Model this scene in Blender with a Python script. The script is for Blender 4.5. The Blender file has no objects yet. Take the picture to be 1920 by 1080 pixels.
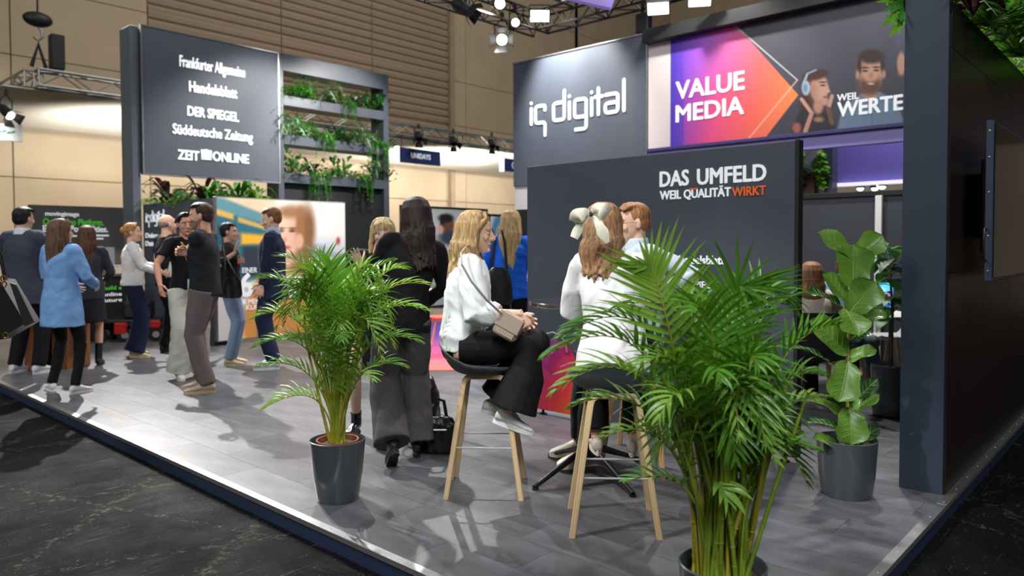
import bpy, math, random
import numpy as np
from mathutils import Vector, Matrix
R_ = math.radians
SC = bpy.context.scene
COL = SC.collection
rnd = random.Random(7)
# ------------------------------------------------------------------ camera, world, lights, exposure
# World axes: X runs along the stand's right edge, Y along its left edge, origin at the stand's front corner.
YAW, PITCH, ROLL, FPX, PPY, HCAM = 0.831168516, 0.0305396556, -0.00343727461, 1385.58, 502.05, 1.45
CAM = np.array([-2.112, -0.958, HCAM])
_cy, _sy = math.cos(YAW), math.sin(YAW)
_h = np.array([_sy, _cy, 0.0]); _r0 = np.array([_cy, -_sy, 0.0])
_cp, _sp, _cr, _sr = math.cos(PITCH), math.sin(PITCH), math.cos(ROLL), math.sin(ROLL)
FW = _h * _cp - np.array([0, 0, _sp]); _u = _h * _sp + np.array([0, 0, _cp])
RX = _cr * _r0 + _sr * _u; UX = -_sr * _r0 + _cr * _u
cd = bpy.data.cameras.new('camera'); cam = bpy.data.objects.new('camera', cd); COL.objects.link(cam)
cam.matrix_world = Matrix(((RX[0], UX[0], -FW[0], CAM[0]), (RX[1], UX[1], -FW[1], CAM[1]), (RX[2], UX[2], -FW[2], CAM[2]), (0, 0, 0, 1)))
cd.sensor_width = 36; cd.lens = FPX / 1920 * 36; cd.shift_y = -(540 - PPY) / 1920; cd.clip_end = 200
cd.dof.use_dof = True; cd.dof.focus_distance = 3.7; cd.dof.aperture_fstop = 2.2
SC.camera = cam
SC.view_settings.view_transform = 'Standard'; SC.view_settings.look = 'None'
SC.view_settings.exposure = 0.0; SC.view_settings.gamma = 1.0; SC.view_settings.use_curve_mapping = False
SC.cycles.use_denoising = True; SC.cycles.max_bounces = 6; SC.cycles.transparent_max_bounces = 8
SC.cycles.caustics_reflective = False; SC.cycles.caustics_refractive = False
W = bpy.data.worlds.new('hall_light'); SC.world = W; W.use_nodes = True
W.node_tree.nodes['Background'].inputs[0].default_value = (0.95, 0.97, 1.0, 1)
W.node_tree.nodes['Background'].inputs[1].default_value = 0.20

def ray(x, y): return FW + RX * ((x - 960) / FPX) - UX * ((y - PPY) / FPX)
def G(x, y, z=0.0):                      # point of the photograph at height z
    d = ray(x, y); return CAM + d * ((z - HCAM) / d[2])
def D(x, y, dist):                       # point of the photograph at a horizontal distance
    d = ray(x, y); return CAM + d * (dist / (d @ _h))
def PL(x, y, axis, val):                 # point of the photograph on the plane X = val (0) or Y = val (1)
    d = ray(x, y); return CAM + d * ((val - CAM[axis]) / d[axis])
def PX(p):
    q = np.asarray(p, float) - CAM; z = q @ FW
    return np.stack([960 + FPX * (q @ RX) / z, PPY - FPX * (q @ UX) / z], -1)
def wdir(deg):                           # heading seen from the camera (0 right, 90 away) as an angle about Z
    return deg - math.degrees(YAW)

def spot(name, loc, aim, power, angle, color=(1, .97, .93), size=.12, blend=.6):
    l = bpy.data.lights.new(name, 'SPOT'); l.energy = power; l.spot_size = R_(angle); l.spot_blend = blend
    l.color = color; l.shadow_soft_size = size
    o = bpy.data.objects.new(name, l); COL.objects.link(o); o.location = loc
    o.rotation_euler = (Vector(aim) - Vector(loc)).to_track_quat('-Z', 'Y').to_euler()
    return o
def area(name, loc, aim, power, sx, sy, color=(1, 1, 1)):
    l = bpy.data.lights.new(name, 'AREA'); l.energy = power; l.shape = 'RECTANGLE'; l.size = sx; l.size_y = sy; l.color = color
    o = bpy.data.objects.new(name, l); COL.objects.link(o); o.location = loc
    o.rotation_euler = (Vector(aim) - Vector(loc)).to_track_quat('-Z', 'Y').to_euler()
    return o
for nm, loc, aim, pw, ang, sz in (('key_spot', (1.6, 8.1, 6.0), (.9, 4.3, .0), 2100, 50, .05), ('key_spot', (3.6, 8.1, 6.0), (2.0, 2.4, .3), 700, 56, .05), ('side_spot', (2.8, 13.2, 6.6), (1.9, 6.8, .0), 5600, 40, .05), ('side_spot', (6.2, 8.1, 5.9), (2.9, 6.2, .4), 1800, 60, .06),
    ('tower_spot', (6.4, 9.0, 5.6), (5.0, 12, 3.0), 900, 60, .15), ('tower_spot', (7.6, 9.0, 5.6), (6.8, 12, 3.6), 900, 60, .15), ('poster_spot', (2.2, 7.6, 5.4), (3.1, 9.9, 2.1), 420, 50, .15), ('sign_spot', (7.5, 7.3, 5.9), (8.5, 7.2, 4.4), 1150, 75, .12), ('banner_spot', (7.3, 4.6, 5.9), (8.5, 4.6, 4.2), 420, 95, .12), ('banner_spot', (7.3, 2.4, 5.9), (8.5, 2.4, 4.2), 200, 95, .12),
    ('middle_spot', (5.4, 3.4, 5.9), (3.6, 3.8, 0), 700, 80, .08), ('meeting_spot', (5.6, 1.6, 5.6), (5.0, 1.6, 0), 800, 80, .12), ('back_spot', (7.2, 8.0, 5.6), (6.0, 9.2, .3), 900, 85, .12), ('corner_spot', (-1.8, -1.2, 5.9), (.2, .5, .8), 420, 42, .08), ('table_spot', (-2.2, 2.8, 5.9), (1.3, 1.7, 1.2), 1100, 26, .06)):
    spot(nm, loc, aim, pw, ang, size=sz)
for x, e in ((2, 900), (8, 1100), (14, 1700), (20, 1800), (26, 1800)): spot('wall_spot', (x, 20.5, 4.9), (x + .5, 26, 1.6), e, 115, (1, .95, .87), .2, .5)
area('hall_fill', (-6, -6, 10), (1.5, 3.5, 1), 900, 4, 4, (.92, .97, 1)); area('hall_fill', (-9, 7, 10), (3, 7, 1), 600, 4, 4, (.92, .97, 1)); area('hall_fill', (14, 4, 20), (15, 26, 9), 2600, 8, 4, (1, .96, .9))  # unseen fill areas, added to brighten dark boards, figures and the upper wall
spot('lilac_spot', (8.9, 1.9, 4.4), (10, 1.9, 2.6), 160, 120, (.75, .7, 1), .1); spot('cloth_spot', (6, 20, 2.4), (7, 21, 5), 1300, 140, (1, .97, .9), .2); spot('cloth_spot', (17, 20, 2.4), (18, 21, 5), 1900, 140, (1, .97, .9), .2)

# ------------------------------------------------------------------ materials
def srgb(c):
    c = np.asarray(c, float) / 255.0
    return np.where(c <= .04045, c / 12.92, ((c + .055) / 1.055) ** 2.4)
MATS = {}
def mat(name, rgb, rough=.6, metal=0., var=0., vscale=6., bump=0., bscale=60., spec=.5, coat=0., emit=None, estr=0., stretch=(1, 1, 1), alpha=None, rand=0., sheen=0., trans=0.):
    if name in MATS: return MATS[name]
    m = bpy.data.materials.new(name); m.use_nodes = True; nt = m.node_tree; N = nt.nodes; L = nt.links
    b = N['Principled BSDF']; base = tuple(srgb(rgb)) + (1,)
    b.inputs['Base Color'].default_value = base; b.inputs['Roughness'].default_value = rough
    b.inputs['Metallic'].default_value = metal; b.inputs['Specular IOR Level'].default_value = spec
    b.inputs['Coat Weight'].default_value = coat; b.inputs['Sheen Weight'].default_value = sheen
    if trans: b.inputs['Transmission Weight'].default_value = trans
    tc = N.new('ShaderNodeTexCoord'); mp = N.new('ShaderNodeMapping'); mp.inputs['Scale'].default_value = stretch
    L.new(tc.outputs['Object'], mp.inputs['Vector'])
    if var or rand:
        no = N.new('ShaderNodeTexNoise'); no.inputs['Scale'].default_value = vscale; no.inputs['Detail'].default_value = 5
        L.new(mp.outputs[0], no.inputs['Vector'])
        cr = N.new('ShaderNodeMapRange'); cr.inputs[1].default_value = .3; cr.inputs[2].default_value = .7
        cr.inputs[3].default_value = 1 - var; cr.inputs[4].default_value = 1 + var
        L.new(no.outputs['Fac'], cr.inputs[0])
        hs = N.new('ShaderNodeHueSaturation'); hs.inputs['Color'].default_value = base
        if rand:
            oi = N.new('ShaderNodeObjectInfo'); mr = N.new('ShaderNodeMapRange')
            mr.inputs[3].default_value = 1 - rand; mr.inputs[4].default_value = 1 + rand
            L.new(oi.outputs['Random'], mr.inputs[0])
            mu = N.new('ShaderNodeMath'); mu.operation = 'MULTIPLY'; L.new(mr.outputs[0], mu.inputs[0]); L.new(cr.outputs[0], mu.inputs[1])
            L.new(mu.outputs[0], hs.inputs['Value'])
        else: L.new(cr.outputs[0], hs.inputs['Value'])
        L.new(hs.outputs[0], b.inputs['Base Color'])
    if bump:
        nb = N.new('ShaderNodeTexNoise'); nb.inputs['Scale'].default_value = bscale; nb.inputs['Detail'].default_value = 3
        L.new(mp.outputs[0], nb.inputs['Vector'])
        bp = N.new('ShaderNodeBump'); bp.inputs['Strength'].default_value = bump; bp.inputs['Distance'].default_value = .01
        L.new(nb.outputs['Fac'], bp.inputs['Height']); L.new(bp.outputs[0], b.inputs['Normal'])
    if emit is not None:
        b.inputs['Emission Color'].default_value = tuple(srgb(emit)) + (1,); b.inputs['Emission Strength'].default_value = estr
    MATS[name] = m; return m
def print_mat(name, estr=0., rough=.45):
    m = bpy.data.materials.new(name); m.use_nodes = True; N = m.node_tree.nodes; L = m.node_tree.links
    b = N['Principled BSDF']; a = N.new('ShaderNodeAttribute'); a.attribute_name = 'ink'
    L.new(a.outputs['Color'], b.inputs['Base Color']); b.inputs['Roughness'].default_value = rough
    if estr: L.new(a.outputs['Color'], b.inputs['Emission Color']); b.inputs['Emission Strength'].default_value = estr
    return m
# ------------------------------------------------------------------ mesh building
class MB:
    def __init__(s): s.v = []; s.f = []; s.m = []
    def add(s, v, f, mi=0):
        o = len(s.v); s.v.extend([tuple(map(float, p)) for p in v]); s.f.extend([tuple(i + o for i in q) for q in f]); s.m.extend([mi] * len(f)); return s
    def box(s, lo, hi, b=0.0, mi=0):
        lo = np.minimum(lo, hi).astype(float); hi = np.maximum(lo, np.array(hi, float)) if False else np.maximum(np.array(lo, float), np.array(hi, float))
        b = min(b, .45 * float(min(hi - lo)))
        if b <= 0:
            v = [(x, y, z) for x in (lo[0], hi[0]) for y in (lo[1], hi[1]) for z in (lo[2], hi[2])]
            return s.add(v, [(0, 1, 3, 2), (4, 6, 7, 5), (0, 4, 5, 1), (2, 3, 7, 6), (0, 2, 6, 4), (1, 5, 7, 3)], mi)
        v = []; idx = {}
        for sx in (0, 1):
            for sy in (0, 1):
                for sz in (0, 1):
                    S = (sx, sy, sz); c = [hi[k] if S[k] else lo[k] for k in range(3)]
                    for ax in range(3):
                        p = list(c)
                        for k in range(3):
                            if k != ax: p[k] += -b if S[k] else b
                        idx[S + (ax,)] = len(v); v.append(p)
        f = []
        for ax in range(3):
            o = [k for k in range(3) if k != ax]
            for sd in (0, 1):
                q = []
                for a, c in ((0, 0), (1, 0), (1, 1), (0, 1)):
                    S = [0, 0, 0]; S[ax] = sd; S[o[0]] = a; S[o[1]] = c; q.append(idx[tuple(S) + (ax,)])
                f.append(tuple(q))
        for ax in range(3):
            o = [k for k in range(3) if k != ax]
            for a in (0, 1):
                for c in (0, 1):
                    S0 = [0, 0, 0]; S0[o[0]] = a; S0[o[1]] = c; S1 = list(S0); S1[ax] = 1
                    f.append((idx[tuple(S0) + (o[0],)], idx[tuple(S1) + (o[0],)], idx[tuple(S1) + (o[1],)], idx[tuple(S0) + (o[1],)]))
        for sx in (0, 1):
            for sy in (0, 1):
                for sz in (0, 1): f.append(tuple(idx[(sx, sy, sz, a)] for a in range(3)))
        return s.add(v, f, mi)
    def loft(s, rings, caps=True, mi=0):
        n = len(rings[0]); v = [p for r in rings for p in r]; f = []
        for i in range(len(rings) - 1):
            for j in range(n): f.append((i * n + j, i * n + (j + 1) % n, (i + 1) * n + (j + 1) % n, (i + 1) * n + j))
        if caps:
            f.append(tuple(range(n - 1, -1, -1))); k = (len(rings) - 1) * n; f.append(tuple(range(k, k + n)))
        return s.add(v, f, mi)
    def tube(s, pts, rad, n=10, side=None, caps=True, mi=0, rnd_end=False):
        s.loft(tube_rings(pts, rad, n, side, rnd_end), caps, mi); return s
    def ell(s, c, r, M=None, nu=14, nv=9, mi=0):
        c = np.array(c, float); r = np.array(r, float) * np.ones(3); v = [np.array([0, 0, -1.])]
        for i in range(1, nv):
            t = -math.pi / 2 + math.pi * i / nv
            for j in range(nu):
                a = 2 * math.pi * j / nu; v.append(np.array([math.cos(t) * math.cos(a), math.cos(t) * math.sin(a), math.sin(t)]))
        v.append(np.array([0, 0, 1.])); V = np.array(v) * r
        if M is not None: V = V @ np.array(M).T
        f = [(0, 1 + (j + 1) % nu, 1 + j) for j in range(nu)]
        for i in range(nv - 2):
            for j in range(nu): a = 1 + i * nu; f.append((a + j, a + (j + 1) % nu, a + nu + (j + 1) % nu, a + nu + j))
        k = 1 + (nv - 2) * nu; t = len(V) - 1
        f += [(k + j, k + (j + 1) % nu, t) for j in range(nu)]
        return s.add(V + c, f, mi)
    def lathe(s, prof, n=24, c=(0, 0, 0), mi=0, caps=True):
        return s.loft([[(c[0] + r * math.cos(2 * math.pi * j / n), c[1] + r * math.sin(2 * math.pi * j / n), c[2] + z) for j in range(n)] for r, z in prof], caps, mi)
    def cyl(s, a, b, r, n=12, mi=0): return s.tube([a, b], [r, r], n, mi=mi)
    def prism(s, poly, axis, lo, hi, mi=0):   # polygon in the other two axes, extruded along axis
        o = [k for k in range(3) if k != axis]; n = len(poly); v = []
        for h in (lo, hi):
            for a, c in poly:
                p = [0, 0, 0]; p[axis] = h; p[o[0]] = a; p[o[1]] = c; v.append(p)
        return s.add(v, [tuple(range(n - 1, -1, -1)), tuple(range(n, 2 * n))] + [(i, (i + 1) % n, n + (i + 1) % n, n + i) for i in range(n)], mi)
    def build(s, name, mats, parent=None, smooth=30, loc=None):
        me = bpy.data.meshes.new(name); me.from_pydata(s.v, [], s.f)
        for m in (mats if isinstance(mats, (list, tuple)) else [mats]): me.materials.append(m)
        if any(s.m): me.polygons.foreach_set('material_index', s.m)
        finish(me, smooth); return link(name, me, parent, loc)
def finish(me, smooth=30):
    me.validate(); me.update()
    if smooth:
        me.polygons.foreach_set('use_smooth', [True] * len(me.polygons)); me.set_sharp_from_angle(angle=R_(smooth))
def link(name, me, parent=None, loc=None):
    o = bpy.data.objects.new(name, me); COL.objects.link(o)
    if parent is not None: o.parent = parent
    if loc is not None: o.location = loc
    return o
def nrm(v):
    v = np.array(v, float); return v / (np.linalg.norm(v) + 1e-12)
def tube_rings(pts, rad, n=10, side=None, rnd_end=False):
    P = [np.array(p, float) for p in pts]; rad = [(r, r) if np.isscalar(r) else tuple(r) for r in rad]
    if rnd_end:
        d0 = nrm(P[1] - P[0]); d1 = nrm(P[-1] - P[-2]); r0 = max(rad[0]); r1 = max(rad[-1]); k = .75
        P = [P[0] - d0 * r0 * .75, P[0] - d0 * r0 * .45] + P + [P[-1] + d1 * r1 * .45, P[-1] + d1 * r1 * .75]
        rad = [tuple(.35 * x for x in rad[0]), tuple(.8 * x for x in rad[0])] + rad + [tuple(.8 * x for x in rad[-1]), tuple(.35 * x for x in rad[-1])]
    T = [nrm((P[min(i + 1, len(P) - 1)] - P[max(i - 1, 0)])) for i in range(len(P))]
    if side is None: side = np.array([1., 0, 0]) if abs(T[0][0]) < .9 else np.array([0, 1., 0])
    sd = np.array(side, float); out = []
    for p, t, r in zip(P, T, rad):
        sd = sd - (sd @ t) * t
        if np.linalg.norm(sd) < 1e-6: sd = np.cross(t, [0, 0, 1.]) if abs(t[2]) < .9 else np.cross(t, [1., 0, 0])
        sd = nrm(sd); bi = np.cross(t, sd)
        out.append([p + sd * (r[0] * math.cos(2 * math.pi * j / n)) + bi * (r[1] * math.sin(2 * math.pi * j / n)) for j in range(n)])
    return out
def empty(name, loc=(0, 0, 0), rz=0.):
    o = bpy.data.objects.new(name, None); COL.objects.link(o); o.location = tuple(map(float, loc)); o.rotation_euler = (0, 0, rz); o.empty_display_size = .1; return o
def tag(o, label=None, cat=None, group=None, kind=None):
    if label: o['label'] = label
    if cat: o['category'] = cat
    if group: o['group'] = group
    if kind: o['kind'] = kind
    return o
def thing(name, label, cat, loc=(0, 0, 0), rz=0., group=None): return tag(empty(name, loc, rz), label, cat, group)
def struct(o): o['kind'] = 'structure'; return o
TMP = bpy.data.scenes.new('workbench')
def bake(o):
    TMP.collection.objects.link(o); vl = TMP.view_layers[0]; vl.update()
    me = bpy.data.meshes.new_from_object(o.evaluated_get(vl.depsgraph)); od = o.data
    bpy.data.objects.remove(o)
    return me
def remesh(mb, voxel, smooth=3, fac=.5):
    me = bpy.data.meshes.new('t'); me.from_pydata(mb.v, [], mb.f); o = bpy.data.objects.new('t', me)
    r = o.modifiers.new('r', 'REMESH'); r.mode = 'VOXEL'; r.voxel_size = voxel; r.use_smooth_shade = True
    if smooth: k = o.modifiers.new('s', 'SMOOTH'); k.iterations = smooth; k.factor = fac
    out = bake(o); bpy.data.meshes.remove(me); return out
def co_of(me):
    a = np.empty(len(me.vertices) * 3, np.float32); me.vertices.foreach_get('co', a); return a.reshape(-1, 3)
def wrinkle(me, amp, freq, seed=0, stretch=(1, 1, .5)):
    g = np.random.RandomState(seed); p = co_of(me); n = np.empty(len(p) * 3, np.float32); me.vertices.foreach_get('normal', n); n = n.reshape(-1, 3)
    h = np.zeros(len(p))
    for k in range(7):
        d = g.normal(size=3); d /= np.linalg.norm(d); d = d * np.array(stretch); q = freq * (0.6 + 1.1 * g.rand())
        h += np.sin(q * (p @ d) + 6.28 * g.rand() + 1.3 * np.sin(q * .6 * (p @ g.normal(size=3))))
    h = h / 2.6; h = np.sign(h) * np.abs(h) ** .8
    p = p + n * (amp * h)[:, None]; me.vertices.foreach_set('co', p.astype(np.float32).ravel()); me.update()
def text(name, body, m, parent, loc, face, h=None, w=None, off=0., ext=.004, align='LEFT', space=1., font=None):
    """lettering: face 'x' looks toward -X, 'y' toward -Y, '+x' toward +X; h = cap height, w = full width"""
    c = bpy.data.curves.new('t', 'FONT'); c.body = body; c.size = 1; c.extrude = 0; c.resolution_u = 3; c.space_character = space
    if font: c.font = font
    me = bake(bpy.data.objects.new('t', c)); bpy.data.curves.remove(c)
    p = co_of(me).astype(float); lo = p.min(0); hi = p.max(0)
    sy = h / .73 if h else 1.; sx = (w / (hi[0] - lo[0])) if w else sy
    x = (p[:, 0] - lo[0]) * sx; y = p[:, 1] * sy
    if align == 'CENTER': x -= (hi[0] - lo[0]) * sx / 2
    if align == 'RIGHT': x -= (hi[0] - lo[0]) * sx
    n = len(p); v2 = np.concatenate([np.stack([x, y, 0 * x], 1), np.stack([x, y, 0 * x + ext], 1)])
    F = [tuple(q.vertices) for q in me.polygons]; ed = {}
    for q in F:
        for i in range(len(q)):
            e = (q[i], q[(i + 1) % len(q)]); ed[e] = 1
    sides = [(a, b, b + n, a + n) for (a, b) in ed if (b, a) not in ed]
    fs = [tuple(i + n for i in q) for q in F] + sides
    M = {'y': ((1, 0, 0), (0, 0, -1), (0, 1, 0)), 'x': ((0, 0, -1), (-1, 0, 0), (0, 1, 0)), '+x': ((0, 0, 1), (1, 0, 0), (0, 1, 0))}[face]
    vs, ff = [], []; wt = off * .8 * (sy if h else 1)
    for q, (dx, dy) in enumerate(((0, 0), (1, 0), (-1, 0), (0, .8), (0, -.8), (.7, .6), (-.7, .6), (.7, -.6), (-.7, -.6))):   # heavier strokes: the letter laid over itself, a hair apart
        if q and not off: break
        w_ = v2 + np.array([dx * wt, dy * wt, 0]); w_[n:, 2] += .00012 * q; ff += [tuple(i + 2 * n * q for i in g) for g in fs]; vs.append(w_)
    v = np.concatenate(vs) @ np.array(M, float).T + np.array(loc, float); fs = ff
    bpy.data.meshes.remove(me)
    m2 = bpy.data.meshes.new(name); m2.from_pydata(v.tolist(), [], fs); m2.materials.append(m); m2.validate(); m2.update()
    return link(name, m2, parent)
def printed(name, parent, axis, val, a0, a1, z0, z1, nx, nz, paint, m, flip=False):
    """a flat print: a fine grid on the plane axis = val whose ink colour is held per vertex"""
    A, Z = np.meshgrid(np.linspace(a0, a1, nx), np.linspace(z0, z1, nz)); p = np.zeros((nz, nx, 3)); p[..., axis] = val; p[..., 1 - axis] = A; p[..., 2] = Z
    q = PX(p.reshape(-1, 3)); img = paint(q[:, 0], q[:, 1])
    me = bpy.data.meshes.new(name); i = np.arange(nx * nz).reshape(nz, nx)
    f = np.stack([i[:-1, :-1], i[:-1, 1:], i[1:, 1:], i[1:, :-1]], -1).reshape(-1, 4)
    me.from_pydata(p.reshape(-1, 3).tolist(), [], f.tolist()); at = me.color_attributes.new('ink', 'FLOAT_COLOR', 'POINT')
    c = np.concatenate([srgb(np.clip(img, 0, 255)), np.ones((len(img), 1))], 1); at.data.foreach_set('color', c.ravel().astype(np.float32))
    me.materials.append(m); me.update(); return link(name, me, parent)
class Ink:
    def __init__(s, x, y, base): s.x = x; s.y = y; s.c = np.ones((len(x), 3)) * np.array(base, float)
    def mix(s, m, rgb): s.c = s.c * (1 - m[:, None]) + np.array(rgb, float) * m[:, None]
    def ell(s, cx, cy, rx, ry, rgb, soft=.15, rot=0., a=1.):
        c, q = math.cos(R_(rot)), math.sin(R_(rot)); dx = s.x - cx; dy = s.y - cy
        r = np.sqrt(((c * dx + q * dy) / rx) ** 2 + ((-q * dx + c * dy) / ry) ** 2)
        s.mix(a * np.clip((1 + soft - r) / (2 * soft), 0, 1), rgb)
    def poly(s, pts, rgb, soft=1.2, a=1.):
        P = np.array(pts, float); ins = np.zeros(len(s.x), bool); dist = np.full(len(s.x), 1e9)
        for i in range(len(P)):
            (x0, y0), (x1, y1) = P[i], P[(i + 1) % len(P)]
            with np.errstate(divide='ignore', invalid='ignore'): ins ^= ((y0 > s.y) != (y1 > s.y)) & (s.x < (x1 - x0) * (s.y - y0) / (y1 - y0 + 1e-12) + x0)
            t = np.clip(((s.x - x0) * (x1 - x0) + (s.y - y0) * (y1 - y0)) / ((x1 - x0) ** 2 + (y1 - y0) ** 2 + 1e-9), 0, 1)
            dist = np.minimum(dist, np.hypot(s.x - x0 - t * (x1 - x0), s.y - y0 - t * (y1 - y0)))
        s.mix(a * np.clip(.5 + np.where(ins, dist, -dist) / (2 * soft), 0, 1), rgb)
    def line(s, x0, y0, x1, y1, w, rgb, soft=.6, a=1.):
        t = np.clip(((s.x - x0) * (x1 - x0) + (s.y - y0) * (y1 - y0)) / ((x1 - x0) ** 2 + (y1 - y0) ** 2 + 1e-9), 0, 1)
        d = np.hypot(s.x - x0 - t * (x1 - x0), s.y - y0 - t * (y1 - y0)); s.mix(a * np.clip((w / 2 - d) / (2 * soft) + .5, 0, 1), rgb)
# ------------------------------------------------------------------ shared materials
M_dark = mat('anthracite_board', (74, 80, 90), .42, var=.04, vscale=3)
M_dark2 = mat('tower_board', (82, 89, 101), .55, var=.03, vscale=3)
M_black = mat('matt_black', (24, 25, 27), .55)
M_blackm = mat('black_metal', (20, 20, 22), .4, spec=.5)
M_alu = mat('brushed_aluminium', (200, 202, 205), .35, metal=.9, var=.12, vscale=9, stretch=(1, 1, 1))
M_truss = mat('grey_truss_tube', (150, 150, 148), .4, metal=.7)
M_white = mat('white_board', (232, 230, 228), .6)
M_letter = mat('glowing_white_lettering', (244, 247, 250), .5, emit=(244, 247, 250), estr=.28)  # glow added to whiten letters that have no lamp of their own
M_letter_b = mat('emissive_white_lettering', (250, 252, 255), .5, emit=(250, 252, 255), estr=.6)  # stronger emission than the other white letters
M_orange = mat('orange_lettering', (238, 112, 52), .5, emit=(238, 112, 52), estr=.1)
M_green_l = mat('green_lettering', (90, 214, 60), .5, emit=(90, 214, 60), estr=.15)
# ------------------------------------------------------------------ hall ground
def ground_mat():
    m = bpy.data.materials.new('scuffed_black_asphalt'); m.use_nodes = True; N = m.node_tree.nodes; L = m.node_tree.links; b = N['Principled BSDF']
    tc = N.new('ShaderNodeTexCoord')
    def noise(scale, detail, st=(1, 1, 1), rot=0.):
        mp = N.new('ShaderNodeMapping'); mp.inputs['Scale'].default_value = st; mp.inputs['Rotation'].default_value = (0, 0, R_(rot)); L.new(tc.outputs['Object'], mp.inputs[0])
        n = N.new('ShaderNodeTexNoise'); n.inputs['Scale'].default_value = scale; n.inputs['Detail'].default_value = detail; n.inputs['Roughness'].default_value = .65; L.new(mp.outputs[0], n.inputs[0]); return n.outputs['Fac']
    def rng(x, a, c, lo=0., hi=1.):
        r = N.new('ShaderNodeMapRange'); r.inputs[1].default_value = a; r.inputs[2].default_value = c; r.inputs[3].default_value = lo; r.inputs[4].default_value = hi; L.new(x, r.inputs[0]); return r.outputs[0]
    def mul(x, y):
        k = N.new('ShaderNodeMath'); k.operation = 'MULTIPLY'; L.new(x, k.inputs[0]); L.new(y, k.inputs[1]); return k.outputs[0]
    def mx(x, y):
        k = N.new('ShaderNodeMath'); k.operation = 'MAXIMUM'; L.new(x, k.inputs[0]); L.new(y, k.inputs[1]); return k.outputs[0]
    dust = mul(rng(noise(1.1, 6), .5, .85), rng(noise(16, 5), .42, .8))
    fine = mul(rng(noise(42, 6), .60, .70), rng(noise(2.2, 3), .38, .58))
    s = None
    for rot, sc, a in ((8, .9, .69), (-14, 1.3, .70), (52, 1.1, .71), (97, .8, .69), (30, 1.7, .72)):
        k = mul(rng(noise(sc * 3, 2, (.3, 30, 1), rot), a + .005, a + .03), rng(noise(9, 5, (1, 1, 1), rot), .38, .6)); s = k if s is None else mx(s, k)
    tyre = None
    for rot, off, wd in ((-42, .8, .05), (-40, -.9, .06), (24, 1.6, .015), (20, .3, .012), (70, .5, .012), (-75, 1.2, .014)):
        mp = N.new('ShaderNodeMapping'); mp.inputs['Rotation'].default_value = (0, 0, R_(rot)); mp.inputs['Location'].default_value = (0, off, 0); L.new(tc.outputs['Object'], mp.inputs[0])
        wv = N.new('ShaderNodeTexWave'); wv.bands_direction = 'Y'; wv.inputs['Scale'].default_value = .12; wv.inputs['Distortion'].default_value = .18; wv.inputs['Detail'].default_value = 2; wv.inputs['Detail Scale'].default_value = .6
        L.new(mp.outputs[0], wv.inputs[0]); t = mul(rng(wv.outputs['Fac'], 1 - wd * .16, 1 - wd * .01), rng(noise(26, 6), .40, .68)); tyre = t if tyre is None else mx(tyre, t)
    dust = rng(dust, 0, 1, 0, .62); tyre = rng(tyre, 0, 1, 0, .72); specks = rng(noise(95, 3), .665, .70); s = mx(s, specks); f = mx(mx(dust, fine), mx(s, tyre)); fr = rng(f, .26, 1., 0, .62)
    mi = N.new('ShaderNodeMix'); mi.data_type = 'RGBA'; L.new(fr, mi.inputs[0])
    mi.inputs[6].default_value = tuple(srgb((21, 21, 22))) + (1,); mi.inputs[7].default_value = tuple(srgb((118, 114, 102))) + (1,)
    b.inputs['Specular IOR Level'].default_value = .04; L.new(mi.outputs[2], b.inputs['Base Color']); L.new(rng(noise(3, 4), .3, .7, .62, .85), b.inputs['Roughness'])
    bp = N.new('ShaderNodeBump'); bp.inputs['Strength'].default_value = .25; bp.inputs['Distance'].default_value = .01; L.new(noise(70, 4), bp.inputs['Height']); L.new(bp.outputs[0], b.inputs['Normal'])
    return m
mb = MB(); mb.box((-16, -18, -.25), (46, 30, -.1)); struct(mb.build('ground', ground_mat(), smooth=0))
# ------------------------------------------------------------------ stand floor of vinyl planks on a raised deck
def plank_mat():
    m = mat('grey_vinyl_plank', (92, 93, 98), .38, var=.32, vscale=3.6, rand=.2, stretch=(2.0, .7, 1), bump=.05, bscale=14, spec=.5)
    return m
M_plank = plank_mat(); M_deck = mat('deck_board', (58, 58, 60), .7)
deck = struct(MB().box((.012, .012, -.1), (9.5, 15, -.006)).build('floor', M_deck, smooth=0)); deck['label'] = 'raised stand floor laid with slate grey vinyl planks'
PW, PLN = .27, .91
pm = MB().box((.001, .001, -.006), (PW - .001, PLN - .001, 0)); base_plank = None
cells = []
for i in range(34):
    x = .045 + i * PW
    off = (.78, .33, .55, .10, .63)[i % 5] - PLN
    for j in range(18):
        y = off + j * PLN; y0, y1 = max(y, .045), min(y + PLN, 14.95)
        if y1 - y0 < .05: continue
        c = np.array([x + PW / 2, (y0 + y1) / 2, 0.]); cells.append((np.linalg.norm(c - CAM), x, y0, y1))
def seen(x, y0, y1):
    q = PX([(a, b, 0.) for a in (x, x + PW) for b in (y0, y1)])
    return q[:, 0].max() > 0 and q[:, 0].min() < 1920 and q[:, 1].min() < 1085
vis = sorted([c for c in cells if seen(*c[1:])]); far = [c for c in cells if not seen(*c[1:])] + vis[290:]
for d, x, y0, y1 in vis[:290]:
    full = abs(y1 - y0 - PLN) < 1e-6
    if full and base_plank is not None: o = link('plank', base_plank.data, deck, (x, y0, 0))
    elif full: base_plank = o = pm.build('plank', M_plank, deck, smooth=0, loc=(x, y0, 0))
    else: o = MB().box((.0012, .0012, -.006), (PW - .001, y1 - y0 - .001, 0)).build('plank', M_plank, deck, smooth=0, loc=(x, y0, 0))
fm = MB()
for d, x, y0, y1 in far: fm.box((x + .0012, y0 + .0012, -.006), (x + PW - .0012, y1 - .0012, 0))
o = fm.build('distant_planks', M_plank, deck, smooth=0); o['kind'] = 'stuff'
M_skirt = mat('navy_skirting_board', (44, 58, 84), .45); M_lip = mat('dull_profile_lip', (120, 112, 108), .5, metal=.3)
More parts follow.
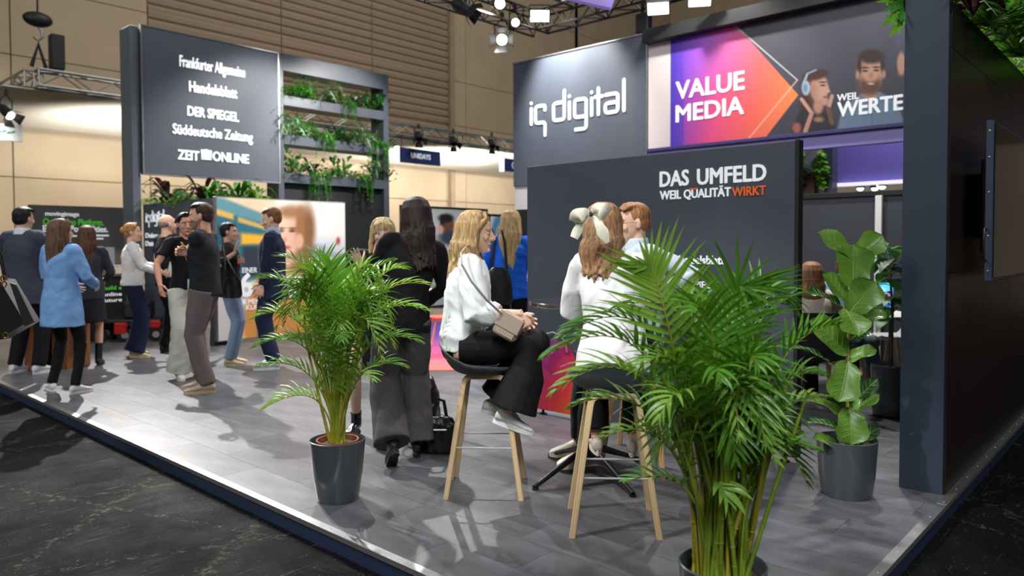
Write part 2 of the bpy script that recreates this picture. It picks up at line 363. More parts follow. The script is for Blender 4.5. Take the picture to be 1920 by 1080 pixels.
for nm, ax, ln in (('trim_1', 1, 13.2), ('trim_2', 0, 9.4)):
    t = MB(); n = 0
    def bx(mb, a0, a1, c0, c1, z0, z1, b=0.):
        mb.box((c0, a0, z0) if ax == 1 else (a0, c0, z0), (c1, a1, z1) if ax == 1 else (a1, c1, z1), b)
    lip = MB(); bx(lip, -.004, ln, -.004, .004, -.024, -.002)
    root = struct(lip.build(nm, M_lip, smooth=0)); sk = MB(); bx(sk, 0, ln, .004, .02, -.1, -.022); sk.build('skirting', M_skirt, root, smooth=0)
    a = 0.
    while a < ln:
        b_ = min(a + 2.5, ln); seg = MB(); bx(seg, a + .001, b_ - .001, -.004, .046, -.002, .0025, .001); seg.build('edge_profile', M_alu, root, smooth=0); a = b_
    sc = MB()
    for k in range(int(ln / .3)):
        p = (.022, .15 + k * .3, .0025) if ax == 1 else (.15 + k * .3, .022, .0025); sc.lathe([(.006, 0), (.0055, .0012), (.002, .0016)], 8, p)
    o = sc.build('screws', M_alu, root); o['kind'] = 'stuff'
# ------------------------------------------------------------------ hall wall, cloth ceiling of the next stand
M_wallc = mat('beige_wall_panel', (176, 158, 132), .75, var=.05, vscale=.8); M_rib = mat('brown_ribbed_cladding', (150, 132, 110), .7, var=.07, vscale=.5, stretch=(.2, 1, 6))
M_wallj = mat('wall_joint', (120, 108, 92), .8)
YW = 26.0
wall = MB().box((-8, YW + .1, -.1), (46, YW + .3, 30)).build('wall_back', M_wallj, smooth=0); struct(wall)
def X_at(px, py): return PL(px, py, 1, YW)[0]
xs = [-8, X_at(20, 100), X_at(277, 60), X_at(527, 40), X_at(697, 60), X_at(843, 100), X_at(873, 100), X_at(1085, 60), 33, 38, 45]
zrow = [-.1, 1.4, PL(800, 340, 1, YW)[2] - .9, 5.3, 7.4, 9.6, 14, 20, 30]
for i in range(len(xs) - 1):
    rib = 2 <= i <= 4
    for j in range(len(zrow) - 1):
        a, b_ = xs[i] + .02, xs[i + 1] - .02
        if b_ - a < .05: continue
        if rib and zrow[j] >= 5.2:
            mb = MB(); z = zrow[j] + .02
            while z < zrow[j + 1] - .05: mb.prism([(YW + .1, z), (YW + .02, z + .05), (YW - .03, z + .2), (YW + .02, z + .3), (YW + .1, z + .32)], 0, a, b_); z += .34
            o = mb.build('ribbed_panel', M_rib, wall, smooth=0); o['kind'] = 'stuff'
        else: MB().box((a, YW, zrow[j] + .015), (b_, YW + .1, zrow[j + 1] - .015)).build('wall_panel', M_wallc, wall, smooth=0)
MB().box((X_at(843, 100) - .15, YW - .25, -.1), (X_at(843, 100) + .12, YW, 30), .02).build('column', M_rib, wall, smooth=0)
M_pipe = mat('downpipe_grey', (150, 142, 130), .5)
MB().cyl((PL(1084, 80, 1, YW - .1)[0], YW - .15, 0), (PL(1084, 80, 1, YW - .1)[0], YW - .15, 30), .07).build('downpipe', M_pipe, wall)
wl = MB().box((-14, -16, -.1), (-13.8, 26, 30)).build('wall_left', M_wallc, smooth=0); struct(wl); struct(MB().box((-14, -16.2, -.1), (46, -16, 30)).build('wall_front', mat('dim_hall_wall', (96, 86, 76), .8), smooth=0)); struct(MB().box((44, -16, -.1), (44.2, 26.3, 30)).build('wall_side', M_wallc, smooth=0))
M_cloth = mat('white_ceiling_cloth', (226, 218, 204), .85, var=.02, vscale=1)
cl = MB(); cl.box((2.4, 18.2, 4.97), (30, 24.3, 5.0)); 
tag(cl.build('canopy_cloth', M_cloth, smooth=0), 'white ceiling cloth stretched inside the silver truss of the neighbouring stand', 'ceiling cloth')
# ------------------------------------------------------------------ trusses
def truss(name, a, b, sec, m, label, seg=.5, r=.025, group=None):
    a = np.array(a, float); b = np.array(b, float); L_ = np.linalg.norm(b - a); d = (b - a) / L_; s = np.cross(d, [0, 0, 1]); up = np.array([0, 0, 1.])
    t = thing(name, label, 'truss', a, 0, group); cs = [s * (i * sec / 2) + up * (j * sec / 2) for i in (-1, 1) for j in (-1, 1)]
    for c in cs: MB().tube([c, c + d * L_], [r, r], 8).build('chord', m, t)
    n = max(2, int(L_ / seg)); br = MB()
    for u_, w_ in ((0, 1), (2, 3), (0, 2), (1, 3)):
        for k in range(n):
            p, q = (cs[u_], cs[w_]) if k % 2 == 0 else (cs[w_], cs[u_])
            br.tube([p + d * (L_ * k / n), q + d * (L_ * (k + 1) / n)], [r * .55] * 2, 5, caps=False)
        for k in range(0, n + 1, 4): br.tube([cs[u_] + d * (L_ * k / n), cs[w_] + d * (L_ * k / n)], [r * .6] * 2, 5, caps=False)
    o = br.build('braces', m, t); o['kind'] = 'stuff'
    return t
truss('silver_truss', (3.0, 18, 5.2), (29, 18, 5.2), .36, M_truss, 'long silver lighting truss running in front of the white ceiling cloth', .55, .03)
truss('silver_truss', (3.0, 18.2, 5.2), (3.0, 27 - 1.2, 5.2), .36, M_truss, 'short silver truss leading back from the corner under the chain hoist', .55, .03)
truss('black_truss', (-1.5, 8.2, 5.62), (8.75, 8.2, 5.62), .34, M_blackm, 'black overhead truss running from the ceiling corner over the sign tower side', .34, .022)
truss('black_truss', (8.6, 8.05, 5.62), (8.6, -3.0, 5.62), .34, M_blackm, 'black overhead truss passing above the tall sign and the picture banner', .34, .022)
truss('black_truss', (-1.5, 7.0, 5.85), (8.4, 7.0, 5.85), .34, M_blackm, 'second black truss parallel to the one over the sign tower side, nearer the stand middle', .34, .022)
truss('black_truss', (7.4, 6.8, 5.85), (7.4, -3.0, 5.85), .34, M_blackm, 'inner black truss parallel to the one above the picture banner', .34, .022)
# chain hoist on the silver truss corner
h = thing('chain_hoist', 'black chain hoist hanging over the corner of the silver truss', 'hoist', (3.05, 18, 5.45))
MB().ell((0, 0, 1.05), (.3, .16, .17)).build('motor', M_black, h); MB().cyl((0, 0, 1.2), (0, 0, 7), .02, 6).build('chain', M_blackm, h)
MB().box((.22, -.12, .0), (.5, .12, .78), .02).build('chain_bag', M_black, h); 
k = MB(); k.tube([(0, 0, .9), (.07, 0, .8), (.09, 0, .68), (0, 0, .58), (-.09, 0, .66)], [.03] * 5, 8); k.build('hook', M_truss, h)
MB().tube([(-.14, 0, 0), (0, 0, .5), (.14, 0, 0)], [.045, .06, .045], 8).build('sling', M_black, h)
# spot lamps
M_glow = mat('lit_lamp_lens', (255, 255, 250), .3, emit=(255, 255, 248), estr=12)
M_glow2 = mat('lit_flood_panel', (255, 255, 250), .3, emit=(255, 255, 248), estr=9)
M_lens = mat('dark_lamp_lens', (40, 42, 46), .15)
def spotlamp(loc, aim, label, lit=True, s=1., barn=True, drop=.28, group=None, name='stage_spotlight'):
    t = thing(name, label, 'spotlight', loc, 0, group); d = nrm(np.array(aim, float) - np.array(loc, float)); s_ = nrm(np.cross(d, [0, 0, 1])); u_ = np.cross(s_, d)
    b = MB().tube([-d * .2 * s, -d * .16 * s, -d * .02 * s, d * .13 * s], [.05 * s, .085 * s, .1 * s, .1 * s], 16); b.build('housing', M_black, t)
    MB().tube([d * .125 * s, d * .138 * s], [.085 * s, .085 * s], 16).build('lens', M_glow if lit else M_lens, t)
    if barn:
        for a, c in ((s_, u_), (-s_, u_), (u_, s_), (-u_, s_)):
            f = MB(); p = [a * .1 * s + c * .08 * s, a * .1 * s - c * .08 * s, a * .19 * s - c * .12 * s + d * .13 * s, a * .19 * s + c * .12 * s + d * .13 * s]; p = [q + d * .13 * s for q in p]
            f.add(p + [q + a * .004 for q in p], [(0, 1, 2, 3), (7, 6, 5, 4), (0, 4, 5, 1), (1, 5, 6, 2), (2, 6, 7, 3), (3, 7, 4, 0)]); f.build('barn_door', M_black, t, smooth=0)
    y = MB().tube([s_ * .12 * s, s_ * .13 * s + np.array([0, 0, drop * .7]), np.array([0, 0, drop]), -s_ * .13 * s + np.array([0, 0, drop * .7]), -s_ * .12 * s], [.012 * s] * 5, 6); y.build('yoke', M_black, t)
    MB().box((-.03, -.03, drop - .02), (.03, .03, drop + .12), .008).build('clamp', M_black, t)
    return t
for i, (px, py) in enumerate(((785, 256), (850, 265), (922, 270))):
    p = PL(px, py, 1, 17.7); spotlamp(p, p + np.array([-.5, -1, -1.2]), ('black spotlight under the silver truss, just above the navy hanging sign', 'black spotlight under the silver truss, middle of the three', 'black spotlight under the silver truss, close to the tall dark sign')[i], False, 1.15, True, .3)
p = PL(12, 210, 1, 17.0); spotlamp(p, p + np.array([.5, -1, -.9]), 'black spotlight under the left end of the silver truss beside a small pale sign', True, 1.0, True, .35)
spotlamp(PL(942, 74, 1, 8.2), CAM + np.array([.6, 1.6, 0]), 'large lit spotlight with open barn doors hanging below the black truss', True, 1.1, True, .36)
spotlamp(PL(966, 42, 1, 8.0), CAM + np.array([1.2, .2, 0]), 'small lit round spotlight inside the black truss corner', True, .8, False, .2)
spotlamp(PL(935, 6, 1, 7.0), CAM + np.array([2.5, 0, 0]), 'spotlight cut by the frame top beside the purple hanging panel', True, .9, False, .2)
spotlamp(PL(868, 14, 1, 7.0), (9, 2, 1), 'unlit black spotlight aiming away on the inner black truss', False, .9, True, .2)
def flood(p, aim, label, w=.3):
    t = thing('flood_light', label, 'flood light', p); d = nrm(np.array(aim) - p); s_ = nrm(np.cross(d, [0, 0, 1])); u_ = np.cross(s_, d)
    def slab(a, b, sw, su):
        return [c + s_ * i * sw + u_ * j * su for c in (d * a, d * b) for i, j in ((-1, -1), (1, -1), (1, 1), (-1, 1))]
    F = [(0, 3, 2, 1), (4, 5, 6, 7), (0, 1, 5, 4), (1, 2, 6, 5), (2, 3, 7, 6), (3, 0, 4, 7)]
    MB().add(slab(-.08, .0, w / 2, w * .32), F).build('housing', M_black, t, smooth=0); MB().add(slab(.0, .012, w * .46, w * .28), F).build('lit_panel', M_glow2, t, smooth=0)
    MB().tube([s_ * w * .52, s_ * w * .52 + np.array([0, 0, .2]), -s_ * w * .52 + np.array([0, 0, .2]), -s_ * w * .52], [.012] * 4, 6).build('yoke', M_black, t)
flood(PL(1012, 30, 0, 8.4), np.array([3, 3, 0.]), 'lit square flood light just inside the black truss corner', .36)
flood(PL(1234, 16, 0, 8.0), np.array([4, 3, 0.]), 'lit flood light above the right upper corner of the tall sign', .34)
flood(PL(1312, 0, 0, 8.0), np.array([4, 2, 0.]), 'lit flood light above the picture banner at the frame top', .34)
b = thing('speaker', 'small black loudspeaker standing where tall sign and picture banner meet', 'speaker', PL(1204, 62, 0, 8.62))
MB().box((-.06, -.14, 0), (.1, .1, .32), .015).build('cabinet', M_black, b, smooth=0); MB().box((-.02, -.02, .3), (.03, .02, .55), .005).build('bracket', M_black, b, smooth=0)
# purple hanging panel
M_purple = mat('lilac_fabric', (160, 140, 226), .8)
q = [D(x, y, d) for x, y, d in ((1050, -2, 7.6), (1145, 20, 8.0), (1158, -16, 8.1), (1065, -50, 7.7))]; q = [np.array(p) for p in q]; n = np.array([0, 0, .03])
pp = MB().add([p for p in q] + [p + n for p in q], [(0, 1, 2, 3), (7, 6, 5, 4), (0, 4, 5, 1), (1, 5, 6, 2), (2, 6, 7, 3), (3, 7, 4, 0)])
tag(pp.build('hanging_banner', M_purple, smooth=0), 'lilac fabric panel hanging under the black truss at the frame top', 'hanging banner')
# ------------------------------------------------------------------ sign tower with planter shelves
TY = 11.96
tw = thing('sign_tower', 'tall dark tower with a name board and three planter shelves', 'sign tower', (2.73, TY, 0))
def tb(name, lo, hi, m, b=.004): return MB().box(np.array(lo) - (2.73, TY, 0), np.array(hi) - (2.73, TY, 0), b).build(name, m, tw, smooth=0)
M_post = mat('slate_post', (92, 100, 112), .45)
tb('post', (2.73, TY, 0), (2.86, TY + .45, 5.1), M_post); tb('post', (5.40, TY, 0), (5.52, TY + .45, 5.13), M_dark); tb('post', (7.93, TY, 0), (8.07, TY + .45, 5.17), M_dark)
tb('back_board', (2.86, TY + .04, 2.70), (5.40, TY + .3, 5.1), M_dark)
pn = tb('name_board', (2.90, TY - .04, 2.67), (5.39, TY + .035, 5.12), M_dark2, .008)
fr = MB()
for lo, hi in (((2.88, TY - .05, 2.65), (5.41, TY + .03, 2.672)), ((2.88, TY - .05, 5.118), (5.41, TY + .03, 5.14)), ((2.88, TY - .05, 2.672), (2.902, TY + .03, 5.118)), ((5.388, TY - .05, 2.672), (5.41, TY + .03, 5.118))): fr.box(np.array(lo) - (2.73, TY, 0), np.array(hi) - (2.73, TY, 0))
fr.build('board_edge', M_alu, tw, smooth=0)
tb('top_beam', (5.52, TY, 4.83), (7.93, TY + .45, 5.165), M_dark); tb('lower_panel', (5.52, TY + .12, 0), (7.93, TY + .4, 2.69), mat('black_panel', (34, 35, 38), .5))
SHELF = (4.17, 3.42, 2.68)
for z in SHELF:
    p = MB(); X0, X1 = 5.52 - 2.73, 7.93 - 2.73
    for lo, hi in (((X0, 0, z), (X1, .03, z + .19)), ((X0, .42, z), (X1, .45, z + .19)), ((X0, .03, z), (X1, .42, z + .02))): p.box(lo, hi, .003)
    p.build('planter_shelf', M_dark, tw, smooth=0); MB().box((X0, .03, z + .02), (X1, .42, z + .15)).build('soil', mat('potting_soil', (62, 44, 34), .95, var=.3, vscale=30, bump=.6, bscale=40), tw, smooth=0)
tr = np.array([2.73, TY, 0.])
def ttext(body, x0, y0, x1, y1, hz, off=.02, nm='lettering', m=M_letter_b):
    a = PL(x0, y0, 1, TY - .045); b_ = PL(x1, y1, 1, TY - .045)
    o = text(nm, body, m, tw, (0, 0, 0), 'y', h=hz, w=b_[0] - a[0], off=off, ext=.012); o.location = a - tr; o.rotation_euler = (0, 0, 0)
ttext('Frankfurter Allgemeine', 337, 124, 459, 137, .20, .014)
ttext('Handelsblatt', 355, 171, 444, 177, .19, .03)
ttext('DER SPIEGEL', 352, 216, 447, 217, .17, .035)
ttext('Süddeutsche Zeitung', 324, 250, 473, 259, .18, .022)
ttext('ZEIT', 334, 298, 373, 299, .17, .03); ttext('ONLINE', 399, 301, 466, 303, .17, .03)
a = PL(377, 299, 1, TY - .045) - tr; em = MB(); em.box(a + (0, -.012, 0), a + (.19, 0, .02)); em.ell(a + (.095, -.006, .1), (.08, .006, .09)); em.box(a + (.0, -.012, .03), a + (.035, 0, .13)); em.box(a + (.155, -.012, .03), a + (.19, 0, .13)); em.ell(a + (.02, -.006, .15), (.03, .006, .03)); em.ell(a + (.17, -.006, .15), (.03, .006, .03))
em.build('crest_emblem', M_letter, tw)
# ------------------------------------------------------------------ dark planter wall and poster light box in front of the tower
pw = thing('planter_wall', 'waist to head high dark wall with a planted trough on its top edge', 'wall unit', (2.886, 9.5, 0))
MB().box((0, 0.02, 0), (.32, 2.46, 2.05), .004).build('wall_body', M_dark, pw, smooth=0)
p = MB()
for lo, hi in (((0, .02, 2.05), (.02, 2.46, 2.15)), ((.30, .02, 2.05), (.32, 2.46, 2.15)), ((.02, .02, 2.05), (.3, .04, 2.15)), ((.02, 2.44, 2.05), (.3, 2.46, 2.15))): p.box(lo, hi)
p.build('trough_rim', M_dark, pw, smooth=0); MB().box((.02, .04, 2.05), (.3, 2.44, 2.11)).build('soil', MATS['potting_soil'], pw, smooth=0)
def mono(mb, strokes, org, xd, yd, nd, sc, th):
    """monoline lettering: rounded flat strokes on a plane"""
    for st in strokes:
        P = [np.array(org) + np.array(xd) * (x * sc[0]) + np.array(yd) * (y * sc[1]) for x, y in st]
        Q = [P[0]]
        for i in range(1, len(P) - 1):
            a, b, c = P[i - 1], P[i], P[i + 1]; la, lc = np.linalg.norm(a - b), np.linalg.norm(c - b); r = min(.16 * sc[0], la * .45, lc * .45)
            s0 = b + (a - b) / la * r; s1 = b + (c - b) / lc * r
            for t in (0, .25, .5, .75, 1): Q.append((1 - t) ** 2 * s0 + 2 * t * (1 - t) * b + t * t * s1)
        Q.append(P[-1]); mb.tube(Q, [(.01, th)] * len(Q), 10, side=nd, rnd_end=False)
        for e in (P[0], P[-1]):
            M = np.stack([nrm(nd), nrm(xd), nrm(yd)], 1); mb.ell(e, (.01, th, th), M, 10, 6)
IQ = [[(0, 0), (0, .74)], [(0, 1.0), (0, 1.005)],
      [(.86, .58), (.86, .8), (.27, .8), (.27, 0), (.86, 0), (.86, -.62)],
      [(2.02, 1.32), (2.02, 0), (1.38, 0), (1.38, .8), (2.02, .8)],
      [(2.32, 0), (2.32, .74)], [(2.32, 1.02), (2.32, 1.025)],
      [(3.28, .0), (2.62, .0), (2.62, .8), (3.28, .8), (3.28, -.56), (2.68, -.56)],
      [(3.58, 0), (3.58, .74)], [(3.58, 1.02), (3.58, 1.025)],
      [(3.95, 1.15), (3.95, 0)], [(3.78, .78), (4.16, .78)],
      [(4.36, .8), (4.98, .8), (4.98, 0), (4.32, 0), (4.32, .42), (4.98, .42)],
      [(5.3, 1.32), (5.3, 0)]]
lg = MB(); o_ = PL(274, 416, 0, 2.88) - np.array([2.886, 9.5, 0]); w_ = (PL(274, 416, 0, 2.88)[1] - PL(308, 414, 0, 2.88)[1]) / 5.3
mono(lg, IQ, o_, (0, -1, 0), (0, 0, 1), (1, 0, 0), (w_ * .97, w_ * .97), .013); lg.build('logo_lettering', M_letter, pw)
for tx, x0, y0, x1 in (('Deine', 274, 446, 296), ('Daten', 274, 461, 296)):
    a = PL(x0, y0, 0, 2.886); b_ = PL(x1, y0, 0, 2.886); text('lettering', tx, M_letter, pw, a - np.array([2.886, 9.5, 0]) + np.array([-.004, 0, 0]), 'x', h=.085, w=a[1] - b_[1], off=.02, ext=.008)
lb = thing('poster_lightbox', 'free-standing backlit poster of a long-haired woman in a street', 'poster', (2.9, 9.5, 0))
MB().box((0, -.1, .06), (2.23, .0, 2.17), .006).build('box_frame', M_alu, lb, smooth=0)
for x in (.25, 1.9): MB().box((x, -.09, 0), (x + .06, -.01, .06)).build('foot', M_black, lb, smooth=0)
def paint_poster(x, y):
    k = Ink(x, y, (246, 236, 222))
    k.poly([(395, 365), (520, 365), (520, 480), (395, 480)], (232, 208, 172), 10); k.ell(600, 400, 70, 60, (253, 249, 243), .6); k.ell(600, 470, 60, 22, (206, 216, 224), .5)
    k.poly([(395, 372), (440, 384), (506, 412), (506, 520), (395, 545)], (52, 108, 124), 3); k.poly([(395, 368), (420, 372), (512, 408), (512, 424), (400, 392)], (98, 148, 158), 3)
    k.poly([(395, 388), (438, 401), (438, 412), (395, 400)], (216, 178, 92), 2); k.poly([(446, 406), (500, 424), (500, 432), (446, 416)], (200, 170, 96), 2)
    k.poly([(452, 437), (500, 441), (500, 457), (452, 459)], (238, 176, 60), 4); k.poly([(400, 420), (440, 428), (440, 470), (400, 470)], (42, 84, 100), 4); k.poly([(455, 462), (500, 462), (492, 520), (452, 520)], (44, 56, 66), 5)
    k.ell(634, 452, 4, 7, (186, 80, 76), .5); k.ell(592, 470, 18, 10, (120, 126, 136), .5); k.ell(620, 480, 18, 6, (90, 96, 106), .6)
    k.poly([(395, 540), (660, 505), (660, 660), (395, 660)], (176, 172, 170), 14); k.poly([(560, 480), (650, 470), (650, 640), (560, 640)], (198, 196, 198), 20)
    k.x = k.x - 9; k.ell(538, 474, 33, 78, (160, 120, 84), .3); k.ell(506, 478, 26, 44, (206, 164, 108), .3); k.ell(556, 500, 20, 70, (132, 92, 60), .3); k.ell(566, 430, 16, 44, (138, 100, 66), .35)
    k.poly([(436, 655), (444, 596), (474, 520), (520, 506), (566, 520), (592, 590), (600, 655)], (186, 126, 66), 5); k.poly([(500, 515), (560, 515), (556, 560), (505, 555)], (226, 214, 200), 4)
    k.poly([(476, 530), (494, 520), (502, 655), (474, 655)], (62, 80, 84), 4); k.poly([(444, 600), (452, 640), (440, 655), (436, 655)], (220, 176, 120), 4)
    k.ell(526, 440, 27, 47, (234, 194, 168), .16); k.ell(546, 446, 9, 38, (206, 158, 130), .9, a=.5); k.ell(515, 412, 20, 20, (243, 208, 182), .5); k.ell(538, 398, 28, 11, (166, 126, 90), .5); k.ell(554, 430, 8, 40, (160, 114, 74), .4)
    k.ell(517, 433, 6, 2.4, (90, 60, 48), .5); k.ell(539, 433, 6, 2.4, (90, 60, 48), .5); k.ell(517, 428, 8, 1.8, (120, 84, 60), .6); k.ell(540, 428, 8, 1.8, (120, 84, 60), .6)
    k.ell(526, 449, 3, 5, (214, 160, 132), .6); k.ell(526, 464, 10, 3.4, (196, 92, 88), .4); k.ell(552, 452, 8, 14, (226, 178, 148), .3); k.ell(527, 488, 16, 12, (214, 166, 138), .4); k.x = k.x + 9
    return k.c
printed('printed_picture', lb, 1, -.104, .015, 2.215, .075, 2.155, 150, 140, lambda x, y: paint_poster(x, y), print_mat('poster_ink', .55)) if False else None
_M = print_mat('poster_ink', .5)
o = printed('printed_picture', None, 1, 9.396, 2.915, 5.115, .075, 2.155, 170, 150, paint_poster, _M); o.parent = lb; o.location = (-2.9, -9.5, 0)
def lbtext(body, x0, y0, x1, hz, off=.02):
    a = PL(x0, y0, 1, 9.39); b_ = PL(x1, y0, 1, 9.39); text('lettering', body, M_letter, lb, a - np.array([2.9, 9.5, 0]), 'y', h=hz, w=b_[0] - a[0], off=off * .6, ext=.003)
lbtext('IN EINER', 440, 512, 482, .08); lbtext('6', 451, 556, 473, .36, .05); lbtext('ELLER MENSCHEN', 434, 572, 520, .075); lbtext('DER KULTUR', 434, 583, 508, .075)
# planter box with broad leaves right of the poster
pb = thing('planter_box', 'black planter box standing behind the free end of the lit poster', 'planter', (5.35, 10.1, 0)); MB().box((0, 0, 0), (1.3, .4, 1.0), .006).build('box', M_black, pb, smooth=0); MB().box((.03, .03, .98), (1.27, .37, 1.01)).build('soil', MATS['potting_soil'], pb, smooth=0)
# ------------------------------------------------------------------ tall sign, white lower wall, banner with rail
ts = thing('tall_sign', 'tall anthracite sign board with rounded white logo, highest of the dark boards', 'sign', (8.5, 5.70, 0))
def T(p): return np.array(p, float) - (8.5, 5.70, 0)
MB().box(T((8.5, 5.70, 2.58)), T((8.8, 8.68, 4.93)), .004).build('board', M_dark2, ts, smooth=0)
MB().box(T((8.48, 5.68, 4.93)), T((8.82, 8.70, 4.955)), .003).build('edge_profile', M_alu, ts, smooth=0); MB().box(T((8.49, 5.675, 2.58)), T((8.52, 5.70, 4.94)), .002).build('edge_profile', M_alu, ts, smooth=0)
MB().box(T((8.52, 5.72, 0)), T((8.78, 8.66, 2.575))).build('lower_wall', mat('pale_grey_wall', (206, 202, 206), .7), ts, smooth=0)
lg = MB(); a = PL(996, 233, 0, 8.49); b_ = PL(1170, 208, 0, 8.49); w_ = (a[1] - b_[1]) / 5.3
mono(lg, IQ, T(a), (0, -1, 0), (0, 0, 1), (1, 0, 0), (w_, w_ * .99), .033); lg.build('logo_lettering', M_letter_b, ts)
bn = thing('picture_banner', 'wide printed banner with a purple to orange arrow and two portraits', 'banner', (8.5, .9, 2.75))
def B(p): return np.array(p, float) - (8.5, .9, 2.75)
MB().box(B((8.3, .9, 4.74)), B((8.62, 5.66, 4.95)), .004).build('top_rail', M_black, bn, smooth=0)
MB().box(B((8.51, .9, 2.99)), B((8.6, 5.66, 4.74))).build('back_panel', M_black, bn, smooth=0)
MB().box(B((8.44, .9, 2.98)), B((8.62, 5.66, 3.03)), .004).build('lower_rail', mat('purple_lit_rail', (70, 64, 120), .5), bn, smooth=0)
MB().box(B((8.5, .9, 2.79)), B((8.6, 5.66, 2.98)), .004).build('purple_lit_fascia', mat('purple_lit_fascia', (150, 142, 206), .6), bn, smooth=0)  # purple light falling on rail and band is mixed into both base colours
MB().box(B((8.5, 5.245, 3.03)), B((8.511, 5.66, 4.74))).build('fabric_strip', mat('pale_fabric', (226, 216, 214), .8, bump=.1, bscale=30), bn, smooth=0)
def paint_banner(x, y):
    k = Ink(x, y, (66, 66, 78)); k.ell(1560, 40, 190, 90, (84, 84, 96), .9)
    ar = [(1252, 84), (1258, 60), (1374, 40), (1497, 178), (1432, 262), (1252, 284)]
    grad = Ink(x, y, (232, 86, 150)); t = np.clip((x - 1258) / 240, 0, 1); v = np.clip((y - 70) / 200, 0, 1)
    stops = [(0, (78, 58, 190)), (.16, (150, 72, 190)), (.4, (240, 84, 136)), (.68, (255, 108, 92)), (1, (255, 156, 80))]
    c = np.stack([np.interp(t * .9 + v * .12 * (t > .1), [s for s, _ in stops], [q[j] for _, q in stops]) for j in range(3)], 1)
    c = c + np.clip(1 - v * 1.6, 0, 1)[:, None] * np.array([0, 26, 60]) * np.clip(t * 4, 0, 1)[:, None] * np.clip(2 - t * 2.4, 0, 1)[:, None]
    base = k.c.copy(); k.poly(ar, (0, 0, 0), .8); al = 1 - np.clip(k.c.sum(1) / np.maximum(base.sum(1), 1), 0, 1); k.c = base * (1 - al[:, None]) + c * al[:, None]
    k.line(1376, 46, 1495, 150, 2.4, (210, 206, 214)); k.line(1495, 150, 1402, 262, 2.4, (255, 206, 180), a=.8)
    # woman with headphones, seen from the side
    k.ell(1524, 165, 22, 32, (66, 36, 34), .2); k.ell(1512, 205, 12, 34, (62, 36, 34), .3); k.poly([(1484, 250), (1496, 214), (1520, 200), (1548, 206), (1566, 225), (1566, 252)], (44, 42, 50), 2)
    k.ell(1536, 166, 17, 27, (206, 160, 138), .14); k.ell(1524, 170, 8, 24, (150, 106, 92), .9, a=.5); k.ell(1545, 190, 9, 8, (200, 152, 130), .3); k.poly([(1552, 160), (1557, 172), (1550, 176)], (214, 166, 144), 1.5); k.ell(1534, 200, 9, 14, (190, 142, 122), .3)
    k.ell(1530, 140, 22, 10, (72, 38, 36), .3, -10); k.ell(1543, 160, 5, 1.6, (66, 40, 38), .5); k.ell(1543, 154, 7, 1.5, (70, 42, 38), .6); k.ell(1548, 182, 5, 2, (168, 84, 80), .5)
    k.ell(1511, 165, 8, 14, (176, 202, 220), .2); k.ell(1510, 165, 4.5, 9, (120, 150, 176), .3); k.line(1506, 158, 1514, 138, 4, (160, 186, 206)); k.line(1514, 138, 1530, 131, 3.4, (140, 160, 180))
    k.line(1503, 186, 1522, 212, 7, (206, 158, 136)); k.line(1522, 212, 1510, 246, 8, (196, 146, 124)); k.line(1560, 180, 1553, 204, 7, (206, 158, 136)); k.line(1553, 204, 1560, 230, 9, (112, 80, 74)); k.ell(1494, 240, 8, 10, (170, 96, 84), .3); k.ell(1535, 224, 9, 5, (170, 130, 90), .5)
    # bearded man in a light blue shirt
    k.poly([(1568, 250), (1580, 200), (1614, 176), (1650, 172), (1684, 192), (1700, 250)], (112, 134, 158), 2); k.poly([(1616, 176), (1634, 200), (1650, 172)], (190, 144, 122), 2); k.line(1634, 196, 1636, 250, 2, (92, 112, 136))
    k.ell(1632, 138, 23, 36, (206, 156, 132), .1); k.ell(1616, 140, 9, 32, (146, 102, 84), .9, a=.6); k.ell(1632, 158, 20, 20, (104, 72, 62), .3); k.ell(1632, 140, 17, 14, (208, 158, 134), .3); k.ell(1634, 106, 24, 13, (58, 44, 42), .25); k.ell(1611, 124, 4, 16, (62, 46, 44), .4); k.ell(1655, 122, 4, 16, (66, 50, 46), .4)
    k.ell(1622, 133, 5, 1.8, (60, 40, 36), .5); k.ell(1643, 132, 5, 1.8, (60, 40, 36), .5); k.ell(1622, 127, 6.5, 1.6, (70, 48, 42), .6); k.ell(1643, 126, 6.5, 1.6, (70, 48, 42), .6); k.ell(1633, 142, 4, 6, (190, 134, 112), .6); k.ell(1633, 157, 6, 2, (216, 196, 188), .5); k.ell(1608, 140, 3.5, 8, (196, 146, 122), .4); k.ell(1657, 139, 3.5, 8, (196, 146, 122), .4)
    k.ell(1690, 120, 8, 22, (196, 148, 126), .2); k.ell(1686, 70, 8, 22, (96, 92, 130), .6, a=.4)
    return k.c
o = printed('printed_picture', None, 0, 8.499, .9, 5.245, 3.03, 4.74, 420, 200, paint_banner, print_mat('banner_ink', 0., .5)); o.parent = bn; o.location = (-8.5, -.9, -2.75)
def btext(body, x0, y0, x1, y1, hz, off=.03):
    a = PL(x0, y0, 0, 8.495); b_ = PL(x1, y1, 0, 8.495); text('lettering', body, M_letter, bn, B(a), 'x', h=hz, w=a[1] - b_[1], off=off, ext=.004)
btext('VALUE', 1268, 186, 1395, 170, .285, .036); btext('MEDIA', 1268, 229, 1394, 213, .275, .036); btext('WEIL', 1570, 190, 1610, 186, .095, .03); btext('WERTE', 1571, 219, 1692, 206, .205, .034)
M_purw = mat('purple_lit_wall', (122, 114, 184), .6)  # the lilac light on this wall is put into its paint
pu = thing('purple_lit_wall_panel', 'purple-lit wall panel behind the counter under the purple-lit fascia', 'wall panel', (10, 0, 0))
a = PL(1566, 345, 0, 10.); MB().box((0, -.5, a[2]), (.1, a[1], 3.3)).build('panel', M_purw, pu, smooth=0); MB().box((-.12, -.5, a[2] - .05), (0, a[1] - .05, a[2]), .004).build('light_strip', mat('white_light_strip', (240, 238, 255), .4, emit=(235, 230, 255), estr=.9), pu, smooth=0)
